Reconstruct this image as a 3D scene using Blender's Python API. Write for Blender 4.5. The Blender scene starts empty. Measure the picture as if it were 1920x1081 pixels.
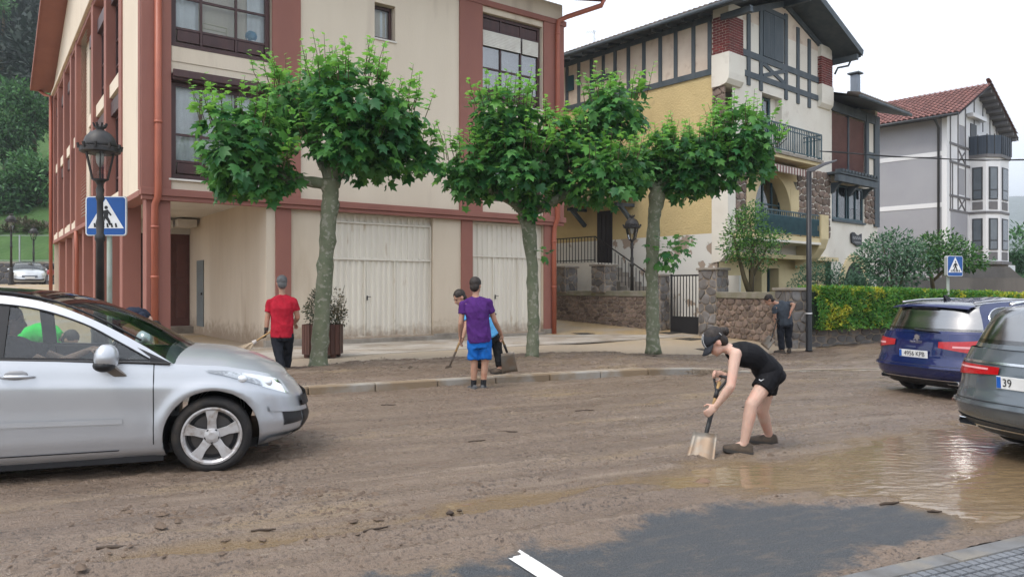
import bpy, bmesh, math, random
import numpy as np
from mathutils import Vector, Matrix
random.seed(7); RNG = np.random.default_rng(7)
R = math.radians
scene = bpy.context.scene
COL = scene.collection

# ------------------------------------------------------------------ camera
cam_d = bpy.data.cameras.new('camera'); cam = bpy.data.objects.new('camera', cam_d); COL.objects.link(cam)
cam_d.sensor_width = 36.0; cam_d.lens = 36.0*1390/1920
cam.location = (0, 0, 1.55); cam.rotation_euler = (R(90), 0, 0)
cam_d.clip_start = 0.05; cam_d.clip_end = 4000
scene.camera = cam

# ------------------------------------------------------------------ sky, sun, exposure (overcast)
SUN_EL, SUN_AZ = 60, 228           # azimuth clockwise from +Y: behind the camera, a little to the left
world = bpy.data.worlds.new('World'); scene.world = world; world.use_nodes = True
nt = world.node_tree; nt.nodes.clear()
def N(t, k, **kw):
    n = t.nodes.new(k)
    for a, b in kw.items(): setattr(n, a, b)
    return n
out = N(nt, 'ShaderNodeOutputWorld')
sky = N(nt, 'ShaderNodeTexSky', sky_type='NISHITA'); sky.sun_disc = False
sky.sun_elevation = R(SUN_EL); sky.sun_rotation = R(SUN_AZ); sky.air_density = 1.0; sky.dust_density = 4.0
b1 = N(nt, 'ShaderNodeBackground'); b1.inputs['Strength'].default_value = 0.05
nt.links.new(sky.outputs[0], b1.inputs['Color'])
tc = N(nt, 'ShaderNodeTexCoord'); mp = N(nt, 'ShaderNodeMapping'); mp.inputs['Scale'].default_value = (1, 1, 2.2)
nz = N(nt, 'ShaderNodeTexNoise'); nz.inputs['Scale'].default_value = 1.6; nz.inputs['Detail'].default_value = 4; nz.inputs['Roughness'].default_value = .45
rp = N(nt, 'ShaderNodeValToRGB'); rp.color_ramp.elements[0].position = .35; rp.color_ramp.elements[0].color = (.70, .77, .88, 1)
rp.color_ramp.elements[1].position = .62; rp.color_ramp.elements[1].color = (.93, .96, 1.0, 1)
b2 = N(nt, 'ShaderNodeBackground'); b2.inputs['Strength'].default_value = 1.0
ad = N(nt, 'ShaderNodeAddShader')
nt.links.new(tc.outputs['Generated'], mp.inputs[0]); nt.links.new(mp.outputs[0], nz.inputs['Vector'])
nt.links.new(nz.outputs['Fac'], rp.inputs[0]); nt.links.new(rp.outputs[0], b2.inputs['Color'])
nt.links.new(b1.outputs[0], ad.inputs[0]); nt.links.new(b2.outputs[0], ad.inputs[1]); nt.links.new(ad.outputs[0], out.inputs['Surface'])
sd = bpy.data.lights.new('sun', 'SUN'); sd.energy = 1.5; sd.angle = R(22); sd.color = (1, .96, .9)
so = bpy.data.objects.new('sun', sd); COL.objects.link(so)
dv = Vector((math.sin(R(SUN_AZ))*math.cos(R(SUN_EL)), math.cos(R(SUN_AZ))*math.cos(R(SUN_EL)), math.sin(R(SUN_EL))))
so.rotation_euler = dv.to_track_quat('Z', 'Y').to_euler()
vs = scene.view_settings; vs.view_transform = 'Standard'; vs.look = 'None'; vs.gamma = 1; vs.use_curve_mapping = False
vs.exposure = 0.66
cy = scene.cycles; cy.use_denoising = True; cy.max_bounces = 6; cy.diffuse_bounces = 3; cy.glossy_bounces = 3; cy.transparent_max_bounces = 12
cy.volume_bounces = 0; cy.caustics_reflective = False; cy.caustics_refractive = False

# ------------------------------------------------------------------ materials
MATS = {}
def mat(name, col, rough=.8, col2=None, scale=2.0, lo=.4, hi=.65, bump=0, bscale=60, metal=0, spec=.4, stretch=(1, 1, 1), col3=None, scale3=12, lo3=.55, hi3=.7, coat=0, bdist=.01, voro=0, obrand=0, sheen=0, splash=None):
    if name in MATS: return MATS[name]
    m = bpy.data.materials.new(name); m.use_nodes = True; t = m.node_tree; p = t.nodes['Principled BSDF']
    p.inputs['Roughness'].default_value = rough; p.inputs['Metallic'].default_value = metal
    p.inputs['Specular IOR Level'].default_value = spec
    if coat: p.inputs['Coat Weight'].default_value = coat; p.inputs['Coat Roughness'].default_value = .05
    if sheen: p.inputs['Sheen Weight'].default_value = sheen
    c2 = col2 or tuple(c*.82 for c in col)
    g = N(t, 'ShaderNodeNewGeometry'); mpn = N(t, 'ShaderNodeMapping'); mpn.inputs['Scale'].default_value = stretch
    t.links.new(g.outputs['Position'], mpn.inputs[0])
    n = N(t, 'ShaderNodeTexNoise'); n.inputs['Scale'].default_value = scale; n.inputs['Detail'].default_value = 6; n.inputs['Roughness'].default_value = .6
    t.links.new(mpn.outputs[0], n.inputs['Vector'])
    r = N(t, 'ShaderNodeMapRange'); r.inputs[1].default_value = lo; r.inputs[2].default_value = hi
    t.links.new(n.outputs['Fac'], r.inputs[0])
    mx = N(t, 'ShaderNodeMix', data_type='RGBA'); mx.inputs[6].default_value = (*col, 1); mx.inputs[7].default_value = (*c2, 1)
    t.links.new(r.outputs[0], mx.inputs[0]); last = mx.outputs[2]
    if col3:
        n3 = N(t, 'ShaderNodeTexNoise'); n3.inputs['Scale'].default_value = scale3; n3.inputs['Detail'].default_value = 5
        t.links.new(mpn.outputs[0], n3.inputs['Vector'])
        r3 = N(t, 'ShaderNodeMapRange'); r3.inputs[1].default_value = lo3; r3.inputs[2].default_value = hi3
        t.links.new(n3.outputs['Fac'], r3.inputs[0])
        m3 = N(t, 'ShaderNodeMix', data_type='RGBA'); m3.inputs[7].default_value = (*col3, 1)
        t.links.new(r3.outputs[0], m3.inputs[0]); t.links.new(last, m3.inputs[6]); last = m3.outputs[2]
    if splash:                                                   # mud thrown up against the foot of the wall
        z0, z1, sc_ = splash; sx = N(t, 'ShaderNodeSeparateXYZ'); t.links.new(g.outputs['Position'], sx.inputs[0])
        ns = N(t, 'ShaderNodeTexNoise'); ns.inputs['Scale'].default_value = 5; ns.inputs['Detail'].default_value = 6; ns.inputs['Roughness'].default_value = .7; t.links.new(g.outputs['Position'], ns.inputs['Vector'])
        rz_ = N(t, 'ShaderNodeMapRange'); rz_.inputs[1].default_value = z0; rz_.inputs[2].default_value = z1; rz_.inputs[3].default_value = .55; rz_.inputs[4].default_value = -.15; t.links.new(sx.outputs['Z'], rz_.inputs[0])
        a_ = N(t, 'ShaderNodeMath', operation='ADD'); t.links.new(rz_.outputs[0], a_.inputs[0]); t.links.new(ns.outputs['Fac'], a_.inputs[1])
        rf_ = N(t, 'ShaderNodeMapRange'); rf_.inputs[1].default_value = .55; rf_.inputs[2].default_value = .95; rf_.inputs[4].default_value = .75; t.links.new(a_.outputs[0], rf_.inputs[0])
        ms_ = N(t, 'ShaderNodeMix', data_type='RGBA'); ms_.inputs[7].default_value = (*sc_, 1); t.links.new(rf_.outputs[0], ms_.inputs[0]); t.links.new(last, ms_.inputs[6]); last = ms_.outputs[2]
    if obrand:
        oi = N(t, 'ShaderNodeObjectInfo'); ra = N(t, 'ShaderNodeMapRange'); ra.inputs[3].default_value = 1-obrand; ra.inputs[4].default_value = 1+obrand
        t.links.new(oi.outputs['Random'], ra.inputs[0])
        hs = N(t, 'ShaderNodeHueSaturation'); t.links.new(last, hs.inputs['Color']); t.links.new(ra.outputs[0], hs.inputs['Value']); last = hs.outputs[0]
    t.links.new(last, p.inputs['Base Color'])
    if bump:
        if voro:
            nb = N(t, 'ShaderNodeTexVoronoi'); nb.inputs['Scale'].default_value = bscale; o = nb.outputs['Distance']
        else:
            nb = N(t, 'ShaderNodeTexNoise'); nb.inputs['Scale'].default_value = bscale; nb.inputs['Detail'].default_value = 4; o = nb.outputs['Fac']
        t.links.new(mpn.outputs[0], nb.inputs['Vector'])
        bp = N(t, 'ShaderNodeBump'); bp.inputs['Strength'].default_value = bump; bp.inputs['Distance'].default_value = bdist
        t.links.new(o, bp.inputs['Height']); t.links.new(bp.outputs[0], p.inputs['Normal'])
    MATS[name] = m; return m

def glass_mat(name, tint=(.8, .9, .92), refl=.0, dark=0.0, rough=.02):
    if name in MATS: return MATS[name]
    m = bpy.data.materials.new(name); m.use_nodes = True; t = m.node_tree; t.nodes.clear()
    o = N(t, 'ShaderNodeOutputMaterial'); tr = N(t, 'ShaderNodeBsdfTransparent'); tr.inputs[0].default_value = (*[c*(1-dark) for c in tint], 1)
    gl = N(t, 'ShaderNodeBsdfGlossy'); gl.inputs['Roughness'].default_value = rough
    fr = N(t, 'ShaderNodeFresnel'); fr.inputs[0].default_value = 1.5
    a = N(t, 'ShaderNodeMath', operation='ADD'); a.inputs[1].default_value = refl; a.use_clamp = True
    mx = N(t, 'ShaderNodeMixShader')
    t.links.new(fr.outputs[0], a.inputs[0]); t.links.new(a.outputs[0], mx.inputs[0]); t.links.new(tr.outputs[0], mx.inputs[1]); t.links.new(gl.outputs[0], mx.inputs[2])
    t.links.new(mx.outputs[0], o.inputs[0]); MATS[name] = m; return m

def leaf_mat(name, dark, light, trans=.3, rough=.45):
    """leaf colour runs from dark to light by the per-leaf 'tint' attribute"""
    if name in MATS: return MATS[name]
    m = bpy.data.materials.new(name); m.use_nodes = True; t = m.node_tree; p = t.nodes['Principled BSDF']; o = t.nodes['Material Output']
    at = N(t, 'ShaderNodeAttribute', attribute_name='tint')
    mx = N(t, 'ShaderNodeMix', data_type='RGBA'); mx.inputs[6].default_value = (*dark, 1); mx.inputs[7].default_value = (*light, 1)
    t.links.new(at.outputs['Fac'], mx.inputs[0])
    t.links.new(mx.outputs[2], p.inputs['Base Color']); p.inputs['Roughness'].default_value = rough; p.inputs['Specular IOR Level'].default_value = .35
    tl = N(t, 'ShaderNodeBsdfTranslucent'); hs = N(t, 'ShaderNodeHueSaturation'); hs.inputs['Hue'].default_value = .48; hs.inputs['Value'].default_value = 1.4
    t.links.new(mx.outputs[2], hs.inputs['Color']); t.links.new(hs.outputs[0], tl.inputs[0])
    ms = N(t, 'ShaderNodeMixShader'); ms.inputs[0].default_value = trans
    t.links.new(p.outputs[0], ms.inputs[1]); t.links.new(tl.outputs[0], ms.inputs[2]); t.links.new(ms.outputs[0], o.inputs[0])
    MATS[name] = m; return m

# ------------------------------------------------------------------ mesh helpers
class MB:
    def __init__(s): s.v = []; s.f = []; s.m = []
    def add(s, vs, fs, mi=0):
        b = len(s.v); s.v += [tuple(v) for v in vs]; s.f += [tuple(i+b for i in f) for f in fs]; s.m += [mi]*len(fs); return s
    def box(s, x0, x1, y0, y1, z0, z1, mi=0, M=None):
        vs = [(x, y, z) for z in (z0, z1) for y in (y0, y1) for x in (x0, x1)]
        if M: vs = [M @ Vector(v) for v in vs]
        return s.add(vs, [(0, 2, 3, 1), (4, 5, 7, 6), (0, 1, 5, 4), (2, 6, 7, 3), (0, 4, 6, 2), (1, 3, 7, 5)], mi)
    def bar(s, a, b, w, h, up=(0, 0, 1), mi=0):
        """box of section w x h along a->b"""
        a = Vector(a); b = Vector(b); d = (b-a).normalized(); u = Vector(up)
        if abs(d.dot(u)) > .98: u = Vector((1, 0, 0))
        l = d.cross(u).normalized()*w/2; k = l.cross(d).normalized()*h/2
        vs = [a-l-k, a+l-k, a+l+k, a-l+k, b-l-k, b+l-k, b+l+k, b-l+k]
        return s.add(vs, [(0, 1, 2, 3), (7, 6, 5, 4), (0, 4, 5, 1), (1, 5, 6, 2), (2, 6, 7, 3), (3, 7, 4, 0)], mi)
    def prism(s, poly, y0, y1, mi=0, plane='xz'):
        n = len(poly)
        if plane == 'xz': a = [(p[0], y0, p[1]) for p in poly]; b = [(p[0], y1, p[1]) for p in poly]
        elif plane == 'yz': a = [(y0, p[0], p[1]) for p in poly]; b = [(y1, p[0], p[1]) for p in poly]
        else: a = [(p[0], p[1], y0) for p in poly]; b = [(p[0], p[1], y1) for p in poly]
        fs = [tuple(range(n))[::-1], tuple(range(n, 2*n))]+[(i, (i+1) % n, n+(i+1) % n, n+i) for i in range(n)]
        return s.add(a+b, fs, mi)
    def tube(s, pts, rad, n=8, cap=True, mi=0, closed=False):
        pts = [Vector(p) for p in pts]; k = len(pts); rad = rad if hasattr(rad, '__len__') else [rad]*k
        vs = []; prev = None
        for i, p in enumerate(pts):
            d = (pts[min(i+1, k-1)]-pts[max(i-1, 0)])
            d = d.normalized() if d.length > 1e-9 else Vector((0, 0, 1))
            if prev is None:
                u = Vector((0, 0, 1)) if abs(d.z) < .9 else Vector((1, 0, 0)); a = d.cross(u).normalized()
            else:
                a = (prev-d*prev.dot(d)); a = a.normalized() if a.length > 1e-6 else d.orthogonal().normalized()
            prev = a; b = d.cross(a)
            for j in range(n):
                t = 2*math.pi*j/n; vs.append(p+(a*math.cos(t)+b*math.sin(t))*rad[i])
        fs = [(i*n+j, i*n+(j+1) % n, (i+1)*n+(j+1) % n, (i+1)*n+j) for i in range(k-1) for j in range(n)]
        if cap: fs += [tuple(range(n))[::-1], tuple((k-1)*n+j for j in range(n))]
        return s.add(vs, fs, mi)
    def rings(s, rings, cap=True, mi=0):
        """rings: list of equal-length closed point loops"""
        n = len(rings[0]); vs = [v for r in rings for v in r]; k = len(rings)
        fs = [(i*n+j, i*n+(j+1) % n, (i+1)*n+(j+1) % n, (i+1)*n+j) for i in range(k-1) for j in range(n)]
        if cap: fs += [tuple(range(n))[::-1], tuple((k-1)*n+j for j in range(n))]
        return s.add(vs, fs, mi)
    def lathe(s, prof, n=12, c=(0, 0, 0), mi=0, axis='z'):
        rs = []
        for r, z in prof:
            ring = []
            for j in range(n):
                t = 2*math.pi*j/n; a, b = r*math.cos(t), r*math.sin(t)
                ring.append((c[0]+a, c[1]+b, c[2]+z) if axis == 'z' else (c[0]+a, c[1]+z, c[2]-b) if axis == 'y' else (c[0]+z, c[1]+a, c[2]+b))
            rs.append(ring)
        return s.rings(rs, True, mi)
    def ell(s, c, r, n=12, k=8, M=None, mi=0):
        rs = []
        for i in range(1, k):
            ph = math.pi*i/k
            rs.append([Vector((r[0]*math.sin(ph)*math.cos(2*math.pi*j/n), r[1]*math.sin(ph)*math.sin(2*math.pi*j/n), -r[2]*math.cos(ph))) for j in range(n)])
        if M: rs = [[M @ v for v in q] for q in rs]
        rs = [[v+Vector(c) for v in q] for q in rs]
        return s.rings(rs, True, mi)
    def grid(s, P, mi=0, flip=False):
        """P[i][j] points"""
        a, b = len(P), len(P[0]); vs = [p for r in P for p in r]
        fs = [(i*b+j, i*b+j+1, (i+1)*b+j+1, (i+1)*b+j) for i in range(a-1) for j in range(b-1)]
        if flip: fs = [f[::-1] for f in fs]
        return s.add(vs, fs, mi)
    def mesh(s, name, smooth=False):
        me = bpy.data.meshes.new(name); me.from_pydata(s.v, [], s.f)
        if smooth: me.polygons.foreach_set('use_smooth', [True]*len(me.polygons))
        if any(s.m): me.polygons.foreach_set('material_index', s.m)
        me.update(); return me
    def build(s, name, m, parent=None, smooth=False, bevel=0, **tagkw):
        me = s.mesh(name, smooth)
        for x in (m if isinstance(m, (list, tuple)) else [m]): me.materials.append(x)
        o = bpy.data.objects.new(name, me); COL.objects.link(o)
        if parent: o.parent = parent
        if bevel:
            b = o.modifiers.new('bevel', 'BEVEL'); b.width = bevel; b.segments = 2; b.limit_method = 'ANGLE'; b.angle_limit = R(40)
        if tagkw: tag(o, **tagkw)
        return o
def link_mesh(name, me, m, parent=None, **tagkw):
    if m and not len(me.materials): me.materials.append(m)
    o = bpy.data.objects.new(name, me); COL.objects.link(o)
    if parent: o.parent = parent
    if tagkw: tag(o, **tagkw)
    return o
def np_mesh(name, V, F, smooth=False, tint=None):
    """V (n,3), F (m,k) numpy"""
    me = bpy.data.meshes.new(name); n, (mm, k) = len(V), F.shape
    me.vertices.add(n); me.vertices.foreach_set('co', np.ascontiguousarray(V, np.float32).ravel())
    me.loops.add(mm*k); me.loops.foreach_set('vertex_index', np.ascontiguousarray(F, np.int32).ravel())
    me.polygons.add(mm); me.polygons.foreach_set('loop_start', np.arange(0, mm*k, k, dtype=np.int32)); me.polygons.foreach_set('loop_total', np.full(mm, k, np.int32))
    if smooth: me.polygons.foreach_set('use_smooth', np.ones(mm, bool))
    if tint is not None:
        a = me.attributes.new('tint', 'FLOAT', 'POINT'); a.data.foreach_set('value', np.ascontiguousarray(tint, np.float32))
    me.update(calc_edges=True); return me
def tag(o, label=None, cat=None, group=None, kind=None):
    if label: o['label'] = label
    if cat: o['category'] = cat
    if group: o['group'] = group
    if kind: o['kind'] = kind
    return o
def empty(name, loc=(0, 0, 0), th=None, **kw):
    """Empty whose x axis points th degrees clockwise from +Y"""
    o = bpy.data.objects.new(name, None); COL.objects.link(o); o.location = loc; o.empty_display_size = .1
    if th is not None: o.rotation_euler = (0, 0, R(90-th))
    if kw: tag(o, **kw)
    return o
def copy_tree(o, parent=None):
    c = o.copy(); COL.objects.link(c)
    if parent: c.parent = parent
    for ch in list(o.children): copy_tree(ch, c)
    return c
# lattice noise for relief
_LAT = RNG.random((256, 256))
def vnoise(x, y):
    xi = np.floor(x).astype(int); yi = np.floor(y).astype(int); fx = x-xi; fy = y-yi
    fx = fx*fx*(3-2*fx); fy = fy*fy*(3-2*fy)
    a = _LAT[xi % 256, yi % 256]; b = _LAT[(xi+1) % 256, yi % 256]; c = _LAT[xi % 256, (yi+1) % 256]; d = _LAT[(xi+1) % 256, (yi+1) % 256]
    return (a*(1-fx)+b*fx)*(1-fy)+(c*(1-fx)+d*fx)*fy
def fbm(x, y, o=4, g=.5):
    s = 0; a = 1; t = 0
    for i in range(o): s = s+a*vnoise(x*2**i+17.3*i, y*2**i+9.1*i); t += a; a *= g
    return s/t
def sstep(a, b, x): t = np.clip((x-a)/(b-a), 0, 1); return t*t*(3-2*t)

# ================================================================== THE GROUND
ES = np.array((.9085, .4179)); ET = np.array((.4179, -.9085)); RO = np.array((0., 12.))   # along the road, across it towards the camera
def st2xy(s, t): return RO[0]+s*ES[0]+t*ET[0], RO[1]+s*ES[1]+t*ET[1]
def xy2st(x, y): dx, dy = x-RO[0], y-RO[1]; return dx*ES[0]+dy*ES[1], dx*ET[0]+dy*ET[1]
def poly_dist(px, py, poly):
    """signed distance, positive inside"""
    d = np.full(px.shape, 1e9); ins = np.zeros(px.shape, bool); n = len(poly)
    for i in range(n):
        (x0, y0), (x1, y1) = poly[i], poly[(i+1) % n]; ex, ey = x1-x0, y1-y0
        t = np.clip(((px-x0)*ex+(py-y0)*ey)/(ex*ex+ey*ey+1e-12), 0, 1)
        d = np.minimum(d, np.hypot(px-x0-t*ex, py-y0-t*ey))
        c = ((y0 > py) != (y1 > py)) & (px < (x1-x0)*(py-y0)/(y1-y0+1e-12)+x0); ins ^= c
    return np.where(ins, d, -d)
ASPH = [(-1.31, 3.78), (-.66, 4.18), (-.09, 4.35), (.13, 4.4), (.4, 4.58), (.59, 4.84), (.98, 5.07), (1.57, 5.32), (2.17, 5.39), (2.68, 5.32), (3.0, 5.07), (2.87, 4.84), (2.6, 4.63), (2.26, 4.35), (1.99, 4.07), (1.55, 3.71)]
STREAM = [(1.03, 6.25), (1.56, 6.57), (2.34, 6.78), (3.05, 7.31), (3.91, 7.98), (4.96, 8.62), (7.09, 10.26), (9.3, 11.34), (5.4, 4.68), (3.35, 4.84), (2.97, 4.68), (2.93, 4.84), (2.98, 5.11), (2.7, 5.36), (2.33, 5.39), (1.79, 5.41), (1.29, 5.6), (.95, 5.75)]
STREAK = [(-2.3, 4.22), (-1.6, 4.62), (-.95, 4.92), (-.25, 5.42), (.55, 5.85), (1.05, 6.25), (1.05, 5.8), (.5, 5.45), (-.2, 5.05), (-.9, 4.52), (-1.5, 4.3), (-2.2, 4.02)]
def dip(s): return -.03*np.maximum(s-2.4, 0)*(s < 9)-.198*(s >= 9)
def relief(X, Y):
    s, t = xy2st(X, Y)
    wob = fbm(X*1.5, Y*1.5, 3)-.5
    asph = sstep(-.1, .18, poly_dist(X, Y, ASPH)+wob*.5+(fbm(X*9, Y*9, 3)-.5)*.22)
    strm = sstep(-.12, .32, poly_dist(X, Y, STREAM)+wob*.55+(fbm(s*2.5, t*8, 4)-.5)*.42)
    strk = sstep(-.02, .12, poly_dist(X, Y, STREAK)+wob*.25+(fbm(s*2, t*9, 3)-.5)*.2)
    mud = 1-asph
    rut = np.zeros_like(X)
    for c, w, a in ((6.05, .09, .020), (6.35, .05, .024), (6.55, .10, -.012), (6.78, .05, .020), (4.3, .14, .010), (4.75, .07, .012), (5.1, .18, .010), (2.9, .2, .008), (1.7, .16, .008), (7.05, .045, .018), (7.2, .09, -.010), (5.6, .05, .016), (5.75, .08, -.009)):
        cc = c+.12*(vnoise(s*.35+c*7, t*0+c)-.5)
        rut += a*np.exp(-((t-cc)/w)**2)*(.4+1.1*vnoise(s*1.3+c*5, t*0+2.))
    lum = .010*(fbm(s*1.0, t*2.4, 4)-.5)
    ridge = .018*(1-np.abs(2*fbm(s*1.3+3, t*7+1, 4)-1))**7
    gran = .032*(fbm(s*15, t*22, 3, .65)-.45)*sstep(.42, .62, fbm(s*.7+4, t*1.2, 3)+.05)
    crumb = .06*np.maximum(fbm(s*17+9, t*24, 2)-.60, 0)*(.3+fbm(s*.9, t*.9+4, 2))
    z = .016+mud*(lum+rut+ridge+gran+crumb)
    z = z-.03*asph*1.0+.013*asph
    flat = np.maximum(strm, strk*.75)
    z = z*(1-flat)+flat*(-.002+.010*(fbm(s*1.1+8, t*4+3, 4)-.46)*(1-.3*strm))
    return z+dip(s), asph, strm, strk
def nonuni(a, b, fine0, fine1, df, dc):
    x = [a]
    while x[-1] < b:
        d = 0 if fine0 <= x[-1] <= fine1 else min(abs(x[-1]-fine0), abs(x[-1]-fine1))
        x.append(x[-1]+min(dc, df+d*.03))
    return np.array(x)
sv = nonuni(-34, 40, -5.5, 5.5, .02, 1.0)
tv = np.concatenate([np.linspace(-.02, 3, 70)[:-1], np.linspace(3, 5, 75)[:-1], np.linspace(5, 8.06, 175)])
S, T = np.meshgrid(sv, tv); X, Y = st2xy(S, T); Z, AS, SM, SK = relief(X, Y)
nr, nc = S.shape
idx = np.arange(nr*nc).reshape(nr, nc)
F = np.stack([idx[:-1, :-1], idx[1:, :-1], idx[1:, 1:], idx[:-1, 1:]], -1).reshape(-1, 4)
rm = np_mesh('road', np.stack([X, Y, Z], -1).reshape(-1, 3), F, True)
for nm, A in (('asphalt', AS), ('wet', np.maximum(SM, SK))):
    a = rm.attributes.new(nm, 'FLOAT', 'POINT'); a.data.foreach_set('value', np.ascontiguousarray(A, np.float32).ravel())
def mud_material(name, use_attr):
    m = bpy.data.materials.new(name); m.use_nodes = True; t = m.node_tree; p = t.nodes['Principled BSDF']; L = t.links.new
    g = N(t, 'ShaderNodeNewGeometry'); rot = N(t, 'ShaderNodeMapping'); rot.inputs['Rotation'].default_value = (0, 0, -R(24.7)); L(g.outputs['Position'], rot.inputs[0])
    st = N(t, 'ShaderNodeMapping'); st.inputs['Scale'].default_value = (.6, 1.9, 1); L(rot.outputs[0], st.inputs[0])
    def noise(sc, det, v, ro=.55):
        n = N(t, 'ShaderNodeTexNoise'); n.inputs['Scale'].default_value = sc; n.inputs['Detail'].default_value = det; n.inputs['Roughness'].default_value = ro; L(v, n.inputs['Vector']); return n.outputs['Fac']
    def rng(x, a, b, c=0, d=1):
        n = N(t, 'ShaderNodeMapRange'); n.inputs[1].default_value = a; n.inputs[2].default_value = b; n.inputs[3].default_value = c; n.inputs[4].default_value = d; L(x, n.inputs[0]); return n.outputs[0]
    def mix(f, a, b):
        n = N(t, 'ShaderNodeMix', data_type='RGBA'); L(f, n.inputs[0])
        for i, q in ((6, a), (7, b)):
            if isinstance(q, tuple): n.inputs[i].default_value = (*q, 1)
            else: L(q, n.inputs[i])
        return n.outputs[2]
    lg = N(t, 'ShaderNodeMapping'); lg.inputs['Scale'].default_value = (.07, 2.6, 1); L(rot.outputs[0], lg.inputs[0])
    big = rng(noise(.8, 3, st.outputs[0]), .36, .64)
    col = mix(big, (.168, .120, .086), (.210, .155, .114))
    trk = rng(noise(1.1, 4, lg.outputs[0], .5), .48, .66, 0, .55); col = mix(trk, col, (.128, .092, .068)); trk2 = rng(noise(1.6, 5, lg.outputs[0], .6), .60, .70, 0, .6); col = mix(trk2, col, (.29, .225, .17))
    och = rng(noise(.8, 5, st.outputs[0], .6), .56, .68); col = mix(och, col, (.225, .160, .095))
    gm = rng(noise(1.3, 4, st.outputs[0]), .34, .56)
    sp0 = rng(noise(36, 4, rot.outputs[0], .75), .53, .59); spm = N(t, 'ShaderNodeMath', operation='MULTIPLY'); L(sp0, spm.inputs[0]); L(gm, spm.inputs[1]); col = mix(spm.outputs[0], col, (.066, .047, .035))  # dark speckles colour in the shade and wet of small mud pits
    sp = rng(noise(15, 5, rot.outputs[0], .75), .66, .72); col = mix(sp, col, (.070, .050, .038))
    pale = rng(noise(4, 6, lg.outputs[0], .7), .62, .72, 0, .7); col = mix(pale, col, (.33, .265, .20))
    rough = rng(noise(2.2, 5, st.outputs[0]), .35, .65, .20, .52)
    bn = noise(48, 4, rot.outputs[0], .7); bn2 = rng(noise(7, 3, lg.outputs[0], .5), 0, 1, 0, .5)
    bm = N(t, 'ShaderNodeMath', operation='ADD'); L(bn, bm.inputs[0]); L(bn2, bm.inputs[1])
    bp = N(t, 'ShaderNodeBump'); bp.inputs['Strength'].default_value = 1.0; bp.inputs['Distance'].default_value = .022; L(bm.outputs[0], bp.inputs['Height'])
    L(bp.outputs[0], p.inputs['Normal'])
    if use_attr:
        a = N(t, 'ShaderNodeAttribute', attribute_name='asphalt'); 
        an = N(t, 'ShaderNodeMath', operation='ADD'); L(a.outputs['Fac'], an.inputs[0]); L(rng(noise(38, 4, rot.outputs[0], .7), .3, .7, -.22, .22), an.inputs[1])
        an2 = N(t, 'ShaderNodeMath', operation='ADD'); L(an.outputs[0], an2.inputs[0]); L(rng(noise(3.5, 5, rot.outputs[0], .6), .3, .7, .25, -.3), an2.inputs[1])
        af = rng(an2.outputs[0], .25, .85)
        ac = mix(rng(noise(160, 2, rot.outputs[0]), .45, .62), (.032, .036, .041), (.092, .098, .104))
        film = rng(noise(6, 6, st.outputs[0], .7), .52, .72, 0, .5); ac = mix(film, ac, (.16, .125, .095))
        col = mix(af, col, ac)
        w = N(t, 'ShaderNodeAttribute', attribute_name='wet'); col2 = mix(w.outputs['Fac'], col, (.185, .125, .065))
        L(col2, p.inputs['Base Color'])
        rm1 = N(t, 'ShaderNodeMix', data_type='FLOAT'); L(af, rm1.inputs[0]); L(rough, rm1.inputs[2]); rm1.inputs[3].default_value = .6
        rm2 = N(t, 'ShaderNodeMix', data_type='FLOAT'); L(w.outputs['Fac'], rm2.inputs[0]); L(rm1.outputs[0], rm2.inputs[2]); rm2.inputs[3].default_value = .18
        L(rm2.outputs[0], p.inputs['Roughness'])
    else:
        L(col, p.inputs['Base Color']); L(rough, p.inputs['Roughness'])
    p.inputs['Specular IOR Level'].default_value = .5
    MATS[name] = m; return m
M_MUD = mud_material('road mud', True); M_MUD2 = mud_material('pavement mud', False)
road = link_mesh('road', rm, M_MUD, label='asphalt street under a layer of wet brown mud', cat='road', kind='structure')

# muddy run-off water: a level sheet that shows wherever the mud dips below it
wx = np.linspace(-2.2, 8.5, 420); wy = np.linspace(4.1, 11.2, 330)
X, Y = np.meshgrid(wx, wy); Zr, _, SM, SK = relief(X, Y); s, t = xy2st(X, Y)
near = np.maximum(SM, SK)
Zw = .0045*near-.02*(1-near)+near*(.0034*(fbm(s*3.2+2, t*9, 3)-.5)+.0018*np.sin(t*38+5*fbm(s*1.7, t*2)*6.28)*sstep(.42, .6, fbm(s*.9, t*1.4, 3)))
Zw = Zw+dip(s)
keep = (near > .03)
nr, nc = X.shape; idx = np.arange(nr*nc).reshape(nr, nc)
F = np.stack([idx[:-1, :-1], idx[:-1, 1:], idx[1:, 1:], idx[1:, :-1]], -1).reshape(-1, 4)
F = F[keep.reshape(-1)[F].any(1)]
used = np.unique(F); remap = np.full(nr*nc, -1); remap[used] = np.arange(len(used))
V = np.stack([X, Y, Zw], -1).reshape(-1, 3)[used]
wm = np_mesh('water', V, remap[F], True)
m = mat('muddy water', (.200, .140, .078), rough=.07, col2=(.165, .116, .070), scale=1.3, spec=.7, bump=.35, bscale=9, bdist=.02, stretch=(.6, 1.5, 1))
link_mesh('water', wm, m, label='shallow brown run-off water flowing over the muddy street', cat='water', kind='structure')

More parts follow.
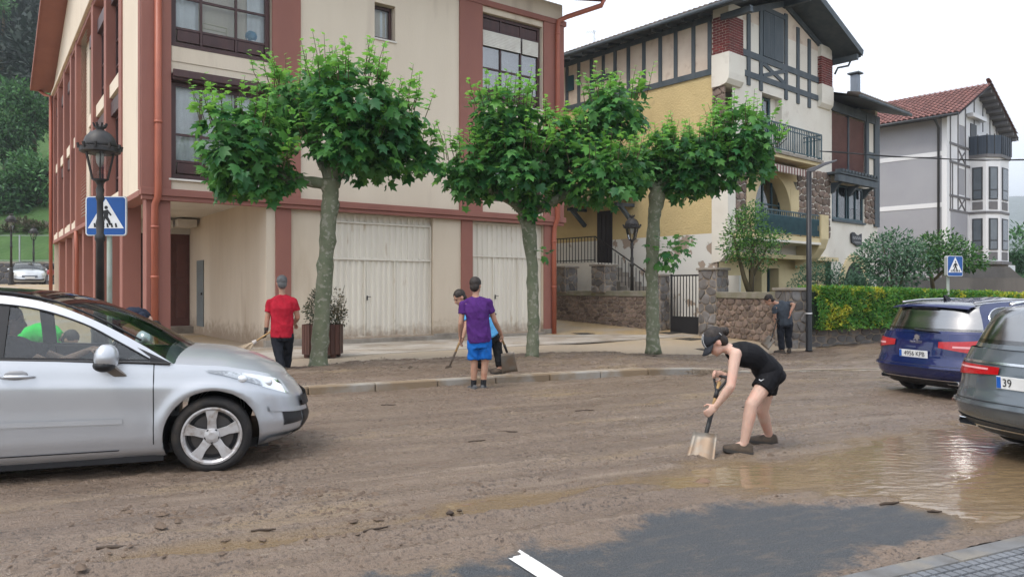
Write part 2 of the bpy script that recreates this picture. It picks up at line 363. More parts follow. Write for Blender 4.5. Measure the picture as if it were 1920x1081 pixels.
# base terrain: one sheet to the horizon, rising behind the left building and into the hills
def terrain(X, Y):
    z = np.full(X.shape, -.30)
    s, t = xy2st(X, Y)
    z = z+sstep(26, 44, Y)*sstep(-7.5, -10, X+0*Y)*1.74
    return z
gx = np.concatenate([np.linspace(-690, -60, 20)[:-1], np.linspace(-60, 60, 81)[:-1], np.linspace(60, 2390, 40)])
gy = np.concatenate([np.linspace(-300, -20, 8)[:-1], np.linspace(-20, 70, 61)[:-1], np.linspace(70, 2640, 40)])
X, Y = np.meshgrid(gx, gy); Z = terrain(X, Y)
nr, nc = X.shape; idx = np.arange(nr*nc).reshape(nr, nc)
F = np.stack([idx[:-1, :-1], idx[:-1, 1:], idx[1:, 1:], idx[1:, :-1]], -1).reshape(-1, 4)
link_mesh('ground', np_mesh('ground', np.stack([X, Y, Z], -1).reshape(-1, 3), F, True), mat('earth', (.16, .14, .11), col2=(.10, .12, .06), scale=.3), label='earth and asphalt ground reaching out to the valley', cat='ground', kind='structure')

# far pavement: height field from the kerb back to the houses, the alley and the yard on the left
def pave_z(X, Y):
    s, t = xy2st(X, Y)
    base = .125-.085*sstep(3.5, 5.5, s)
    base = base+dip(s)*sstep(20.5, 16.5, Y)
    z = base+(.125-base)*sstep(18, 22, Y)
    z = z+.06*np.clip(Y-22.5, 0, 12)*sstep(-7, -4, X)
    z = z+sstep(21, 43, Y)*sstep(-9, -11, X-(Y-20)*-.45)*1.66
    return z
pv_s = nonuni(-34, 40, -9, 10, .12, 1.0); pv_t = -np.concatenate([np.linspace(.16, 8, 66)[:-1], np.linspace(8, 46, 80)])
S, T = np.meshgrid(pv_s, pv_t); X, Y = st2xy(S, T); Z = pave_z(X, Y)
nr, nc = X.shape; idx = np.arange(nr*nc).reshape(nr, nc)
F = np.stack([idx[:-1, :-1], idx[:-1, 1:], idx[1:, 1:], idx[1:, :-1]], -1).reshape(-1, 4)
def pave_material():
    m = bpy.data.materials.new('paving'); m.use_nodes = True; t = m.node_tree; p = t.nodes['Principled BSDF']; L = t.links.new
    g = N(t, 'ShaderNodeNewGeometry'); mp = N(t, 'ShaderNodeMapping'); mp.inputs['Rotation'].default_value = (0, 0, -R(36)); L(g.outputs['Position'], mp.inputs[0])
    b = N(t, 'ShaderNodeTexBrick'); b.offset = .5; b.inputs['Scale'].default_value = 1; b.inputs['Brick Width'].default_value = .4; b.inputs['Row Height'].default_value = .2; b.inputs['Mortar Size'].default_value = .008
    b.inputs['Color1'].default_value = (.40, .285, .145, 1); b.inputs['Color2'].default_value = (.33, .235, .125, 1); b.inputs['Mortar'].default_value = (.14, .11, .08, 1); L(mp.outputs[0], b.inputs['Vector'])
    n = N(t, 'ShaderNodeTexNoise'); n.inputs['Scale'].default_value = .55; n.inputs['Detail'].default_value = 7; L(g.outputs['Position'], n.inputs['Vector'])
    r = N(t, 'ShaderNodeMapRange'); r.inputs[1].default_value = .46; r.inputs[2].default_value = .6; L(n.outputs['Fac'], r.inputs[0])
    sx = N(t, 'ShaderNodeSeparateXYZ'); L(g.outputs['Position'], sx.inputs[0])
    ry = N(t, 'ShaderNodeMapRange'); ry.inputs[1].default_value = 22.0; ry.inputs[2].default_value = 19.2; L(sx.outputs['Y'], ry.inputs[0])
    mxm = N(t, 'ShaderNodeMath', operation='MAXIMUM'); L(ry.outputs[0], mxm.inputs[1]); L(r.outputs[0], mxm.inputs[0])
    mu = N(t, 'ShaderNodeMath', operation='MULTIPLY'); L(mxm.outputs[0], mu.inputs[0]); mu.inputs[1].default_value = .8
    mx = N(t, 'ShaderNodeMix', data_type='RGBA'); L(mu.outputs[0], mx.inputs[0]); L(b.outputs['Color'], mx.inputs[6]); mx.inputs[7].default_value = (.34, .285, .225, 1)
    L(mx.outputs[2], p.inputs['Base Color']); p.inputs['Roughness'].default_value = .55
    bp = N(t, 'ShaderNodeBump'); bp.inputs['Strength'].default_value = .4; bp.inputs['Distance'].default_value = .006; L(b.outputs['Fac'], bp.inputs['Height']); bp.invert = True; L(bp.outputs[0], p.inputs['Normal'])
    return m
pavement = link_mesh('pavement', np_mesh('pavement', np.stack([X, Y, Z], -1).reshape(-1, 3), F, True), pave_material(), label='paved walk in front of the houses, ochre blocks in the alley', cat='pavement', kind='structure')

# mud spread over the far pavement
ms = nonuni(-13, 13, -6, 6, .045, .4); mt = -np.linspace(.02, 7.2, 210)
S, T = np.meshgrid(ms, mt); X, Y = st2xy(S, T)
edge = -(3.35+.12*S)+1.5*sstep(5, 9, S)+1.2*(fbm(S*.6, T*.8+5, 4)-.5)+.4*(fbm(S*3, T*5, 3)-.5)
cover = sstep(-.35, .35, T-edge)
bare = sstep(.56, .66, fbm(S*.55+31, T*2.6+7, 4))
Zm = pave_z(X, Y)-.012+cover*(.034+.040*(fbm(S*1.2, T*3.5, 4)-.5)+.045*(1-np.abs(2*fbm(S*2.0+5, T*6, 4)-1))**5+.022*(fbm(S*8, T*11, 3)-.5))-bare*.026-.08*sstep(-.34, -.19, T)
Zm = Zm-.03*sstep(.0, -.18, T-(-.16))*0
nr, nc = X.shape; idx = np.arange(nr*nc).reshape(nr, nc)
F = np.stack([idx[:-1, :-1], idx[:-1, 1:], idx[1:, 1:], idx[1:, :-1]], -1).reshape(-1, 4)
link_mesh('mud', np_mesh('mud', np.stack([X, Y, Zm], -1).reshape(-1, 3), F, True), M_MUD2, label='brown flood mud spread over the far pavement', cat='mud', kind='stuff')

# far kerb: one stone after another, dropping towards the crossing on the right
m_kerb = mat('kerb stone', (.27, .25, .22), rough=.6, col2=(.20, .145, .09), scale=1.1, lo=.4, hi=.55, bump=.3, bscale=40, obrand=.12)
def kerb_line(name, label, s0, s1, t0, t1, ztop, step=.98, m=m_kerb, tow=0):
    k = empty(name, (0, 0, 0), label=label, cat='kerb', kind='structure'); s = s0
    while s < s1:
        a, b = s+.006, s+step-.006; mb = MB(); za, zb = ztop(a), ztop(b)
        c = [st2xy(a, t0), st2xy(b, t0), st2xy(b, t1), st2xy(a, t1)]
        vs = [(*p, -.35) for p in c]+[(*c[0], za), (*c[1], zb), (*c[2], zb), (*c[3], za)]
        mb.add(vs, [(0, 1, 2, 3), (4, 7, 6, 5), (0, 4, 5, 1), (1, 5, 6, 2), (2, 6, 7, 3), (3, 7, 4, 0)])
        mb.build('kerb_stone', m, k, bevel=.018); s += step
    return k
kz = lambda s: .135-.105*float(sstep(3.5, 5.6, np.array(s)))+float(dip(np.array(s)))
kerb_line('kerb', 'long grey kerb of the far pavement, its face smeared brown with mud', -14, 16, -.17, -.005, kz)
m_kerb2 = mat('near kerb', (.15, .15, .15), rough=.7, col2=(.11, .105, .10), scale=5, bump=.4, bscale=150, col3=(.2, .18, .15), scale3=3)
kerb_line('kerb', 'dark grey kerb at the edge of the tiled pavement below the parked cars', -5, 14, 8.06, 8.19, lambda s: .035, 1.0, m_kerb2)
# near pavement of small black tiles
npv = MB(); c = [st2xy(-5, 8.192), st2xy(14, 8.192), st2xy(14, 14), st2xy(-5, 14)]
npv.add([(*p, .018) for p in c], [(0, 3, 2, 1)])
near_pave = npv.build('pavement', mat('tile joint', (.015, .015, .016), rough=.9), label='tiled dark grey pavement at the bottom corner', cat='pavement', kind='structure')
tm = MB(); e = .0655
for i in range(3):
    for j in range(3):
        x0, y0 = i*e+.004, j*e+.004; x1, y1 = x0+e-.009, y0+e-.009; q = .004
        tm.add([(x0, y0, 0), (x1, y0, 0), (x1, y1, 0), (x0, y1, 0), (x0+q, y0+q, .016), (x1-q, y0+q, .016), (x1-q, y1-q, .016), (x0+q, y1-q, .016)],
               [(4, 5, 6, 7), (0, 1, 5, 4), (1, 2, 6, 5), (2, 3, 7, 6), (3, 0, 4, 7)])
tme = tm.mesh('paving_tile'); tme.materials.append(mat('paving tile', (.155, .165, .18), rough=.5, col2=(.11, .115, .125), scale=4, bump=.3, bscale=220, obrand=.15))
for i in range(24):
    for j in range(8):
        s, t = -2.6+i*.1985+.2, 8.2+.1985*(j+1)
        x, y = st2xy(s, t)
        if y < 3.6 or x < 1.2: continue
        o = link_mesh('paving_tile', tme, None, near_pave); o.location = (x, y, .02+random.uniform(-.001, .001)); o.rotation_euler = (0, 0, R(24.7))
# painted line of a parking bay
pl = MB(); L0 = [(-.11, 4.41), (.03, 4.41), (.245, 3.95), (.13, 3.95)]
pl.add([(x, y, .0055) for x, y in [(-.11, 4.41), (.035, 4.41), (.40, 3.75), (.265, 3.75)]], [(0, 3, 2, 1)])
pl.build('parking_line', mat('road paint', (.70, .70, .68), rough=.6, col2=(.55, .52, .47), scale=14, lo=.5, hi=.7, col3=(.12, .115, .11), scale3=70, lo3=.62, hi3=.7), label='white painted parking bay line on the bare asphalt', cat='road marking', kind='structure')

# ================================================================== BUILDINGS
M_CREAM = mat('cream render', (.67, .58, .465), rough=.85, col2=(.62, .53, .42), scale=.7, bump=.3, bscale=60, stretch=(1, 1, .16), col3=(.47, .39, .31), scale3=2.2, lo3=.58, hi3=.85)
M_CREAM2 = mat('ground floor render', (.61, .52, .41), rough=.85, col2=(.53, .44, .335), scale=.8, bump=.3, bscale=60, stretch=(1, 1, .2), col3=(.34, .25, .17), scale3=1.5, lo3=.60, hi3=.9, splash=(.15, .9, (.24, .165, .105)))
M_RED = mat('terracotta paint', (.285, .118, .090), rough=.75, col2=(.25, .103, .081), scale=1.1, bump=.15, bscale=70, stretch=(1, 1, .4))
M_PIPE = mat('downpipe paint', (.36, .105, .06), rough=.45, col2=(.31, .09, .055), scale=2)
M_BROWN = mat('dark brown wood', (.072, .032, .030), rough=.5, col2=(.05, .024, .024), scale=6, stretch=(1, 1, .2), bump=.1, bscale=40)
M_GLASS = glass_mat('window glass', (.90, .94, .95), refl=.03)
M_CURT = mat('white curtain', (.84, .84, .84), rough=.9)
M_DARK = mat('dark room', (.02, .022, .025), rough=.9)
M_BLIND = mat('white roller blind', (.72, .70, .64), rough=.5, col2=(.64, .61, .55), scale=3)
M_GAR = mat('garage door paint', (.71, .66, .57), rough=.5, col2=(.63, .58, .50), scale=1.2, stretch=(1, 1, .2), col3=(.42, .31, .2), scale3=7, lo3=.64, hi3=.8, splash=(.15, .8, (.30, .21, .14)), bump=.15, bscale=5)
M_STEEL = mat('galvanised steel', (.38, .39, .40), rough=.4, metal=.7)
M_BLACK = mat('black iron', (.012, .012, .014), rough=.45)
M_STONE = mat('grey plinth stone', (.30, .27, .23), rough=.8, col2=(.20, .17, .14), scale=2.5, bump=.4, bscale=30)
M_WHITE = mat('soffit white', (.66, .63, .58), rough=.85, col2=(.58, .55, .5), scale=.9)

def wall_holes(mb, x0, x1, z0, z1, holes, y=0, depth=.25, flip=False, mi=0):
    """flat wall in plane y with rectangular openings and their reveals (towards +y)"""
    xs = sorted({x0, x1, *[h[0] for h in holes], *[h[1] for h in holes]}); zs = sorted({z0, z1, *[h[2] for h in holes], *[h[3] for h in holes]})
    for i in range(len(xs)-1):
        for j in range(len(zs)-1):
            cx, cz = (xs[i]+xs[i+1])/2, (zs[j]+zs[j+1])/2
            if any(h[0] < cx < h[1] and h[2] < cz < h[3] for h in holes): continue
            mb.add([(xs[i], y, zs[j]), (xs[i+1], y, zs[j]), (xs[i+1], y, zs[j+1]), (xs[i], y, zs[j+1])], [(0, 1, 2, 3)], mi)
    for a, b, c, d in holes:
        mb.add([(a, y, c), (b, y, c), (b, y, d), (a, y, d), (a, y+depth, c), (b, y+depth, c), (b, y+depth, d), (a, y+depth, d)],
               [(0, 4, 5, 1), (1, 5, 6, 2), (2, 6, 7, 3), (3, 7, 4, 0)], mi)
    return mb
ROT = {'y': Matrix.Identity(4), 'x': Matrix(((0, 1, 0, 0), (1, 0, 0, 0), (0, 0, 1, 0), (0, 0, 0, 1)))}
def window(parent, x0, x1, z0, z1, y, cols, rows, m, fw=.07, glass=None, dark=True, curtain=None, zc=None, name='window', panel=None, side=False, bar=.05):
    """framed window: frame + panes; cols/rows are lists of bar positions"""
    def put(o):
        if side: o.matrix_local = ROT['x']
        return o
    mb = MB(); d = .06
    mb.box(x0, x1, y, y+d, z0, z0+fw); mb.box(x0, x1, y, y+d, z1-fw, z1); mb.box(x0, x0+fw, y, y+d, z0+fw, z1-fw); mb.box(x1-fw, x1, y, y+d, z0+fw, z1-fw)
    for c in cols: mb.box(c-bar/2, c+bar/2, y-.006, y+d-.005, z0+fw, z1-fw)
    for r in rows: mb.box(x0+fw, x1-fw, y+.004, y+d-.01, r-bar/2, r+bar/2)
    w = put(mb.build(name, m, parent))
    cs = [x0+fw]+list(cols)+[x1-fw]; rs = [z0+fw]+list(rows)+[z1-fw]
    for i in range(len(cs)-1):
        for j in range(len(rs)-1):
            if panel and panel(i, j):
                p = MB(); p.box(cs[i]+.03, cs[i+1]-.03, y+.012, y+.04, rs[j]+.03, rs[j+1]-.03)
                if not side: p.build('panel', m, w, bevel=.012)
                else: p.build('panel', m, w)
                continue
            p = MB(); p.add([(cs[i], y+.035, rs[j]), (cs[i+1], y+.035, rs[j]), (cs[i+1], y+.035, rs[j+1]), (cs[i], y+.035, rs[j+1])], [(0, 1, 2, 3)])
            p.build('pane', glass or M_GLASS, w)
    if curtain:
        for a, b in curtain:
            n = max(8, int((b-a)*22)); P = []
            for z in (z0+fw*.5 if zc is None else zc, z1-fw):
                P.append([(a+(b-a)*k/n, y+.16+.022*math.sin(k*1.9)+.015*math.sin(k*.7+a*9), z) for k in range(n+1)])
            c = MB(); c.grid(P); c.build('curtain', M_CURT, w, smooth=True)
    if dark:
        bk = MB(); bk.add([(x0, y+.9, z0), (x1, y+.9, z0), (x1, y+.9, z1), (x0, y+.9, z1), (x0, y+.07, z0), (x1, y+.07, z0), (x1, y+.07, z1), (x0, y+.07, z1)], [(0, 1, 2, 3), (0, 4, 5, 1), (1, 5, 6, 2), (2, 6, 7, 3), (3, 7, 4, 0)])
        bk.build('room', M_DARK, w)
    return w
def boxo(name, m, parent, *b, bevel=0): return MB().box(*b).build(name, m, parent, bevel=bevel)

# ------------------------------------------------------------------ apartment block (cream with terracotta pilasters)
B = empty('apartment_building', (-8.05, 16.2, 0), 54, label='three storey cream apartment block with terracotta pilasters and pale garage doors', cat='building')
SL = 22.4     # length of its side
# upper front wall
f = MB(); wall_holes(f, 0, 11.9, 3.76, 10.4, [(.55, 2.8, 6.98, 9.5), (.55, 2.8, 4.0, 6.36), (5.5, 6.1, 8.12, 9.06), (8.87, 11.1, 7.0, 9.55), (8.87, 11.1, 4.1, 6.4)], 0, .3)
f.build('wall', M_CREAM, B)
for x0, x1 in ((-.06, .55), (2.8, 3.5), (8.1, 8.87), (11.12, 11.92)): boxo('pilaster', M_RED, B, x0, x1, -.06, .1, 3.74, 9.72, bevel=.008)
boxo('pilaster', M_RED, B, -.06, .02, -.055, .34, 3.745, 9.71)
boxo('cornice', M_RED, B, -.08, 12.0, -.09, .02, 9.72, 9.88, bevel=.01)
boxo('band', M_RED, B, -.07, 12.0, -.075, .12, 3.60, 3.76, bevel=.01); boxo('band', M_RED, B, -.04, 11.95, -.03, .12, 3.5, 3.6, bevel=.008)
boxo('spandrel', M_CREAM, B, .56, 2.79, -.02, .0, 6.62, 6.96, bevel=.006)
# big bay windows, left
window(B, .58, 2.78, 7.0, 9.48, .12, [1.22, 2.0], [7.42, 8.12, 8.75], M_BROWN, .1, panel=lambda i, j: j == 0, curtain=[(.66, 1.2), (2.3, 2.7)], zc=7.45)
window(B, .58, 2.78, 4.02, 6.2, .12, [1.22, 2.0], [4.42, 5.02], M_BROWN, .1, panel=lambda i, j: j == 0, curtain=[(.66, 2.7)], zc=4.45)
boxo('awning_case', M_BROWN, B, .57, 2.79, -.10, .1, 6.2, 6.36, bevel=.02); boxo('awning_case', M_BROWN, B, .57, 2.79, -.16, -.11, 6.25, 6.42, bevel=.015)
boxo('sill', M_WHITE, B, .5, 2.83, -.065, .12, 3.96, 4.0); boxo('sill', M_BROWN, B, .56, 2.79, -.03, .12, 6.96, 7.0)
# things seen on the sill inside: globe and rail
gb = MB(); gb.ell((2.42, .36, 7.62), (.15, .15, .15), 16, 10); gb.box(2.36, 2.48, .3, .42, 7.44, 7.48)
# small window
window(B, 5.52, 6.08, 8.16, 9.04, .2, [], [], M_BROWN, .07, curtain=[(5.58, 6.0)]); boxo('sill', M_WHITE, B, 5.47, 6.13, -.04, .2, 8.08, 8.12)
# right hand window with roller blinds
w = window(B, 8.89, 11.08, 7.02, 9.53, .12, [9.62, 10.36], [7.38, 7.98, 9.12], M_BROWN, .08, panel=lambda i, j: j in (0, 3), glass=glass_mat('milky glass', (.55, .6, .66), refl=.25))
for a, b, zb in ((8.97, 10.33, 8.62), (10.4, 11.0, 8.62)):
    n = int((9.1-zb)/.045)
    for k in range(n):
        MB().box(a, b, .075, .105, zb+k*.045, zb+k*.045+.041).build('blind_slat', M_BLIND, w, bevel=.008)
window(B, 8.89, 11.08, 4.12, 6.38, .12, [9.62, 10.36], [4.5, 5.2], M_BROWN, .08, panel=lambda i, j: j == 0, curtain=[(8.97, 11)], zc=4.5)
boxo('sill', M_WHITE, B, 8.85, 11.12, -.05, .12, 6.95, 7.0)
# ground floor front
g = MB(); wall_holes(g, 2.7, 11.62, .1, 3.5, [(4.05, 7.32, .26, 3.5), (8.6, 11.2, .22, 3.5)], .1, .2); g.build('wall', M_CREAM2, B)
for x0, x1 in ((2.92, 3.3), (8.22, 8.6), (11.22, 11.64)): boxo('pillar', M_RED, B, x0, x1, .05, .3, .2, 3.5, bevel=.008)
for x0, x1 in ((2.66, 4.04), (7.33, 8.62), (11.18, 11.66)): boxo('plinth', M_STONE, B, x0, x1, .02, .2, .05, .3, bevel=.01)
boxo('threshold', M_STONE, B, 4.0, 7.36, -.02, .3, .05, .25, bevel=.01); boxo('threshold', M_STONE, B, 8.58, 11.22, -.02, .3, .05, .21, bevel=.01)
def garage(x0, x1, z0, zt, zm, ztop, cuts, handle):
    """corrugated steel door: backing, frame rails, and one rib after another"""
    d = empty('garage_door'); d.parent = B; y = .24
    MB().box(x0, x1, y, y+.03, z0, ztop).build('backing', M_GAR, d)
    fr = MB()
    for z in (z0, zm-.03, zt-.03): fr.box(x0, x1, y-.055, y-.001, z, z+.045)
    for x in [x0+.001]+list(cuts)+[x1-.04]: fr.box(x, x+.035, y-.052, y-.0015, z0+.045, zm-.03)
    for x in (x0+.001, x1-.041): fr.box(x, x+.04, y-.052, y-.0015, zm+.015, zt-.03)
    fr.build('frame', M_GAR, d, bevel=.005)
    def rib(a, b, c, e):
        m = MB(); q = .022
        m.add([(a, y, c), (a+q, y-.028, c), (b-q, y-.028, c), (b, y, c), (a, y, e), (a+q, y-.028, e), (b-q, y-.028, e), (b, y, e)], [(0, 1, 5, 4), (1, 2, 6, 5), (2, 3, 7, 6), (0, 3, 2, 1), (4, 5, 6, 7)])
        m.build('rib', M_GAR, d)
    edges = [x0+.04]+[c for c in cuts]+[x1-.04]
    for a, b in zip(edges[:-1], edges[1:]):
        n = max(2, round((b-a-.06)/.175)); w = (b-a-.06)/n
        for k in range(n): rib(a+.045+k*w, a+.045+k*w+w*.62, z0+.05, zm-.035)
    n = round((x1-x0-.1)/.175); w = (x1-x0-.1)/n
    for k in range(n):
        rib(x0+.06+k*w, x0+.06+k*w+w*.62, zm+.02, zt-.035)
        if ztop-zt > .08: rib(x0+.06+k*w, x0+.06+k*w+w*.62, zt+.02, ztop-.01)
    for hx in handle:
        h = MB(); h.box(hx, hx+.028, y-.07, y-.05, 1.24, 1.36); h.bar((hx+.014, y-.085, 1.33), (hx+.11, y-.085, 1.33), .014, .016); h.build('handle', M_BLACK, d)
garage(4.06, 7.31, .26, 3.27, 2.32, 3.49, [5.3, 6.17], [5.36])
garage(8.61, 11.19, .22, 3.46, 2.5, 3.49, [9.4, 10.3], [9.46])
# porch: soffit, inner wall, back wall with doors
sf = MB(); sf.add([(-.02, 0.05, 3.742), (11.9, .05, 3.742), (11.9, SL, 3.742), (-.02, SL, 3.742)], [(0, 3, 2, 1)]); sf.build('soffit', M_WHITE, B)
pw = MB(); pw.box(2.7, 2.9, .101, 8.0, .05, 3.74); pw.build('wall', M_CREAM2, B)
dr = boxo('door', mat('grey steel door', (.17, .19, .19), rough=.5), B, 2.665, 2.7, 6.05, 6.85, .38, 2.42, bevel=.01); boxo('handle', M_BLACK, dr, 2.63, 2.665, 6.12, 6.2, 1.35, 1.42)
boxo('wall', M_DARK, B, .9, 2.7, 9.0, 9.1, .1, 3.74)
dd = boxo('door', mat('maroon door', (.12, .045, .035), rough=.5), B, 1.75, 2.69, 7.9, 7.96, .3, 3.3)
for z in (.6, 1.9): boxo('panel', MATS['maroon door'], dd, 1.9, 2.2, 7.87, 7.905, z, z+1.1, bevel=.01); boxo('panel', MATS['maroon door'], dd, 2.3, 2.6, 7.87, 7.905, z, z+1.1, bevel=.01)
boxo('beam', M_WHITE, B, .6, 2.7, 7.85, 7.95, 3.3, 3.74)
gt = MB()
for k in range(6): gt.box(1.0+k*.12, 1.02+k*.12, 7.9, 7.93, .35, 3.0)
for z in (.35, 1.2, 1.9, 2.6, 3.0): gt.box(.95, 1.7, 7.9, 7.925, z, z+.03)
gt.build('gate', M_BLACK, B)
boxo('conduit', M_WHITE, B, 1.3, 2.0, 6.9, 7.6, 3.42, 3.66); boxo('conduit', M_WHITE, B, 2.05, 2.6, 6.5, 7.4, 3.46, 3.68); boxo('step', M_STONE, B, 1.0, 2.69, 7.4, 7.88, .1, .34)
# side: piers, fins, upper wall, windows
sw = MB()
def quadx(mb, x, y0, y1, z0, z1): mb.add([(x, y1, z0), (x, y0, z0), (x, y0, z1), (x, y1, z1)], [(0, 1, 2, 3)])
fins = [2.8, 5.4, 8.2, 12.75, 14.5, 17.1, 19.7, 22.0]
quadx(sw, 0, .34, 2.8, 3.75, 10.8)
sw.add([(0, SL, 10.55), (0, .0, 10.55), (0, 0, 10.6), (0, 10.6, 14.6), (0, SL, 10.9)], [(0, 1, 2, 3, 4)])
sw.build('wall', M_CREAM, B)
boxo('band', M_CREAM, B, -.12, .02, .0, SL, 10.42, 10.55, bevel=.02)
iw = MB(); quadx(iw, .28, 2.8, SL, 3.75, 10.5); iw.build('wall', M_CREAM, B)
for y in fins: boxo('fin', M_RED, B, -.04, .3, y, y+.42, 3.7, 10.42, bevel=.01)
boxo('beam', M_RED, B, -.02, .3, 2.8, SL+.1, 10.25, 10.42); 
for y0, y1 in zip(fins[:-1], fins[1:]):
    a, b = y0+.42, y1
    if 8 < y0 < 9:
        lv = empty('louvre_screen'); lv.parent = B
        for k in range(56): MB().add([(-.0, a+1.6, 4.0+k*.11), (-.0, a+3.2, 4.0+k*.11), (.05, a+3.2, 4.07+k*.11), (.05, a+1.6, 4.07+k*.11)], [(0, 1, 2, 3), (3, 2, 1, 0)]).build('slat', mat('louvre', (.36, .36, .28), rough=.6), lv)
        b = a+1.5
    for z0 in (4.1, 7.2):
        boxo('spandrel', M_CREAM, B, .05, .28, a+.01, b-.01, z0-.38, z0-.02)
        window(B, a, b, z0, z0+2.2, .2, [(a+b)/2], [z0+.5, z0+1.2], M_BROWN, .07, dark=False, side=True, glass=glass_mat('side glass', (.3, .34, .38), refl=.1))
        bl = boxo('blind', M_BLIND, B, .15, .18, a+.08, (a+b)/2-.03, z0+1.3, z0+2.1)
        boxo('awning_case', M_BROWN, B, .08, .27, a+.01, b-.01, z0+2.21, z0+2.6)
    boxo('base', M_CREAM, B, -.02, .28, a, b, 3.72, 3.98)
for y in (0.06, 3.3, 5.2, 8.6, 11.5, 14.6, 17.3, 20.3): boxo('pillar', M_RED, B, .06, .5 if y > 1 else .56, y, y+.42, -.2, 3.74, bevel=.012)
boxo('edge_beam', M_RED, B, -.05, .32, .3, SL, 3.60, 3.735, bevel=.01)
iwall = MB(); iwall.box(.9, 1.0, 9.1, SL, 0, 3.74); iwall.build('wall', M_CREAM2, B)
bw = MB(); bw.box(.02, 11.9, SL-.2, SL, -.2, 10.9); bw.box(11.7, 11.9, .3, SL-.2, -.2, 10.4); bw.box(.0, 11.9, .35, .37, 3.78, 10.3); bw.box(2.95, 11.7, .36, .4, .05, 3.7); bw.build('wall', M_CREAM, B)
# roof
rf = MB(); XL, XR = -.85, 12.85; ev = (-.95, 10.62); rg = (10.8, 14.75); bk = (SL+.9, 10.95)
rf.add([(XL, *ev), (XR, *ev), (XR, *rg), (XL, *rg), (XL, *bk), (XR, *bk)], [(0, 1, 2, 3), (3, 2, 5, 4)])
ro = rf.build('roof', mat('roof tile', (.22, .09, .06), rough=.8, bump=.6, bscale=9), B)
un = MB()
for (y0, z0), (y1, z1) in ((ev, rg), (rg, bk)):
    un.add([(XL, y0, z0-.16), (XR, y0, z0-.16), (XR, y1, z1-.16), (XL, y1, z1-.16)], [(0, 3, 2, 1)])
    for x in (XL, XR): un.bar((x, y0, z0-.08), (x, y1, z1-.08), .05, .22)
for (y, z) in (ev, bk): un.box(XL, XR, y-.02, y+.02, z-.17, z+.01)
un.build('eaves', M_RED, ro)
ep = MB(); ep.add([(12.0, -.9, 10.42), (12.84, -.9, 10.42), (12.84, .6, 10.4), (12.0, .6, 10.4)], [(0, 1, 2, 3)])
def pipe(name, pts, r, parent, m, bands=()):
    mb = MB(); mb.tube(pts, r, 12)
    for b in bands: mb.lathe([(r+.012, -.03), (r+.012, .03)], 12, b)
    return mb.build(name, m, parent, smooth=True)
gu = MB(); gu.tube([(XL, -1.02, 10.55), (XR, -1.02, 10.55)], .075, 10); gu.build('gutter', M_PIPE, B, smooth=True)
gu = MB(); gu.tube([(XL-.02, SL+.98, 10.86), (2, SL+.98, 10.86)], .075, 10); gu.build('gutter', M_PIPE, B, smooth=True)
pipe('downpipe', [(.27, -.12, 9.7), (.27, -.12, 3.78), (.27, -.08, 3.55), (.22, -.02, 3.4), (.22, -.02, .1)], .075, B, M_PIPE, [(.27, -.12, 8.2), (.27, -.12, 5.2), (.22, -.02, 2.9), (.22, -.02, 1.8)])
pipe('downpipe', [(12.75, -.98, 10.5), (12.72, -.9, 10.3), (11.95, -.14, 10.0), (11.62, -.13, 9.8), (11.6, -.13, 9.5), (11.6, -.13, 3.7), (11.58, .0, 3.45), (11.55, -.02, 3.2), (11.55, -.02, .12)], .075, B, M_PIPE, [(11.6, -.13, 9.4), (11.55, -.02, 3.0), (11.55, -.02, 1.6)])
pipe('downpipe', [(-.5, SL+.9, 10.8), (-.3, SL+.5, 10.55), (-.12, SL-.05, 10.4), (-.12, SL-.05, 0)], .075, B, M_PIPE)
pipe('downpipe', [(-.05, 12.7, 3.6), (-.02, 12.7, 2.9), (-.02, 12.7, 0)], .07, B, M_PIPE)
gb.build('globe', mat('globe blue', (.08, .26, .42), rough=.35, col2=(.12, .32, .45), scale=8)); globe = bpy.data.objects['globe']
globe.location = (-8.05, 16.2, 0); globe.rotation_euler = (0, 0, R(36)); tag(globe, 'small blue globe standing inside the upper corner window', 'globe')
rl = MB(); rl.tube([(1.3, .34, 7.45), (1.3, .34, 7.72), (1.85, .34, 7.70), (1.85, .34, 7.45)], .014, 6); rl.tube([(1.32, .34, 7.6), (1.84, .34, 7.59)], .01, 6)
o = rl.build('towel_rail', mat('cream metal', (.7, .62, .42), rough=.4)); o.location = (-8.05, 16.2, 0); o.rotation_euler = (0, 0, R(36)); tag(o, 'cream metal rack behind the glass of the upper corner window', 'rack')
an = MB(); an.tube([(0, 0, 0), (0, 0, 2.0)], .02, 6); an.tube([(.12, 0, 0), (.06, 0, 1.6)], .012, 6)
for k in range(5): an.tube([(-.35+.1*k, -.3, 1.9), (-.35+.1*k, .3, 1.9)], .008, 5)
an.tube([(-.4, 0, 1.9), (.3, 0, 1.9)], .01, 5)
o = an.build('aerial', M_STEEL, None, label='thin metal television aerial above the tiled roof edge', cat='aerial'); o.location = (4.15, 37.5, 12.6)

# pale paving slabs along the front of the block
slab = MB(); slab.box(.006, .594, .006, .394, -.03, 0); sme = slab.mesh('paving_slab'); sme.materials.append(mat('paving slab', (.43, .395, .35), rough=.5, col2=(.27, .215, .16), scale=.9, bump=.2, bscale=60, obrand=.08))
for i in range(27):
    for j in range(8):
        lx, ly = -1.6+i*.6+(j % 2)*.3, -3.1+j*.4
        th = R(54); x = -8.05+lx*math.sin(th)-ly*math.cos(th); y = 16.2+lx*math.cos(th)+ly*math.sin(th)
        s_, t_ = xy2st(x, y)
        if t_ > -1.2: continue
        o = link_mesh('paving_slab', sme, None, pavement); o.location = (x, y, .137+random.uniform(-.003, .003)); o.rotation_euler = (0, 0, R(36))

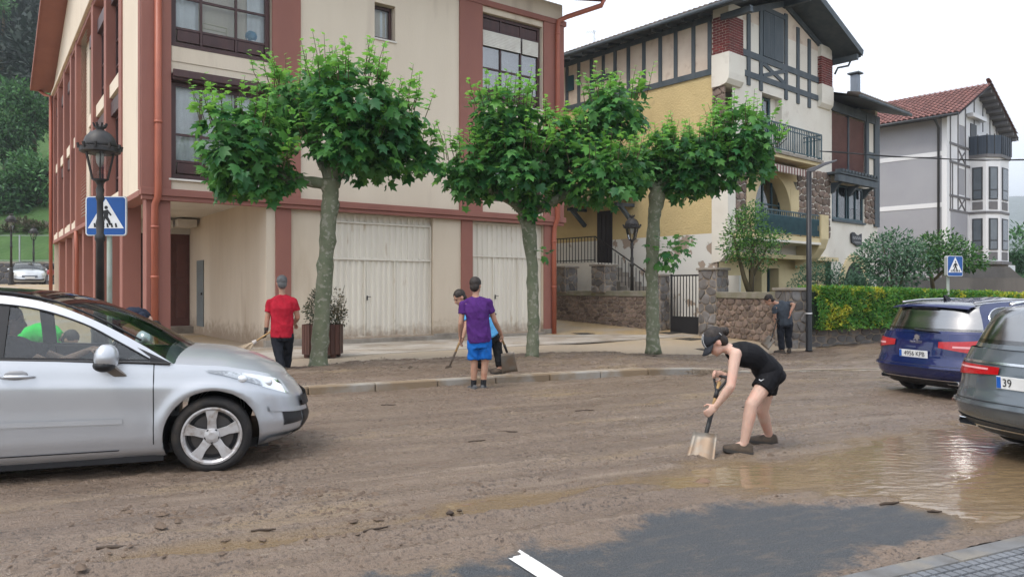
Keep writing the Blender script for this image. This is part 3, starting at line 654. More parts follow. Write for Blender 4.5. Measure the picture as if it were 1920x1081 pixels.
# ------------------------------------------------------------------ stonework helper: every stone an object
def clip_half(poly, a, b, c):
    out = []
    for i in range(len(poly)):
        p, q = poly[i], poly[(i+1) % len(poly)]; dp, dq = a*p[0]+b*p[1]-c, a*q[0]+b*q[1]-c
        if dp <= 0: out.append(p)
        if dp*dq < 0: t = dp/(dp-dq); out.append((p[0]+(q[0]-p[0])*t, p[1]+(q[1]-p[1])*t))
    return out
def stonework(parent, fmap, u0, u1, w0, w1, su, sw, m, proud=.03, gap=.010, name='stone'):
    """rubble: irregular cells, each its own stone, joints left open to the mortar behind"""
    nu, nw = max(1, round((u1-u0)/su)), max(1, round((w1-w0)/sw)); du, dw = (u1-u0)/nu, (w1-w0)/nw
    S = {(i, j): (u0+(i+.5+random.uniform(-.38, .38)+(.25 if j % 2 else -.25)*(nu > 1))*du, w0+(j+.5+random.uniform(-.33, .33))*dw) for i in range(-1, nu+1) for j in range(nw)}
    for (i, j), (x, y) in S.items():
        P = [(u0, w0), (u1, w0), (u1, w1), (u0, w1)]
        for di in range(-2, 3):
            for dj in range(-2, 3):
                n = S.get((i+di, j+dj))
                if not n or (di == 0 and dj == 0): continue
                k = du/dw; a, b = (n[0]-x), (n[1]-y)*k*k; mx, my = (x+n[0])/2, (y+n[1])/2
                P = clip_half(P, a, b, a*mx+b*my)
                if len(P) < 3: break
            if len(P) < 3: break
        if len(P) < 3: continue
        cu, cw = sum(p[0] for p in P)/len(P), sum(p[1] for p in P)/len(P); sz = min(max(p[0] for p in P)-min(p[0] for p in P), max(p[1] for p in P)-min(p[1] for p in P))
        if sz < .05: continue
        f = max(.55, 1-2.2*gap/sz); ring = []
        for k in range(len(P)):                                   # knock the corners off
            p, q, r = P[k-1], P[k], P[(k+1) % len(P)]
            for t, o in ((.78, p), (.80, r)): ring.append((cu+(q[0]*t+o[0]*(1-t)-cu)*f*random.uniform(.96, 1.01), cw+(q[1]*t+o[1]*(1-t)-cw)*f*random.uniform(.96, 1.01)))
        n = len(ring); p = proud*random.uniform(.6, 1.3); tx, ty = random.uniform(-.35, .35), random.uniform(-.35, .35)
        vs = [fmap(a, b, -.012) for a, b in ring]+[fmap(cu+(a-cu)*.96, cw+(b-cw)*.95, p*(.72+tx*(a-cu)/du+ty*(b-cw)/dw)) for a, b in ring]+[fmap(cu+(a-cu)*.66, cw+(b-cw)*.62, p*(1+tx*(a-cu)/du+ty*(b-cw)/dw)*random.uniform(.95, 1.08)) for a, b in ring]
        fs = [(k, (k+1) % n, n+(k+1) % n, n+k) for k in range(n)]+[(n+k, n+(k+1) % n, 2*n+(k+1) % n, 2*n+k) for k in range(n)]+[tuple(range(2*n, 3*n))]
        MB().add(vs, fs).build(name, m, parent)
# ------------------------------------------------------------------ half-timbered house
M_PL = mat('white plaster', (.72, .68, .60), rough=.9, col2=(.66, .61, .53), scale=.8, bump=.2, bscale=50, col3=(.50, .44, .37), scale3=2.2, lo3=.62, hi3=.85)
M_PLW = mat('aged pink plaster', (.66, .56, .46), rough=.9, col2=(.58, .47, .38), scale=1.5, bump=.2, bscale=60, col3=(.44, .33, .26), scale3=3, lo3=.6, hi3=.8)
M_YEL = mat('ochre roughcast', (.58, .45, .225), rough=.95, col2=(.52, .40, .20), scale=1.0, bump=.8, bscale=16, bdist=.03, col3=(.40, .30, .16), scale3=2.4, lo3=.66, hi3=.85)
M_CRM = mat('cream trim', (.62, .51, .30), rough=.85, col2=(.54, .44, .26), scale=1.2, bump=.15, bscale=50)
M_TIM = mat('slate painted timber', (.055, .072, .085), rough=.65, col2=(.085, .10, .112), scale=3, stretch=(1, 1, .3), bump=.2, bscale=40)
M_TEAL = mat('dark teal paint', (.030, .075, .092), rough=.4, col2=(.022, .06, .075), scale=4)
M_BRICK = mat('red brick', (.17, .030, .026), rough=.8, col2=(.12, .026, .024), scale=5, bump=.2, bscale=80, obrand=.25)
M_MORT = mat('brick mortar', (.60, .54, .46), rough=.95)
M_RUB = mat('brown rubble stone', (.20, .145, .115), rough=.9, col2=(.13, .10, .085), scale=6, bump=.5, bscale=25, obrand=.35, col3=(.28, .20, .15), scale3=4)
M_RUBM = mat('rubble mortar', (.34, .28, .22), rough=.95, col2=(.26, .205, .155), scale=5, bump=.5, bscale=40)
M_SH = mat('maroon roller shutter', (.15, .068, .062), rough=.55)
M_GL2 = glass_mat('teal window glass', (.35, .42, .46), refl=.16)
def ruin_plaster():
    m = bpy.data.materials.new('flaking plaster'); m.use_nodes = True; t = m.node_tree; p = t.nodes['Principled BSDF']; L = t.links.new
    g = N(t, 'ShaderNodeNewGeometry'); n = N(t, 'ShaderNodeTexNoise'); n.inputs['Scale'].default_value = 1.1; n.inputs['Detail'].default_value = 7; n.inputs['Roughness'].default_value = .6; L(g.outputs['Position'], n.inputs['Vector'])
    r = N(t, 'ShaderNodeMapRange'); r.inputs[1].default_value = .585; r.inputs[2].default_value = .6; L(n.outputs['Fac'], r.inputs[0])
    mx = N(t, 'ShaderNodeMix', data_type='RGBA'); mx.inputs[6].default_value = (.68, .66, .61, 1); mx.inputs[7].default_value = (.36, .28, .22, 1); L(r.outputs[0], mx.inputs[0]); L(mx.outputs[2], p.inputs['Base Color']); p.inputs['Roughness'].default_value = .9
    bp = N(t, 'ShaderNodeBump'); bp.inputs['Strength'].default_value = .6; bp.inputs['Distance'].default_value = .02; bp.invert = True; L(r.outputs[0], bp.inputs['Height']); L(bp.outputs[0], p.inputs['Normal'])
    return m
M_RUIN = ruin_plaster()
H = empty('timbered_house', (7.05, 24.5, 0), 49, label='tall half-timbered house with ochre side wall, brick piers and teal balconies', cat='house')
def hb(name, m, *b, bevel=0, parent=None): return boxo(name, m, parent or H, *b, bevel=bevel)
f = MB(); wall_holes(f, .4, 7.45, 2.6, 10.7, [(2.27, 3.62, 6.24, 8.42), (1.25, 4.7, 3.4, 5.75)], 0, .4); f.build('wall', M_PL, H)
f = MB(); f.add([(0.0, 0.0, 10.7), (7.5, 0, 10.7), (3.75, 0, 12.0)], [(0, 1, 2)]); f.build('wall', M_PLW, H)
f = MB(); wall_holes(f, .0, 7.45, -.2, 2.6, [(1.83, 2.68, 1.0, 2.28), (3.03, 3.85, 1.0, 2.28)], .25, .45); f.build('wall', M_CRM, H)
hb('soffit', M_CRM, .3, 7.2, -.4, .26, 2.6, 2.75)
s = MB()
def sq(y0, y1, z0, z1, m): MB().add([(0, y1, z0), (0, y0, z0), (0, y0, z1), (0, y1, z1)], [(0, 1, 2, 3)]).build('wall', m, H)
sq(.5, 9.5, 3.4, 8.75, M_YEL); sq(.0, 9.5, 8.75, 10.75, M_PLW); sq(.3, 9.5, -.2, 3.4, M_RUIN)
sq(.0, .5, 5.9, 8.75, M_RUBM); hb('wall', M_PL, .02, 7.4, 9.4, 9.5, -.2, 10.7); hb('wall', M_PL, 7.3, 7.45, .4, 9.4, 8, 10.7)
# side timbers
hb('beam', M_TIM, -.05, .1, .45, 9.5, 8.72, 8.92); hb('beam', M_TIM, -.05, .1, .45, 9.5, 10.52, 10.72)
for y in (.59, 1.24, 1.98, 2.65, 3.39, 4.12, 4.77, 5.99, 6.67, 7.33, 8.2): hb('post', M_TIM, -.045, .1, y-.07, y+.07, 8.92, 10.52)
hb('post', M_TIM, -.045, .1, 5.3, 5.43, 9.75, 10.52); hb('beam', M_TIM, -.052, .1, 4.84, 5.92, 9.62, 9.76)
w = window(H, 4.86, 5.9, 8.3, 9.6, -.03, [5.38], [], M_TIM, .07, side=True, glass=M_GL2); hb('window', M_TEAL, -.06, .0, 6.95, 7.25, 9.5, 10.1)
hb('window', M_TEAL, -.03, .0, 7.0, 7.9, 7.2, 8.1)
# corner pier: white block with curved foot, brick above, stones below
def pier(x0, x1, y0, y1, zb0, zb1, zc, foot):
    hb('pier', M_PL, x0+.02, x1-.02, y0+.02, y1-.02, zb1-.001, 10.95); hb('mortar', M_MORT, x0+.012, x1-.012, y0+.012, y1-.012, zb0, zb1)
    n = round((zb1-zb0)/.088); hz = (zb1-zb0)/n
    for k in range(n):
        z = zb0+k*hz; o = (k % 2)*.12
        for face in (0, 1, 2):
            a, b = ((x0, x1), (y0, y1), (y0, y1))[face]; u = a-o
            while u < b-.03:
                p, q = max(u, a), min(u+.235, b)
                if q-p > .05:
                    m = MB()
                    if face == 0: m.box(p+.006, q-.006, y0, y0+.05, z+.008, z+hz-.008)
                    elif face == 1: m.box(x0-.003, x0+.05, p+.006, q-.006, z+.008, z+hz-.008)
                    else: m.box(x1-.05, x1+.003, p+.006, q-.006, z+.008, z+hz-.008)
                    m.build('brick', M_BRICK, H)
                u += .245
    prof = [(y1, zc), (y0+.35, zc), (y0+.12, zc+.06), (y0+.02, zc+.2), (y0, zc+.4), (y0, zb0), (y1, zb0)]
    MB().prism([(p[0]-.03 if p[0] < y1 else p[0], p[1]) for p in prof], x0-.03, x1+.03, plane='yz').build('corbel', M_PL, H)
pier(-.08, .8, -.18, .46, 9.32, 10.55, 8.25, 0); pier(6.3, 7.2, -.16, .4, 9.42, 10.5, 8.5, 0)
MB().prism([(.0, .9), (.2, .7), (.4, .9), (.4, 3.4), (.0, 3.4)], -.02, .05, plane='xz')
# front timbers
def ft(x0, x1, z0, z1, y=-.05): hb('beam' if x1-x0 > z1-z0 else 'post', M_TIM, x0, x1, y, .02, z0, z1)
ft(.82, 6.4, 9.46, 9.68); ft(.82, 6.4, 8.78, 8.98)
for x, zt, zb in ((1.38, 11.0, 8.5), (2.17, 11.3, 8.45), (3.88, 11.6, 8.42), (4.75, 11.3, 8.42), (5.6, 11.05, 8.4)):
    ft(x-.1, x+.1, zb, 8.78, -.045); ft(x-.1, x+.1, 8.98, 9.46, -.045); ft(x-.1, x+.1, 9.68, zt-.05, -.045)
ft(2.27, 3.78, 11.3, 11.46, -.055)
x = MB(); x.bar((2.3, -.02, 9.44), (3.75, -.02, 9.0), .05, .14, up=(0, 0, 1)); x.bar((2.3, -.024, 9.0), (3.75, -.024, 9.44), .05, .14); x.build('brace', M_TIM, H)
x = MB(); x.bar((.1, -.03, 10.62), (3.75, -.03, 11.88), .07, .2); x.bar((7.4, -.035, 10.62), (3.75, -.035, 11.88), .07, .2); x.build('rafter', M_TIM, H)
sh = hb('shutter', M_TIM, 2.29, 2.97, -.06, -.02, 9.7, 11.28); hb('shutter', M_TIM, 2.99, 3.66, -.06, -.02, 9.7, 11.28)
for k in range(1, 5): hb('batten', M_TIM, 2.29+k*.136, 2.30+k*.136, -.068, -.06, 9.72, 11.26, parent=sh)
# french door above the balcony
window(H, 2.3, 3.28, 6.25, 8.4, .28, [2.78], [], M_TEAL, .09, glass=M_GL2, curtain=[(2.84, 3.2)])
hb('reveal', M_PL, 3.28, 3.62, .25, .3, 6.24, 8.42)
# upper balcony
def balcony_rail(parent, x0, x1, y, z0, z1, step, yr=None, m=M_TEAL):
    r = MB()
    r.box(x0, x1, y-.025, y+.025, z1-.045, z1); r.box(x0, x1, y-.02, y+.02, z1-.2, z1-.17); r.box(x0, x1, y-.02, y+.02, z0+.06, z0+.09)
    if yr is not None:
        for xe in (x0, x1):
            r.box(xe-.022, xe+.022, y+.026, yr, z1-.044, z1-.002); r.box(xe-.018, xe+.018, y+.021, yr, z1-.2, z1-.17); r.box(xe-.018, xe+.018, y+.021, yr, z0+.06, z0+.09)
    o = r.build('railing', m, parent)
    n = int((x1-x0)/step)
    for k in range(n+1):
        xx = x0+(x1-x0)*k/n; wd = .028 if k % 8 == 0 else .013
        MB().box(xx-wd, xx+wd, y-.012, y+.012, z0+.02 if k % 8 == 0 else z0+.09, z1-.05).build('baluster', m, o)
    if yr is not None:
        n = int((yr-y)/step)
        for k in range(1, n):
            yy = y+(yr-y)*k/n
            for xe in (x0, x1): MB().box(xe-.012, xe+.012, yy-.013, yy+.013, z0+.09, z1-.05).build('baluster', m, o)
b = hb('balcony', M_CRM, 1.2, 5.2, -.7, 0, 6.04, 6.2); hb('slab_edge', M_STONE, 1.15, 5.26, -.76, 0.0, 6.16, 6.26, parent=b)
balcony_rail(b, 1.2, 5.2, -.7, 6.26, 7.22, .125, -.01)
# scalloped awning under it
aw = empty('awning'); aw.parent = H; m1 = mat('awning cream stripe', (.62, .57, .5), rough=.9); m2 = mat('awning maroon stripe', (.20, .085, .08), rough=.9)
for k in range(34):
    x0 = 1.3+k*.098; x1 = x0+.098; m = MB(); q = (x0+x1)/2
    m.add([(x0, -.02, 6.03), (x1, -.02, 6.03), (x1, -.66, 5.80), (x0, -.66, 5.80), (x0, -.66, 5.60), (q, -.66, 5.54), (x1, -.66, 5.60)], [(0, 1, 2, 3), (3, 2, 6, 5, 4)]); m.build('stripe', m1 if k % 2 else m2, aw)
# stone faced storey with the arch
st = lambda x, z, d: (x, -d, z)
stonework(H, st, .45, 1.25, 3.5, 6.1, .42, .27, M_RUB, .05); stonework(H, st, 4.7, 7.3, 3.5, 6.1, .42, .27, M_RUB, .05); 
stq = lambda y, z, d: (-d, y, z)
stonework(H, stq, .0, .48, 6.0, 8.28, .34, .26, M_RUB, .07)
hb('quoin', M_PL, -.035, .42, -.12, .5, 2.9, 6.0); MB().prism([(-.12, 2.9), (-.05, 2.65), (.2, 2.45), (.5, 2.4), (.5, 2.9)], -.035, .42, plane='yz').build('corbel', M_PL, H)
ar = MB(); cx, hw, zs, zt = 2.95, 1.24, 4.2, 5.58; n = 20; inner = [(cx-hw, 3.4)]+[(cx-hw*math.cos(math.pi*k/n), zs+(zt-zs)*math.sin(math.pi*k/n)) for k in range(n+1)]+[(cx+hw, 3.4)]
outer = []
for (x, z) in inner:
    ox = cx+(x-cx)*1.42; oz = z+.34 if z > zs+.2 else z
    outer.append((min(max(ox, 1.22), 4.72), min(oz+.1, 5.82)))
vs = [(x, -.05, z) for x, z in inner]+[(x, -.05, z) for x, z in outer]+[(x, .42, z) for x, z in inner]+[(x, .02, z) for x, z in outer]; k = len(inner)
ar.add(vs, [(i+1, i, k+i, k+i+1) for i in range(k-1)]+[(i, i+1, 2*k+i+1, 2*k+i) for i in range(k-1)]+[(k+i+1, k+i, 3*k+i, 3*k+i+1) for i in range(k-1)])
ar.build('arch', M_CRM, H); hb('spandrel', M_CRM, 1.25, 4.7, .0, .03, 5.5, 5.76); hb('impost', M_CRM, 4.15, 4.76, -.06, -.02, 4.45, 5.2)
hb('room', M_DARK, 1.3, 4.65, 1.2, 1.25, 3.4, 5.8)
aw_ = window(H, 1.72, 4.18, 3.42, 5.66, .36, [2.32, 2.95, 3.57], [4.6], M_TEAL, .09, dark=False, glass=M_GL2)
# lower balcony with shingled teal front and rounded end
b = hb('balcony', M_CRM, .3, 4.62, -.92, .0, 3.2, 3.36); hb('slab_edge', M_PL, .26, 4.62, -.97, 0, 3.12, 3.2, parent=b)
balcony_rail(b, .36, 4.6, -.9, 3.36, 4.2, .12)
M_TEAL2 = mat('teal shingle', (.050, .120, .140), rough=.5, col2=(.035, .09, .11), scale=5)
for r_ in range(3):
    for k in range(24):
        x0 = .40+k*.178+(r_ % 2)*.089
        if x0 > 4.4: continue
        MB().add([(x0, -.915, 3.42+r_*.19), (x0+.135, -.965, 3.42+r_*.19), (x0+.135, -.965, 3.62+r_*.19), (x0, -.915, 3.62+r_*.19)], [(0, 1, 2, 3), (3, 2, 1, 0)]).build('shingle', M_TEAL2, b)
prof = [(0.02, 2.3), (-.28, 2.4), (-.6, 2.65), (-.85, 3.0), (-.97, 3.35), (-.97, 4.22), (.02, 4.22)]
MB().prism(prof, 4.64, 5.2, plane='yz').build('end_wall', M_CRM, H)
# ground-floor windows
window(H, 1.85, 2.66, 1.0, 2.26, .6, [2.25], [], M_TEAL, .08, glass=M_GL2, curtain=[(1.95, 2.2)]); window(H, 3.05, 3.83, 1.0, 2.26, .6, [3.45], [], M_TEAL, .08, glass=M_GL2, curtain=[(3.1, 3.4)])
# roof with deep eaves
rf = MB(); ex0, ex1, ez, rx, rz, y0, y1 = -.7, 7.8, 10.72, 3.75, 12.27, -1.05, 10
rf.add([(ex0, y0, ez), (ex0, y1, ez), (rx, y1, rz), (rx, y0, rz), (ex1, y0, ez), (ex1, y1, ez)], [(0, 3, 2, 1), (3, 4, 5, 2)])
rf.add([(ex0, y0, ez-.1), (ex0, y1, ez-.1), (rx, y1, rz-.1), (rx, y0, rz-.1), (ex1, y0, ez-.1), (ex1, y1, ez-.1)], [(0, 1, 2, 3), (3, 2, 5, 4)], 1)
M_TILE = mat('weathered brown tile', (.10, .075, .06), rough=.9, col2=(.075, .062, .055), scale=4, bump=.4, bscale=18, obrand=.2)
roof = rf.build('roof', [M_TILE, M_TIM], H)
for k in range(18):                                   # tiles along the verge and eaves
    t = k/18
    for sx in (ex0, ex1):
        x = sx+(rx-sx)*t; z = ez+(rz-ez)*t; a = math.atan2(rz-ez, rx-sx)
        m = MB(); m.lathe([(.1, 0), (.085, .4)], 8, (0, 0, 0), axis='x')
        o = m.build('tile', M_TILE, roof, smooth=True); o.location = (x, y0+.06, z+.03); o.rotation_euler = (0, -a, 0)
for k in range(54):
    m = MB(); m.lathe([(.1, 0), (.085, .5)], 8, (0, 0, 0), axis='x'); o = m.build('tile', M_TILE, roof, smooth=True)
    o.location = (ex0-.04, y0+.1+k*.205, ez+.0); o.rotation_euler = (0, -math.atan2(rz-ez, rx-ex0), 0)
x = MB(); x.bar((ex0, y0-.01, ez-.04), (rx, y0-.01, rz-.04), .05, .24); x.bar((ex1, y0-.012, ez-.04), (rx, y0-.012, rz-.04), .05, .24); x.build('bargeboard', M_TIM, roof)
for x0, dz in ((-.05, .0), (7.5, .0), (3.75, 1.32)): MB().bar((x0, -1.0, 10.5+dz), (x0, .1, 10.5+dz), .16, .2).build('purlin', M_TIM, roof)
for k in range(14): MB().bar((-.62, .6+k*.66, 10.6), (.0, .6+k*.66, 10.72), .07, .1).build('rafter_end', M_TIM, roof)
g = MB(); g.tube([(ex0-.1, y0+.1, ez-.06), (ex0-.1, y1, ez-.06)], .07, 8); g.tube([(ex1+.06, y0+.1, ez-.1), (ex1+.06, y1, ez-.1)], .06, 8); g.tube([(ex1+.06, -.6, ez-.14), (ex1, -.5, ez-.4), (7.55, -.2, ez-.46), (7.5, -.1, ez-.7)], .04, 8); g.build('gutter', M_TIM, roof, smooth=True)
# wing on the right
W = H
f = MB(); wall_holes(f, 7.45, 11.7, -.2, 9.0, [(7.5, 10.45, 6.15, 8.6), (7.5, 10.35, 4.3, 5.75)], .02, .3); f.build('wall', M_PL, H)
for a, b in ((7.52, 8.9), (8.98, 10.43)):
    shp = hb('roller_shutter', M_SH, a, b, .06, .1, 6.15, 8.55)
    for k in range(44): MB().add([(a, .06, 6.16+k*.054), (b, .06, 6.16+k*.054), (b, .035, 6.20+k*.054), (a, .035, 6.20+k*.054), (a, .06, 6.212+k*.054), (b, .06, 6.212+k*.054)], [(0, 1, 2, 3), (3, 2, 5, 4)]).build('slat', M_SH, shp)
hb('post', M_TIM, 8.9, 8.98, .0, .1, 6.15, 8.6)
for a, b in ((10.45, 10.7), (11.3, 11.75)): hb('post', M_TIM, a, b, -.06, .05, 4.2 if a > 11 else 6.15, 8.95)
hb('beam', M_TIM, 10.7, 11.3, -.055, .05, 7.1, 7.35); hb('beam', M_TIM, 7.4, 11.8, -.05, .05, 8.6, 8.98)
bm = hb('beam', M_TIM, 7.0, 10.45, -.5, -.32, 5.72, 6.0, bevel=.02); hb('shelf', M_TIM, 7.0, 10.5, -.55, .0, 6.02, 6.1)
for k in range(12): hb('rafter_end', M_TIM, 7.1+k*.28, 7.22+k*.28, -.62, -.3, 6.1, 6.2)
for x in (7.4, 8.9, 10.2): MB().prism([(-.5, 5.72), (-.02, 5.72), (-.02, 5.3), (-.12, 5.35), (-.3, 5.6)], x-.06, x+.06, plane='yz').build('bracket', M_TIM, H)
window(H, 7.55, 10.33, 4.32, 5.74, .05, [8.1, 8.85, 9.05, 9.65], [], M_TEAL, .09, glass=M_GL2, curtain=[(9.1, 10.2)], zc=4.9)
stonework(H, lambda x, z, d: (x, .02-d, z), 10.4, 11.68, 4.28, 5.75, .4, .24, M_RUB, .05)
hb('sill', M_TIM, 7.5, 10.4, -.06, .1, 4.22, 4.3)
# basement arch and name board
va = MB(); n = 14; pts = [(9.4+1.25*math.cos(math.pi*k/n), .5+2.15*math.sin(math.pi*k/n)) for k in range(n+1)]
va.prism(pts, -.02, .02); va.build('vault', M_DARK, H)
ou = [(9.4+1.55*math.cos(math.pi*k/n), .5+2.5*math.sin(math.pi*k/n)) for k in range(n+1)]; ra = MB()
ra.rings([[(a[0], -.05, a[1]), (b_[0], -.05, b_[1]), (b_[0], .02, b_[1]), (a[0], .02, a[1])] for a, b_ in zip(pts, ou)]); ra.build('vault_surround', M_CRM, H)
nb = MB(); top = [(9.05, 3.78), (9.15, 3.86), (9.3, 3.86), (9.5, 3.77), (9.7, 3.74), (9.98, 3.84)]; bot = [(9.98, 3.36), (9.7, 3.30), (9.5, 3.33), (9.3, 3.42), (9.15, 3.40), (9.08, 3.5)]
nb.prism((top+bot)[::-1], -.07, -.02); board = nb.build('name_board', mat('name board', (.022, .024, .03), rough=.5), None, label='small wavy dark name board on the white house wall above the shrubs', cat='name board'); board.location = H.location; board.rotation_euler = H.rotation_euler
def text(s, size, m, parent, loc, rot, ext=.002, name='lettering', ax='CENTER', sx=1):
    c = bpy.data.curves.new(name, 'FONT'); c.body = s; c.size = size; c.extrude = ext; c.align_x = ax; c.align_y = 'CENTER'
    tmp = bpy.data.objects.new(name, c); COL.objects.link(tmp); dg = bpy.context.evaluated_depsgraph_get()
    me = bpy.data.meshes.new_from_object(tmp.evaluated_get(dg)); bpy.data.objects.remove(tmp)
    me.materials.clear(); me.materials.append(m); o = bpy.data.objects.new(name, me); COL.objects.link(o); o.parent = parent; o.location = loc; o.rotation_euler = rot; o.scale = (sx, 1, 1); return o
M_LET = mat('pale lettering', (.5, .5, .5), rough=.6)
lt = MB()                                                     # carved letters too small and worn to read: two rows of short strokes
for zr, x0, n_, hh in ((3.64, 9.16, 12, .05), (3.46, 9.3, 9, .035)):
    for k in range(n_): x_ = x0+k*.064; lt.box(x_, x_+.014, -.074, -.0705, zr-hh, zr+hh); lt.box(x_+.014, x_+.042, -.074, -.0705, zr-hh*(1 if k % 3 else -.5), zr-hh*(.5 if k % 3 else -1))
lt.build('lettering', M_LET, board)
rf = MB(); rf.add([(7.3, -1.1, 8.98), (12.15, -1.1, 8.98), (12.15, 6, 11.2), (7.3, 6, 11.2)], [(0, 1, 2, 3)]); rf.add([(7.3, -1.1, 8.88), (12.15, -1.1, 8.88), (12.15, 6, 11.1), (7.3, 6, 11.1)], [(0, 3, 2, 1)], 1)
r2 = rf.build('roof', [M_TILE, M_TIM], H); MB().tube([(7.3, -1.18, 8.92), (12.15, -1.18, 8.92)], .07, 8).build('gutter', M_TIM, r2, smooth=True)
for k in range(22): 
    m = MB(); m.lathe([(.11, 0), (.09, .5)], 8, (0, 0, 0), axis='y'); o = m.build('tile', M_TILE, r2, smooth=True); o.location = (7.4+k*.22, -1.14, 8.99); o.rotation_euler = (R(17.3), 0, 0)
hb('wall', M_PL, 11.5, 11.72, .03, 5.8, -.2, 9.6); hb('wall', M_PL, 7.45, 11.7, 5.6, 5.8, -.2, 10.9)
ch = hb('chimney', mat('flue steel', (.20, .23, .27), rough=.45, metal=.3), 11.05, 11.35, .6, .9, 9.2, 10.85); hb('cap', M_TIM, 10.96, 11.44, .5, 1.0, 10.9, 10.96, parent=ch)
hb('chimney', M_TIM, 11.9, 13.1, 2.5, 3.1, 9.9, 10.75)
# door porch on the ochre side, landing and steps
dr = hb('door', mat('dark panelled door', (.02, .018, .022), rough=.5), -.03, .05, 4.92, 5.68, 2.5, 4.52); 
for k in range(3): hb('panel', MATS['dark panelled door'], -.045, -.03, 5.0+k*.22, 5.16+k*.22, 2.6, 4.4, parent=dr)
cp = MB(); cp.add([(-1.15, 3.6, 4.75), (-1.15, 8.4, 4.75), (.0, 8.4, 5.25), (.0, 3.6, 5.25), (-1.15, 3.6, 4.65), (-1.15, 8.4, 4.65), (.0, 8.4, 5.15), (.0, 3.6, 5.15)], [(0, 3, 2, 1), (4, 5, 6, 7), (0, 1, 5, 4), (0, 4, 7, 3), (1, 2, 6, 5)])
cn = cp.build('canopy', mat('mossy tile', (.20, .15, .085), rough=.95, col2=(.13, .10, .06), scale=3, bump=.6, bscale=14), H)
for y in (3.9, 6.3): MB().bar((-.05, y, 4.0), (-.85, y, 4.65), .12, .14).build('bracket', M_TIM, cn); MB().bar((-1.0, y, 4.6), (0, y, 4.62), .12, .12).build('beam', M_TIM, cn)
ld = hb('landing', M_PL, -1.2, -.01, 4.7, 8.2, -.2, 2.5)
for k in range(9): hb('step', M_STONE, -1.2, -.01, 4.7-(k+1)*.3, 4.7-k*.3, -.2, 2.5-(k+1)*.175, bevel=.01)
rl = MB()
for k in range(22): rl.box(-1.2, -1.18, 4.75+k*.16, 4.77+k*.16, 2.52, 3.45)
for k in range(17): rl.box(-1.2, -1.18, 4.7-k*.16, 4.72-k*.16, 2.5-k*.0935, 3.4-k*.0935)
rl.bar((-1.19, 8.2, 3.46), (-1.19, 4.72, 3.46), .035, .04); rl.bar((-1.19, 4.72, 3.46), (-1.19, 2.0, 1.9), .035, .04); rl.bar((-1.19, 8.2, 2.6), (-1.19, 4.72, 2.6), .03, .03)
rl.build('railing', M_BLACK, H)

# ------------------------------------------------------------------ garden walls, gate, raised beds
def gwall(name, label, p0, p1, zb0, zb1, zt, th=.35, cap=.18, su=.24, sw=.15, m=M_RUB, capm=M_STONE, proud=.035):
    p0, p1 = Vector((*p0, 0)), Vector((*p1, 0)); L = (p1-p0).length; d = (p1-p0)/L; o = empty(name, p0, label=label, cat='wall'); o.rotation_euler = (0, 0, math.atan2(d.y, d.x))
    zb = min(zb0, zb1)-.2
    MB().box(0, L, 0, th, zb, zt-cap+.001).build('core', M_RUBM, o)
    MB().box(-.03, L+.03, -.06, th+.05, zt-cap, zt).build('coping', capm, o, bevel=.015)
    stonework(o, lambda u, w, dd: (u, -dd, w), 0, L, min(zb0, zb1)-.05, zt-cap, su, sw, m, proud)
    return o
M_COP = mat('mossy coping', (.25, .23, .19), rough=.9, col2=(.17, .16, .10), scale=3, bump=.4, bscale=40, col3=(.20, .19, .07), scale3=2, lo3=.6, hi3=.75)
def hl(x, y): th = R(49); return (7.05+x*math.sin(th)-y*math.cos(th), 24.5+x*math.cos(th)+y*math.sin(th))
gwall('garden_wall', 'brown rubble garden wall left of the black gate with grey coping', hl(-2.2, 8.6), hl(-2.2, .95), .3, .2, 1.47, capm=M_COP)
gwall('garden_wall', 'brown rubble wall right of the black gate, behind the man in grey', (5.98, 22.2), (7.15, 19.35), .15, .0, 1.45, capm=M_COP, su=.26, sw=.16)
def stone_pillar(label, x, y, w, z0, z1, th=49, m=M_RUB):
    o = empty('stone_pillar', (x, y, 0), th, label=label, cat='pillar'); h = w/2
    MB().box(-h, h, -h, h, z0, z1).build('core', M_RUBM, o); MB().box(-h-.06, h+.06, -h-.06, h+.06, z1, z1+.07).build('cap', M_STONE, o, bevel=.01)
    stonework(o, lambda u, w_, d: (u, -h-d, w_), -h, h, z0, z1, .3, .26, m, .03); stonework(o, lambda u, w_, d: (-h-d, u, w_), -h, h, z0, z1, .3, .26, m, .03)
M_RUB2 = mat('grey crazy stone', (.17, .16, .155), rough=.85, col2=(.12, .105, .095), scale=4, bump=.4, bscale=30, obrand=.35, col3=(.25, .2, .15), scale3=3)
stone_pillar('thick stone gatepost on the right of the black gate', *hl(-2.15, -.98), .62, 0, 2.1, m=M_RUB2)
stone_pillar('stone gatepost on the left of the black gate, mostly behind a trunk', *hl(-2.05, 1.15), .5, 0, 1.95, m=M_RUB2)
stone_pillar('dark stone pillar at the foot of the entrance steps', *hl(-2.0, 3.55), .62, 1.4, 2.32, m=M_RUB2)
stone_pillar('dark stone pillar on the garden wall nearest the terracotta downpipe', *hl(-2.0, 5.45), .62, 1.4, 2.3, m=M_RUB2)
stone_pillar('low dark stone pier where the rubble wall meets the hedge', 7.28, 19.35, .55, -.1, 1.5, th=69, m=M_RUB2)
gt = empty('garden_gate', (*hl(-2.2, .55), 0), 139, label='black iron garden gate of upright bars over a solid bottom panel', cat='gate')
MB().box(0, 1.15, -.02, .02, .15, .68).build('panel', M_BLACK, gt); MB().box(0, .05, -.025, .025, .12, 2.0).box(1.1, 1.15, -.025, .025, .12, 2.0).box(.05, 1.1, -.024, .024, 1.93, 1.98).build('frame', M_BLACK, gt)
for k in range(9): MB().box(.125+k*.115, .145+k*.115, -.012, .012, .68, 1.93).build('bar', M_BLACK, gt)
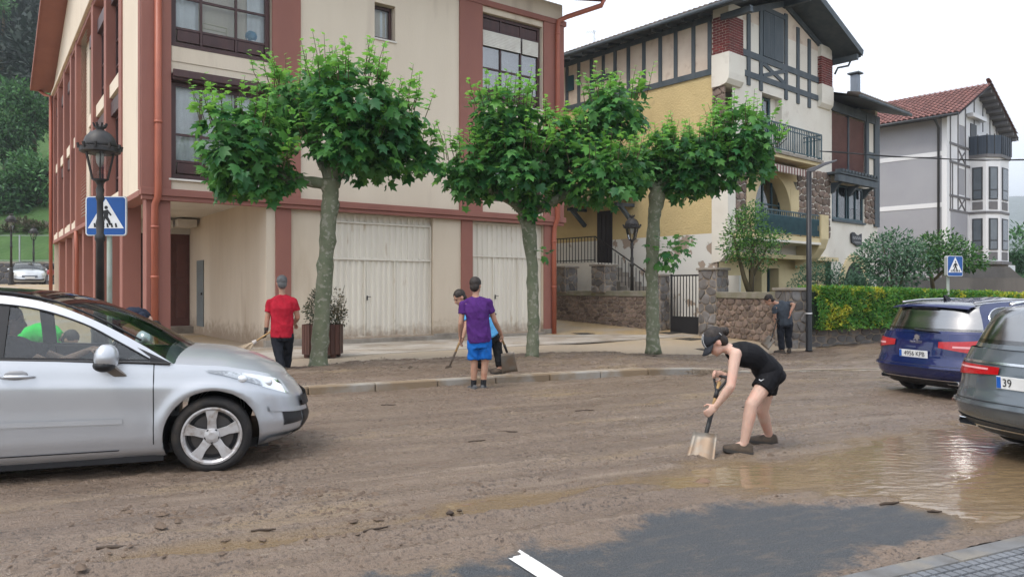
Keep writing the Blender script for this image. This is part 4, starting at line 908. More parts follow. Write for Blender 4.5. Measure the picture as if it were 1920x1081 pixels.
pw = MB(); pw.add([(*hl(-1.2, 2.2), -.1), (*hl(-1.2, -1.4), -.1), (*hl(-1.2, -1.4), 2.0), (*hl(-1.2, 2.2), 2.0)], [(0, 1, 2, 3), (3, 2, 1, 0)])
gb2 = MB(); gb2.box(-1.25, -1.15, -1.3, 2.0, -.1, 1.95)
o = gb2.build('yard_wall', M_RUIN, None, label='flaking white yard wall seen through the bars of the gate', cat='wall'); o.location = (7.05, 24.5, 0); o.rotation_euler = (0, 0, R(41))
gd = MB(); q = [(7.3, 19.7), (6.1, 22.5), hl(-1.1, -1.4), hl(-.6, .3), hl(12, .2), hl(16, .2), (15.5, 22.6)]
gd.add([(*p, 1.02) for p in q], [tuple(range(len(q)))[::-1]]); gd.build('garden_bed', mat('garden soil', (.09, .07, .045), col2=(.06, .09, .03), scale=2), None, label='raised garden soil behind the hedge and rubble wall', cat='soil', kind='structure')
# hedge wall
gwall('retaining_wall', 'low grey rubble wall under the clipped hedge', (7.5, 19.22), (15.0, 22.02), 0, .05, .62, cap=.13, su=.34, sw=.2, m=M_RUB2, proud=.03, capm=mat('dark coping', (.12, .11, .10), rough=.9, col2=(.09, .09, .08), scale=3, bump=.3, bscale=30))
cw = MB(); th = R(69)
for a, b, z in (((13.2, 26.4), (20.0, 28.3), 1.95), ((16.5, 28.0), (19.6, 29.2), 2.4)):
    cw = MB(); d = (Vector(b)-Vector(a)).normalized(); nrm = Vector((-d.y, d.x))*.3
    top2 = .9
    cw.prism([(a[0], a[1]), (b[0], b[1]), (b[0]+nrm.x, b[1]+nrm.y), (a[0]+nrm.x, a[1]+nrm.y)], -.1, z, plane='xy')
    if z > 2.2:
        e = Vector(b)+d*2.6; cw.add([(*b, -.1), (e.x, e.y, -.1), (e.x, e.y, .9), (*b, z), (b[0]+nrm.x, b[1]+nrm.y, z), (e.x+nrm.x, e.y+nrm.y, .9)], [(0, 1, 2, 3), (3, 2, 5, 4)])
    cw.build('concrete_wall', mat('stained concrete', (.13, .12, .11), rough=.95, col2=(.085, .08, .075), scale=.9, bump=.4, bscale=20, stretch=(1, 1, .4)), None, label='stained grey concrete wall behind the hedge below the garden trees' if z < 2.2 else 'concrete ramp wall sloping down at its right end below the grey house', cat='wall')

# ------------------------------------------------------------------ grey and white house
G = empty('grey_house', (22.28, 38, 0), 49, label='grey and white gabled house with red tiled roof and a glazed bay', cat='house')
M_GREY = mat('lilac grey render', (.33, .33, .35), rough=.9, col2=(.30, .30, .325), scale=.5); M_WH = mat('white render', (.72, .72, .73), rough=.85, col2=(.67, .67, .68), scale=.6)
M_GT = mat('grey trim', (.15, .145, .15), rough=.7); M_FR = mat('anthracite frame', (.035, .038, .042), rough=.45)
def gbx(name, m, *b, parent=None): return boxo(name, m, parent or G, *b)
gbx('wall', M_GREY, 0, 9.0, .01, 8.0, -.5, 10.3)
f = MB(); wall_holes(f, -.01, 9.0, 3.0, 10.3, [(1.75, 2.6, 8.9, 10.2), (1.6, 2.6, 6.5, 7.9), (1.55, 2.6, 3.6, 5.0)], -.01, .3); f.add([(-.01, -.01, 10.3), (9, -.01, 10.3), (4.3, -.01, 12.35)], [(0, 1, 2)]); f.build('wall', M_WH, G)
for z0, z1 in ((8.38, 8.62), (5.74, 5.98)): gbx('band', M_WH, -.02, .01, .0, 7.9, z0, z1)
gbx('quoin', M_WH, -.025, .3, -.02, .22, -.3, 10.3); gbx('wall', M_GREY, .5, 2.95, -.03, -.011, 3.0, 5.55)
for z in (5.55, 6.3, 8.05, 9.0): gbx('beam', M_GT, .35, 3.3, -.05, -.012, z, z+.12)
for x, z0, z1 in ((.45, 5.67, 10.6), (.75, 5.67, 8.05), (1.55, 5.67, 11.0), (2.65, 5.67, 11.5), (4.0, 10.3, 12.0), (5.4, 10.3, 11.8), (6.6, 10.3, 11.3), (7.8, 10.3, 10.8)): gbx('post', M_GT, x-.045, x+.045, -.045, -.012, z0, z1)
for z in (5.68, 8.18):
    m = MB(); m.bar((1.6, -.03, z), (2.6, -.03, z+.66), .03, .08); m.bar((1.6, -.034, z+.66), (2.6, -.034, z), .03, .08); m.build('brace', M_GT, G)
for x0, x1, z0, z1 in ((1.75, 2.6, 8.9, 10.2), (1.6, 2.6, 6.5, 7.9), (1.55, 2.6, 3.6, 5.0)): window(G, x0, x1, z0, z1, .15, [(x0+x1)/2], [], M_FR, .08, glass=M_GL2)
# bay
V = [(3.3, 0), (3.3, -.8), (4.0, -1.25), (5.5, -1.25), (6.3, -.7), (6.3, 0)]
bay = empty('bay'); bay.parent = G
MB().prism(V, 3.0, 8.55, plane='xy').build('wall', M_WH, bay)
MB().prism([(4.8+(x-4.8)*1.12, y*1.1) for x, y in V], 2.85, 3.0, plane='xy').build('base_moulding', M_GT, bay); MB().prism([(4.8+(x-4.8)*1.03, y*1.03) for x, y in V], 5.55, 5.68, plane='xy').build('moulding', M_GT, bay)
for i in range(4):
    a, b = Vector((*V[i], 0)), Vector((*V[i+1], 0)); d = (b-a).normalized(); n_ = Vector((d.y, -d.x, 0)); L = (b-a).length
    wd = L*.62; c0 = a+d*(L-wd)/2; fr = Matrix((( d.x, -n_.x, 0, c0.x), (d.y, -n_.y, 0, c0.y), (0, 0, 1, 0), (0, 0, 0, 1)))
    for z0, z1 in ((6.3, 8.05), (3.6, 5.3)):
        m = MB(); m.box(0, wd, -.05, .0, z0, z1); wo = m.build('window', M_FR, bay); wo.matrix_local = fr
        MB().box(.07, wd-.07, -.055, -.05, z0+.55, z1-.07).build('pane', mat('grey glazing', (.10, .12, .14), rough=.08, spec=.8), wo); MB().box(.07, wd-.07, -.055, -.05, z0+.06, z0+.48).build('pane', MATS['grey glazing'], wo)
        m = MB(); m.box(0, wd, -.03, .0, z0-.52, z0-.1); m.build('panel', M_GT, bay).matrix_local = fr
# balcony on the bay
MB().prism([(4.8+(x-4.8)*1.06, y*1.08) for x, y in V], 8.55, 8.72, plane='xy').build('balcony_slab', M_GT, bay)
rr = [(4.8+(x-4.8)*1.06, y*1.08) for x, y in V]; m = MB()
m.rings([[(a[0], a[1], 8.72), (a[0], a[1], 9.72), (a[0]*.99+.048, a[1]*.97, 9.72), (a[0]*.99+.048, a[1]*.97, 8.72)] for a in rr]); m.build('balcony_screen', mat('slate screen', (.045, .06, .085), rough=.6, col2=(.03, .042, .06), scale=9, stretch=(1, 1, .05)), bay)
for i in range(5):
    a, b = Vector((*rr[i], 0)), Vector((*rr[i+1], 0)); k = max(2, int((b-a).length/.3))
    for j in range(k+1): p = a+(b-a)*j/k; MB().box(p.x-.02, p.x+.02, p.y-.03, p.y+.01, 8.72, 9.78).build('post', M_FR, bay)
gbx('door', M_FR, 3.4, 4.3, -.06, -.012, 8.75, 10.5); gbx('awning_case', M_WH, 2.8, 5.0, -.35, -.05, 10.75, 10.95)
gbx('garage_door', mat('maroon garage', (.10, .03, .03), rough=.6), 3.2, 6.0, -.2, -.02, .3, 2.6); gbx('wall', M_WH, 6.0, 7.2, -1.1, .0, -.3, 2.85)
# tiled roof: every tile of the seen slope in courses
rx, rz, e0, e1, ez, y0, y1 = 4.15, 12.62, -.75, 9.05, 10.3, -.8, 9
rf = MB(); rf.add([(e0, y0, ez), (e0, y1, ez), (rx, y1, rz), (rx, y0, rz), (e1, y0, ez), (e1, y1, ez)], [(0, 3, 2, 1), (3, 4, 5, 2)]); rf.add([(e0, y0, ez-.12), (e0, y1, ez-.12), (rx, y1, rz-.12), (rx, y0, rz-.12), (e1, y0, ez-.12), (e1, y1, ez-.12)], [(0, 1, 2, 3), (3, 2, 5, 4)], 1)
gr = rf.build('roof', [mat('red roof underlay', (.17, .07, .06), rough=.9), M_GT], G)
M_RT = mat('red clay tile', (.235, .105, .088), rough=.8, col2=(.175, .08, .07), scale=3, obrand=.22)
tile = MB(); n = 6
P0 = [(.0, .13*math.cos(math.pi*k/n), .02+.10*math.sin(math.pi*k/n)) for k in range(n+1)]; P1 = [(.42, .10*math.cos(math.pi*k/n), .0+.08*math.sin(math.pi*k/n)) for k in range(n+1)]
tile.grid([P0, P1]); tme2 = tile.mesh('tile', True); tme2.materials.append(M_RT)
sl = math.atan2(rz-ez, rx-e0); Ls = math.hypot(rz-ez, rx-e0); nrow = int(Ls/.36); cnt = 0; rest = MB()
for j in range(34):
    for i in range(nrow):
        d = i*.36; x = e0+d*math.cos(sl); z = ez+d*math.sin(sl); y = y0+.12+j*.27
        if cnt < 300 and j < 22:
            o = link_mesh('tile', tme2, None, gr); o.location = (x, y, z); o.rotation_euler = (0, -sl, 0); cnt += 1
        else:
            Mx = Matrix.Translation((x, y, z)) @ Matrix.Rotation(-sl, 4, 'Y')
            rest.grid([[Mx @ Vector(p) for p in P0], [Mx @ Vector(p) for p in P1]])
r_ = rest.build('far_tiles', M_RT, gr, smooth=True); r_['kind'] = 'stuff'
for k in range(15): t = k/15; o = link_mesh('verge_tile', tme2, None, gr); o.location = (rx+(e1-rx)*t, y0+.05, rz+(ez-rz)*t); o.rotation_euler = (0, math.pi+sl, 0); o.scale = (1, 1, -1)
MB().tube([(e0-.07, y0, ez-.05), (e0-.07, y1, ez-.05)], .07, 8).build('gutter', M_FR, gr, smooth=True)
for k in range(9): t = (k+.5)/9; x = rx+(e1-rx)*t; z = rz+(ez-rz)*t; MB().bar((x, y0+.05, z-.22), (x, 0, z-.22), .14, .16).build('rafter_end', M_GT, gr)
pipe('downpipe', [(-.7, .35, 10.25), (-.25, .35, 9.95), (-.1, .35, 9.8), (-.1, .35, 0)], .06, G, M_FR)

# ================================================================== VEGETATION
def norm(a): return a/np.maximum(np.linalg.norm(a, axis=-1, keepdims=True), 1e-9)
PALM = np.array([(0, .38, .0), (0, 0, .02), (.27, -.05, -.05), (.50, .18, -.13), (.31, .30, -.04), (.56, .64, -.16), (.22, .62, -.03), (0, 1.0, -.18), (-.22, .62, -.03), (-.56, .64, -.16), (-.31, .30, -.04), (-.50, .18, -.13), (-.27, -.05, -.05)])
PALMF = np.array([(0, i, i+1) for i in range(1, 12)]+[(0, 12, 1)])
OVAL = np.array([(0, 0, 0), (.22, .4, -.05), (0, 1, -.12), (-.22, .4, -.05)]); OVALF = np.array([(0, 1, 2), (0, 2, 3)])
def leaf_arrays(pos, axis, nrm, size, tint, T, TF):
    y = norm(axis); z = norm(nrm-(nrm*y).sum(-1, keepdims=True)*y); x = np.cross(y, z); n, k = len(pos), len(T)
    V = pos[:, None]+size[:, None, None]*(T[None, :, 0, None]*x[:, None]+T[None, :, 1, None]*y[:, None]+T[None, :, 2, None]*z[:, None])
    Fc = (TF[None]+(np.arange(n)*k)[:, None, None]).reshape(-1, 3)
    return V.reshape(-1, 3), Fc, np.repeat(tint, k)
def leaf_mesh(name, *a): V, Fc, t = leaf_arrays(*a); return np_mesh(name, V, Fc, False, t)
def rand_dirs(n): return norm(RNG.normal(size=(n, 3)))
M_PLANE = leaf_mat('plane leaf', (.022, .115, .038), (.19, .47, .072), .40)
M_BARK = mat('plane bark', (.165, .175, .115), rough=.9, col2=(.11, .13, .075), scale=4, bump=.5, bscale=14, bdist=.03, col3=(.25, .245, .19), scale3=13, lo3=.55, hi3=.62)
M_TWIG = mat('twig', (.09, .07, .035), rough=.9)
PALM_VAR = []
for k in range(6):
    V, Fc, t = leaf_arrays(np.zeros((1, 3)), np.array([[0, 1., 0]]), np.array([[0, 0, 1.]]), np.array([1.]), np.array([.04+.15*k]), PALM, PALMF)
    PALM_VAR.append(np_mesh('leaf', V, Fc, False, t)); PALM_VAR[-1].materials.append(M_PLANE)
def px(p, q, Y): return np.array(((p-960)/1390*Y, Y, 1.55-(q-540)/1390*Y))
def knobbly(pts, rad, sub=7, amp=.12):
    P, Q = [], []
    for i in range(len(pts)-1):
        for k in range(sub):
            t = k/sub; a = Vector(pts[i]).lerp(Vector(pts[i+1]), t); r = rad[i]+(rad[i+1]-rad[i])*t
            P.append(a+Vector((random.uniform(-1, 1), random.uniform(-1, 1), 0))*r*amp*.6); Q.append(r*(1+random.uniform(-amp, amp)))
    P.append(Vector(pts[-1])); Q.append(rad[-1]); return P, Q
def plane_tree(label, base, trunk, limbs, clusters, shoots=(), nind=220, dens=1.0):
    root = empty('plane_tree', base, label=label, cat='tree', group='pollarded plane trees along the pavement'); off = np.array(base)
    tb = MB(); p, q = knobbly([Vector(t[:3])-Vector(base) for t in trunk], [t[3] for t in trunk]); q[0] *= 1.25; q[1] *= 1.1; tb.tube(p, q, 14)
    tb.build('trunk', M_BARK, root, smooth=True)
    for l in limbs:
        m = MB(); p, q = knobbly([Vector(t[:3])-Vector(base) for t in l], [t[3] for t in l], 5, .16); m.tube(p, q, 10); m.build('limb', M_BARK, root, smooth=True)
    pos, ax, nm, sz, ti = [], [], [], [], []; tw = MB()
    for c, rx, ry, rz in clusters:
        n = int(dens*300*(rx*rz+ry*rz+rx*ry)/1.0); d = rand_dirs(n); r = RNG.random(n)**.38
        lump = .55+.85*vnoise(d[:, 0]*2.6+c[0]*3+20, d[:, 2]*2.6+d[:, 1]*1.7+20)
        p = d*r[:, None]*lump[:, None]*np.array((rx, ry, rz)); pos.append(p+c-off)
        a = norm(d*np.array((1, 1, .35))+RNG.normal(size=(n, 3))*.45+np.array((0, 0, -.65))); ax.append(a)
        nm.append(norm(d*.5+np.array((0, 0, .8))+RNG.normal(size=(n, 3))*.35)); sz.append(.09+.17*RNG.beta(2, 1.6, n))
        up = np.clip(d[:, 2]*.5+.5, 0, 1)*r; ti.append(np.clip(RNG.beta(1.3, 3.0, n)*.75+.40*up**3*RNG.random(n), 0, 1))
        k = int(13*rx*ry/.4)+7                                      # upright young shoots
        for _ in range(k):
            a0 = RNG.uniform(-1, 1, 2); h = RNG.uniform(.22, .6); b = np.array((c[0]+a0[0]*rx*.85, c[1]+a0[1]*ry*.85, c[2]+rz*.55*(1-.5*np.abs(a0).max())))-off
            t_ = b+np.array((a0[0]*.18, a0[1]*.18, h+rz*.3)); tw.tube([b, (b+t_)/2+RNG.normal(size=3)*.03, t_], [.009, .006, .003], 4)
            for u in np.linspace(.35, 1, 6):
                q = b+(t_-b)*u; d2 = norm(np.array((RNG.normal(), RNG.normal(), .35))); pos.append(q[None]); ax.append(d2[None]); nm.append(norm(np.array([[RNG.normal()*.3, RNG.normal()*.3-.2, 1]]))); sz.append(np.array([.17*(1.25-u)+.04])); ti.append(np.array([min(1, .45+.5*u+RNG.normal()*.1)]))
    for c, r, n in shoots:
        d = rand_dirs(n); pos.append(d*r*RNG.random(n)[:, None]**.5+c-off); ax.append(norm(d+np.array((0, 0, -.4)))); nm.append(norm(d*.4+np.array((0, -.4, .8)))); sz.append(RNG.uniform(.1, .2, n)); ti.append(RNG.uniform(.05, .5, n))
    pos, ax, nm = (np.concatenate(v) for v in (pos, ax, nm)); sz, ti = np.concatenate(sz), np.concatenate(ti)
    dist = np.linalg.norm(pos+off-np.array((0, 0, 1.55)), axis=1)-sz*4; order = np.argsort(dist); ind, rest = order[:nind], order[nind:]
    y = norm(ax); z = norm(nm-(nm*y).sum(-1, keepdims=True)*y); x = np.cross(y, z)
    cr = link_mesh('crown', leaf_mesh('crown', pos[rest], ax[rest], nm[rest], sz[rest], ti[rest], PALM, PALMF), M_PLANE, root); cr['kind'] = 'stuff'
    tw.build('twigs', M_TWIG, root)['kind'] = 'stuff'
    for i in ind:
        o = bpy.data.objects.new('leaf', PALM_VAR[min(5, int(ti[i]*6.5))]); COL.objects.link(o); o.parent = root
        M = Matrix((x[i], y[i], z[i])).transposed().to_4x4(); M.translation = Vector(pos[i]); o.matrix_local = M @ Matrix.Scale(float(sz[i]), 4)
    return root
def CL(p, q, Y, rx, rz, ry=None, k=1390): return (px(p, q, Y), rx*Y/k, (ry or (rx+rz)/2)*Y/k*1.1, rz*Y/k)
def TP(p, q, Y, r): return (*px(p, q, Y), r)
Y = 13.25
plane_tree('nearest plane tree, thick leaning trunk beside the wooden planter', tuple(px(597, 692, Y)[:2])+(.1,),
    [TP(597, 692, Y, .165), TP(602, 600, Y, .145), TP(612, 480, Y, .14), TP(619, 380, Y, .148), TP(620, 335, Y, .17)],
    [[TP(620, 340, Y, .16), TP(632, 300, Y, .13), TP(655, 262, Y-.1, .12), TP(660, 235, Y-.2, .14)], [TP(614, 345, Y, .12), TP(580, 340, Y-.1, .09), TP(540, 335, Y-.3, .09), TP(480, 300, Y-.5, .07)],
     [TP(622, 340, Y, .12), TP(655, 305, Y+.4, .09), TP(720, 270, Y+.7, .07)], [TP(618, 330, Y, .12), TP(590, 270, Y+.5, .09), TP(560, 215, Y+.8, .08)]],
    [CL(455, 278, Y-.5, 82, 92), CL(505, 335, Y-.4, 55, 38), CL(560, 200, Y+.5, 68, 66), CL(650, 190, Y-.3, 82, 72), CL(735, 232, Y+.1, 72, 58), CL(778, 290, Y+.3, 48, 36), CL(650, 275, Y-.1, 92, 40), CL(700, 300, Y+.6, 70, 36), CL(420, 330, Y-.3, 38, 34)])
Y = 15.3
plane_tree('middle plane tree in front of the right garage door', tuple(px(998, 671, Y)[:2])+(.1,),
    [TP(998, 671, Y, .13), TP(1000, 600, Y, .118), TP(998, 500, Y, .12), TP(990, 420, Y, .15), TP(986, 390, Y, .17)],
    [[TP(986, 395, Y, .12), TP(1000, 345, Y, .11), TP(1010, 300, Y-.3, .10), TP(985, 245, Y-.3, .09)], [TP(984, 395, Y, .11), TP(940, 365, Y-.3, .08), TP(885, 340, Y-.4, .07)],
     [TP(992, 400, Y, .11), TP(1040, 375, Y+.1, .09), TP(1085, 350, Y+.2, .08), TP(1120, 300, Y+.3, .08), TP(1150, 240, Y+.4, .07)]],
    [CL(945, 232, Y-.3, 74, 60), CL(880, 325, Y-.3, 60, 56), CL(965, 310, Y-.4, 70, 62), CL(1030, 275, Y+.2, 55, 55), CL(1045, 340, Y+.3, 40, 36), CL(1130, 325, Y-.1, 78, 56), CL(1150, 215, Y+.4, 72, 52), CL(1095, 270, Y+.4, 50, 45), CL(1000, 385, Y-.1, 30, 24)],
    [(px(1022, 475, Y), .15, 7)])
Y = 16.6
plane_tree('plane tree farthest from the planter, a leafy sprout on its trunk', tuple(px(1225, 661, Y)[:2])+(.1,),
    [TP(1225, 661, Y, .155), TP(1224, 600, Y, .140), TP(1222, 500, Y, .14), TP(1226, 410, Y, .15), TP(1234, 352, Y, .19)],
    [[TP(1235, 355, Y, .14), TP(1265, 320, Y, .10), TP(1310, 300, Y-.2, .09), TP(1370, 280, Y-.3, .07)], [TP(1230, 355, Y, .13), TP(1210, 320, Y+.4, .09), TP(1200, 290, Y+.6, .07)], [TP(1236, 352, Y, .12), TP(1250, 310, Y+.5, .09), TP(1290, 260, Y+.7, .07)]],
    [CL(1235, 300, Y+.2, 56, 46), CL(1305, 290, Y-.2, 66, 48), CL(1390, 262, Y-.2, 58, 60), CL(1345, 320, Y-.1, 64, 40), CL(1280, 340, Y, 58, 34), CL(1200, 325, Y+.3, 45, 32), CL(1425, 290, Y-.1, 28, 32)],
    [(px(1252, 470, Y-.15), .45, 60), (px(1280, 455, Y-.2), .3, 18)])

def oval_bush(name, label, cat, pos_fn, n, size, m, stems=(), group=None, core=None, tint=(0, 1), loc=(0, 0, 0), up=.5, part='foliage'):
    root = empty(name, loc, label=label, cat=cat); 
    if group: root['group'] = group
    p, d = pos_fn(n); L = np.array(loc)
    o = link_mesh(part, leaf_mesh(part, p-L, norm(d+RNG.normal(size=p.shape)*.6), norm(d*.5+np.array((0, -.1, up))+RNG.normal(size=p.shape)*.4), RNG.uniform(size*.6, size*1.3, n), RNG.uniform(tint[0], tint[1], n)**1.6, OVAL, OVALF), m, root)
    for s in stems:
        mb = MB(); mb.tube([Vector(q[:3])-Vector(loc) for q in s], [q[3] for q in s], 7); mb.build('stem', M_TWIG, root, smooth=True)
    return root
def blobs(cs):
    w = np.array([c[1]*c[2]+c[2]*c[3]+c[1]*c[3] for c in cs]); w = w/w.sum()
    def fn(n):
        P, D = [], []
        for c, k in zip(cs, (w*n).astype(int)+1):
            d = rand_dirs(k); l = .7+.55*vnoise(d[:, 0]*2+c[0][0]*5+9, d[:, 2]*2+d[:, 1]+9); P.append(d*(RNG.random(k)**.4*l)[:, None]*np.array(c[1:])+c[0]); D.append(d)
        return np.concatenate(P)[:n], np.concatenate(D)[:n]
    return fn
M_LF1 = leaf_mat('glossy shrub leaf', (.02, .085, .025), (.14, .30, .05), .28); M_LF2 = leaf_mat('bluish shrub leaf', (.025, .075, .04), (.14, .26, .14), .28)
M_LF3 = leaf_mat('hill leaf', (.016, .055, .024), (.085, .23, .065), .25, .6); M_LF4 = leaf_mat('dry planter leaf', (.03, .035, .012), (.20, .15, .07), .2)
# garden tree before the balcony
Yt = 22.0; tb = px(1405, 552, Yt)
oval_bush('garden_tree', 'small green tree with forked bare stems growing behind the rubble wall', 'tree', blobs([CL(1400, 425, Yt, 42, 40), CL(1380, 460, Yt, 34, 40), CL(1420, 470, Yt, 40, 40), CL(1450, 445, Yt-.3, 28, 20), CL(1408, 400, Yt, 26, 24)]), 3600, .10, M_LF1,
    [[TP(1407, 552, Yt, .10), TP(1395, 520, Yt, .07), TP(1385, 480, Yt, .05), TP(1375, 440, Yt, .03)], [TP(1407, 552, Yt, .09), TP(1410, 515, Yt, .07), TP(1412, 470, Yt, .05), TP(1405, 410, Yt, .02)], [TP(1410, 520, Yt, .05), TP(1425, 490, Yt, .04), TP(1440, 460, Yt, .02)]], loc=(tb[0], tb[1], 1.0))
Yt = 23.0
oval_bush('garden_shrub', 'big bluish green shrub in front of the white wing and grey house', 'shrub', blobs([CL(1660, 470, Yt, 55, 45), CL(1700, 480, Yt, 45, 45), CL(1625, 490, Yt, 30, 30), CL(1680, 515, Yt, 55, 30)]), 4200, .12, M_LF2, [[TP(1675, 560, Yt, .05), TP(1670, 510, Yt, .03), TP(1655, 460, Yt, .015)], [TP(1680, 560, Yt, .05), TP(1695, 510, Yt, .03), TP(1705, 460, Yt, .015)]], loc=(*px(1678, 550, Yt)[:2], 1.0))
Yt = 23.6
oval_bush('garden_shrub', 'loose dark green garden tree left of the crossing sign by the hedge', 'tree', blobs([CL(1760, 460, Yt, 42, 32), CL(1790, 480, Yt, 50, 34), CL(1740, 485, Yt, 26, 34), CL(1825, 492, Yt, 34, 18)]), 3200, .12, M_LF1, [[TP(1752, 560, Yt, .07), TP(1747, 520, Yt, .06), TP(1738, 490, Yt, .03)], [TP(1750, 525, Yt, .05), TP(1772, 505, Yt, .04), TP(1785, 480, Yt, .02)]], loc=(*px(1750, 550, Yt)[:2], 1.0), tint=(0, .7))
Yt = 21.5
oval_bush('garden_shrub', 'dark feathery shrub behind the hedge near the black lamp post', 'shrub', blobs([CL(1540, 510, Yt, 45, 26), CL(1575, 525, Yt, 45, 20), CL(1505, 530, Yt, 26, 20)]), 3000, .07, M_LF2, loc=(*px(1545, 550, Yt)[:2], 1.0), tint=(0, .5))
oval_bush('garden_shrub', 'low round dark shrub behind the hedge under the name board', 'shrub', blobs([CL(1620, 530, Yt, 32, 20), CL(1600, 535, Yt, 28, 16)]), 1600, .08, M_LF2, loc=(*px(1615, 550, Yt)[:2], 1.0), tint=(0, .4))
# clipped hedge with yellow variegation
M_HEDGE = leaf_mat('hedge leaf', (.040, .19, .026), (.58, .54, .045), .3, .4)
p0 = np.array((7.62, 19.12)); dh = np.array((.938, .347)); nh = np.array((.347, -.938)); LH = 7.5
hd = empty('hedge', (*p0, .5), label='long clipped green hedge with yellow patches on the low wall', cat='hedge')
n = 26000; u = RNG.random(n)*LH; f = RNG.random(n); fr = RNG.random(n)
zt = lambda u: 1.60-.20*u/LH
side = fr < .62; w = np.where(side, .36+.12*(fbm(u*3, f*4, 3)-.5)*2, (RNG.random(n)-.5)*.8); zz = np.where(side, .50+f*(zt(u)-.5), zt(u)+.10*(fbm(u*4, w*4+7, 3)-.5))
zz = zz-np.where(side, .06*np.abs(np.clip((f-.9)*10, 0, 1)), 0); depth = RNG.random(n)**2*.16; w = np.where(side, w-depth, w); zz = np.where(side, zz, zz-depth)
pos = np.stack([p0[0]+dh[0]*u+nh[0]*w, p0[1]+dh[1]*u+nh[1]*w, zz], -1)-np.array((*p0, .5))
dr_ = np.where(side[:, None], np.array((*nh, .25)), np.array((0, 0, 1.)))
yel = sstep(.55, .68, .6*fbm(u*2.4+3, zz*2.6+w*1.2+5, 3)+.4*fbm(u*10, zz*10+w*8, 2)+.05*(1-sstep(.3, 3.0, u)))
tint = np.clip(RNG.random(n)**2*.22+yel*RNG.uniform(.4, 1, n), 0, 1)
hl_ = leaf_mesh('leaves', pos, norm(dr_*.4+RNG.normal(size=(n, 3))*.7+np.array((0, 0, .3))), norm(dr_+RNG.normal(size=(n, 3))*.5), RNG.uniform(.05, .1, n), tint, OVAL, OVALF)
o = link_mesh('leaves', hl_, M_HEDGE, hd); o['kind'] = 'stuff'
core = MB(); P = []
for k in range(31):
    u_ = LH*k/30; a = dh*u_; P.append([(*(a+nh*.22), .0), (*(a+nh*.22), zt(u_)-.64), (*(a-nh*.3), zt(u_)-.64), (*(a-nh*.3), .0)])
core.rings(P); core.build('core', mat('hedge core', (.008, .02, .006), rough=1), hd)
sp = [(px(1490, 535, 19.6), .16, .16, .07), (px(1425, 556, 20.6), .2, .1, .05)]
# planter with half-dry bush
Yp = 15.4; pc = px(605, 668, Yp); pl = empty('planter', (pc[0], pc[1], .13), label='octagonal dark wooden planter standing behind the nearest plane tree', cat='planter')
M_WOOD = mat('dark stained slats', (.075, .028, .017), rough=.55, col2=(.05, .02, .014), scale=9, stretch=(1, 1, .1), obrand=.2)
oc = [(.40*math.cos(2*math.pi*(k+.5)/8), .40*math.sin(2*math.pi*(k+.5)/8)) for k in range(8)]
for k in range(8):
    a, b = Vector(oc[k]), Vector(oc[(k+1) % 8])
    for j in range(3):
        p, q = a.lerp(b, (j+.06)/3), a.lerp(b, (j+.94)/3); d = (b-a).normalized(); n_ = Vector((d.y, -d.x))*.022
        MB().prism([(p.x, p.y), (q.x, q.y), (q.x+n_.x, q.y+n_.y), (p.x+n_.x, p.y+n_.y)], .07, .68, plane='xy').build('slat', M_WOOD, pl)
MB().prism([(x*.97, y*.97) for x, y in oc], .09, .62, plane='xy').build('liner', mat('planter soil', (.03, .022, .015)), pl)
for x, y in ((-.27, -.2), (.27, -.2), (-.27, .2), (.27, .2)): MB().box(x-.05, x+.05, y-.05, y+.05, 0, .08).build('foot', M_WOOD, pl)
oval_bush('potted_shrub', 'half dry dark shrub growing in the wooden planter', 'shrub', blobs([((pc[0]-.12, Yp, 1.1), .3, .3, .33), ((pc[0]+.15, Yp, 1.0), .28, .28, .25), ((pc[0]-.1, Yp, 1.42), .17, .17, .16)]), 2200, .055, leaf_mat('planter leaf', (.012, .03, .014), (.09, .08, .035), .2), loc=(pc[0], Yp, .75))
oval_bush('potted_shrub', 'pale dry twiggy sprigs rising on the trunk side of the planter', 'shrub', blobs([((pc[0]+.32, Yp-.05, 1.2), .16, .16, .34), ((pc[0]+.42, Yp, 1.0), .12, .12, .3)]), 420, .06, M_LF4, [[(pc[0]+.25, Yp, .75, .012), (pc[0]+.33, Yp, 1.2, .008), (pc[0]+.46, Yp, 1.62, .004)], [(pc[0]+.25, Yp, .75, .01), (pc[0]+.42, Yp, 1.1, .006), (pc[0]+.5, Yp, 1.35, .004)]], loc=(pc[0], Yp, .75))

# ------------------------------------------------------------------ wooded hillside behind the yard on the left, hazy hill far right
def sheet(name, xs, ys, fn, m, **kw):
    X, Y = np.meshgrid(xs, ys); Z = fn(X, Y); nr, nc = X.shape; idx = np.arange(nr*nc).reshape(nr, nc)
    F = np.stack([idx[:-1, :-1], idx[:-1, 1:], idx[1:, 1:], idx[1:, :-1]], -1).reshape(-1, 4)
    return link_mesh(name, np_mesh(name, np.stack([X, Y, Z], -1).reshape(-1, 3), F, True), m, **kw)
hz_ = lambda X, Y: 3.2+np.maximum(Y-52.2, 0)*.62*sstep(.12, .30, -X/np.maximum(Y, 1))*1.0+1.6*(fbm(X*.15, Y*.15)-.5)*sstep(54, 62, Y)
sheet('hillside', np.linspace(-150, -14, 50), np.linspace(52.2, 190, 60), hz_, mat('hill grass', (.04, .09, .02), rough=.95, col2=(.06, .12, .03), scale=.5, bump=.6, bscale=3, bdist=.2, col3=(.05, .09, .025), scale3=.9), label='steep grassy hillside behind the parked cars', cat='hill', kind='structure')
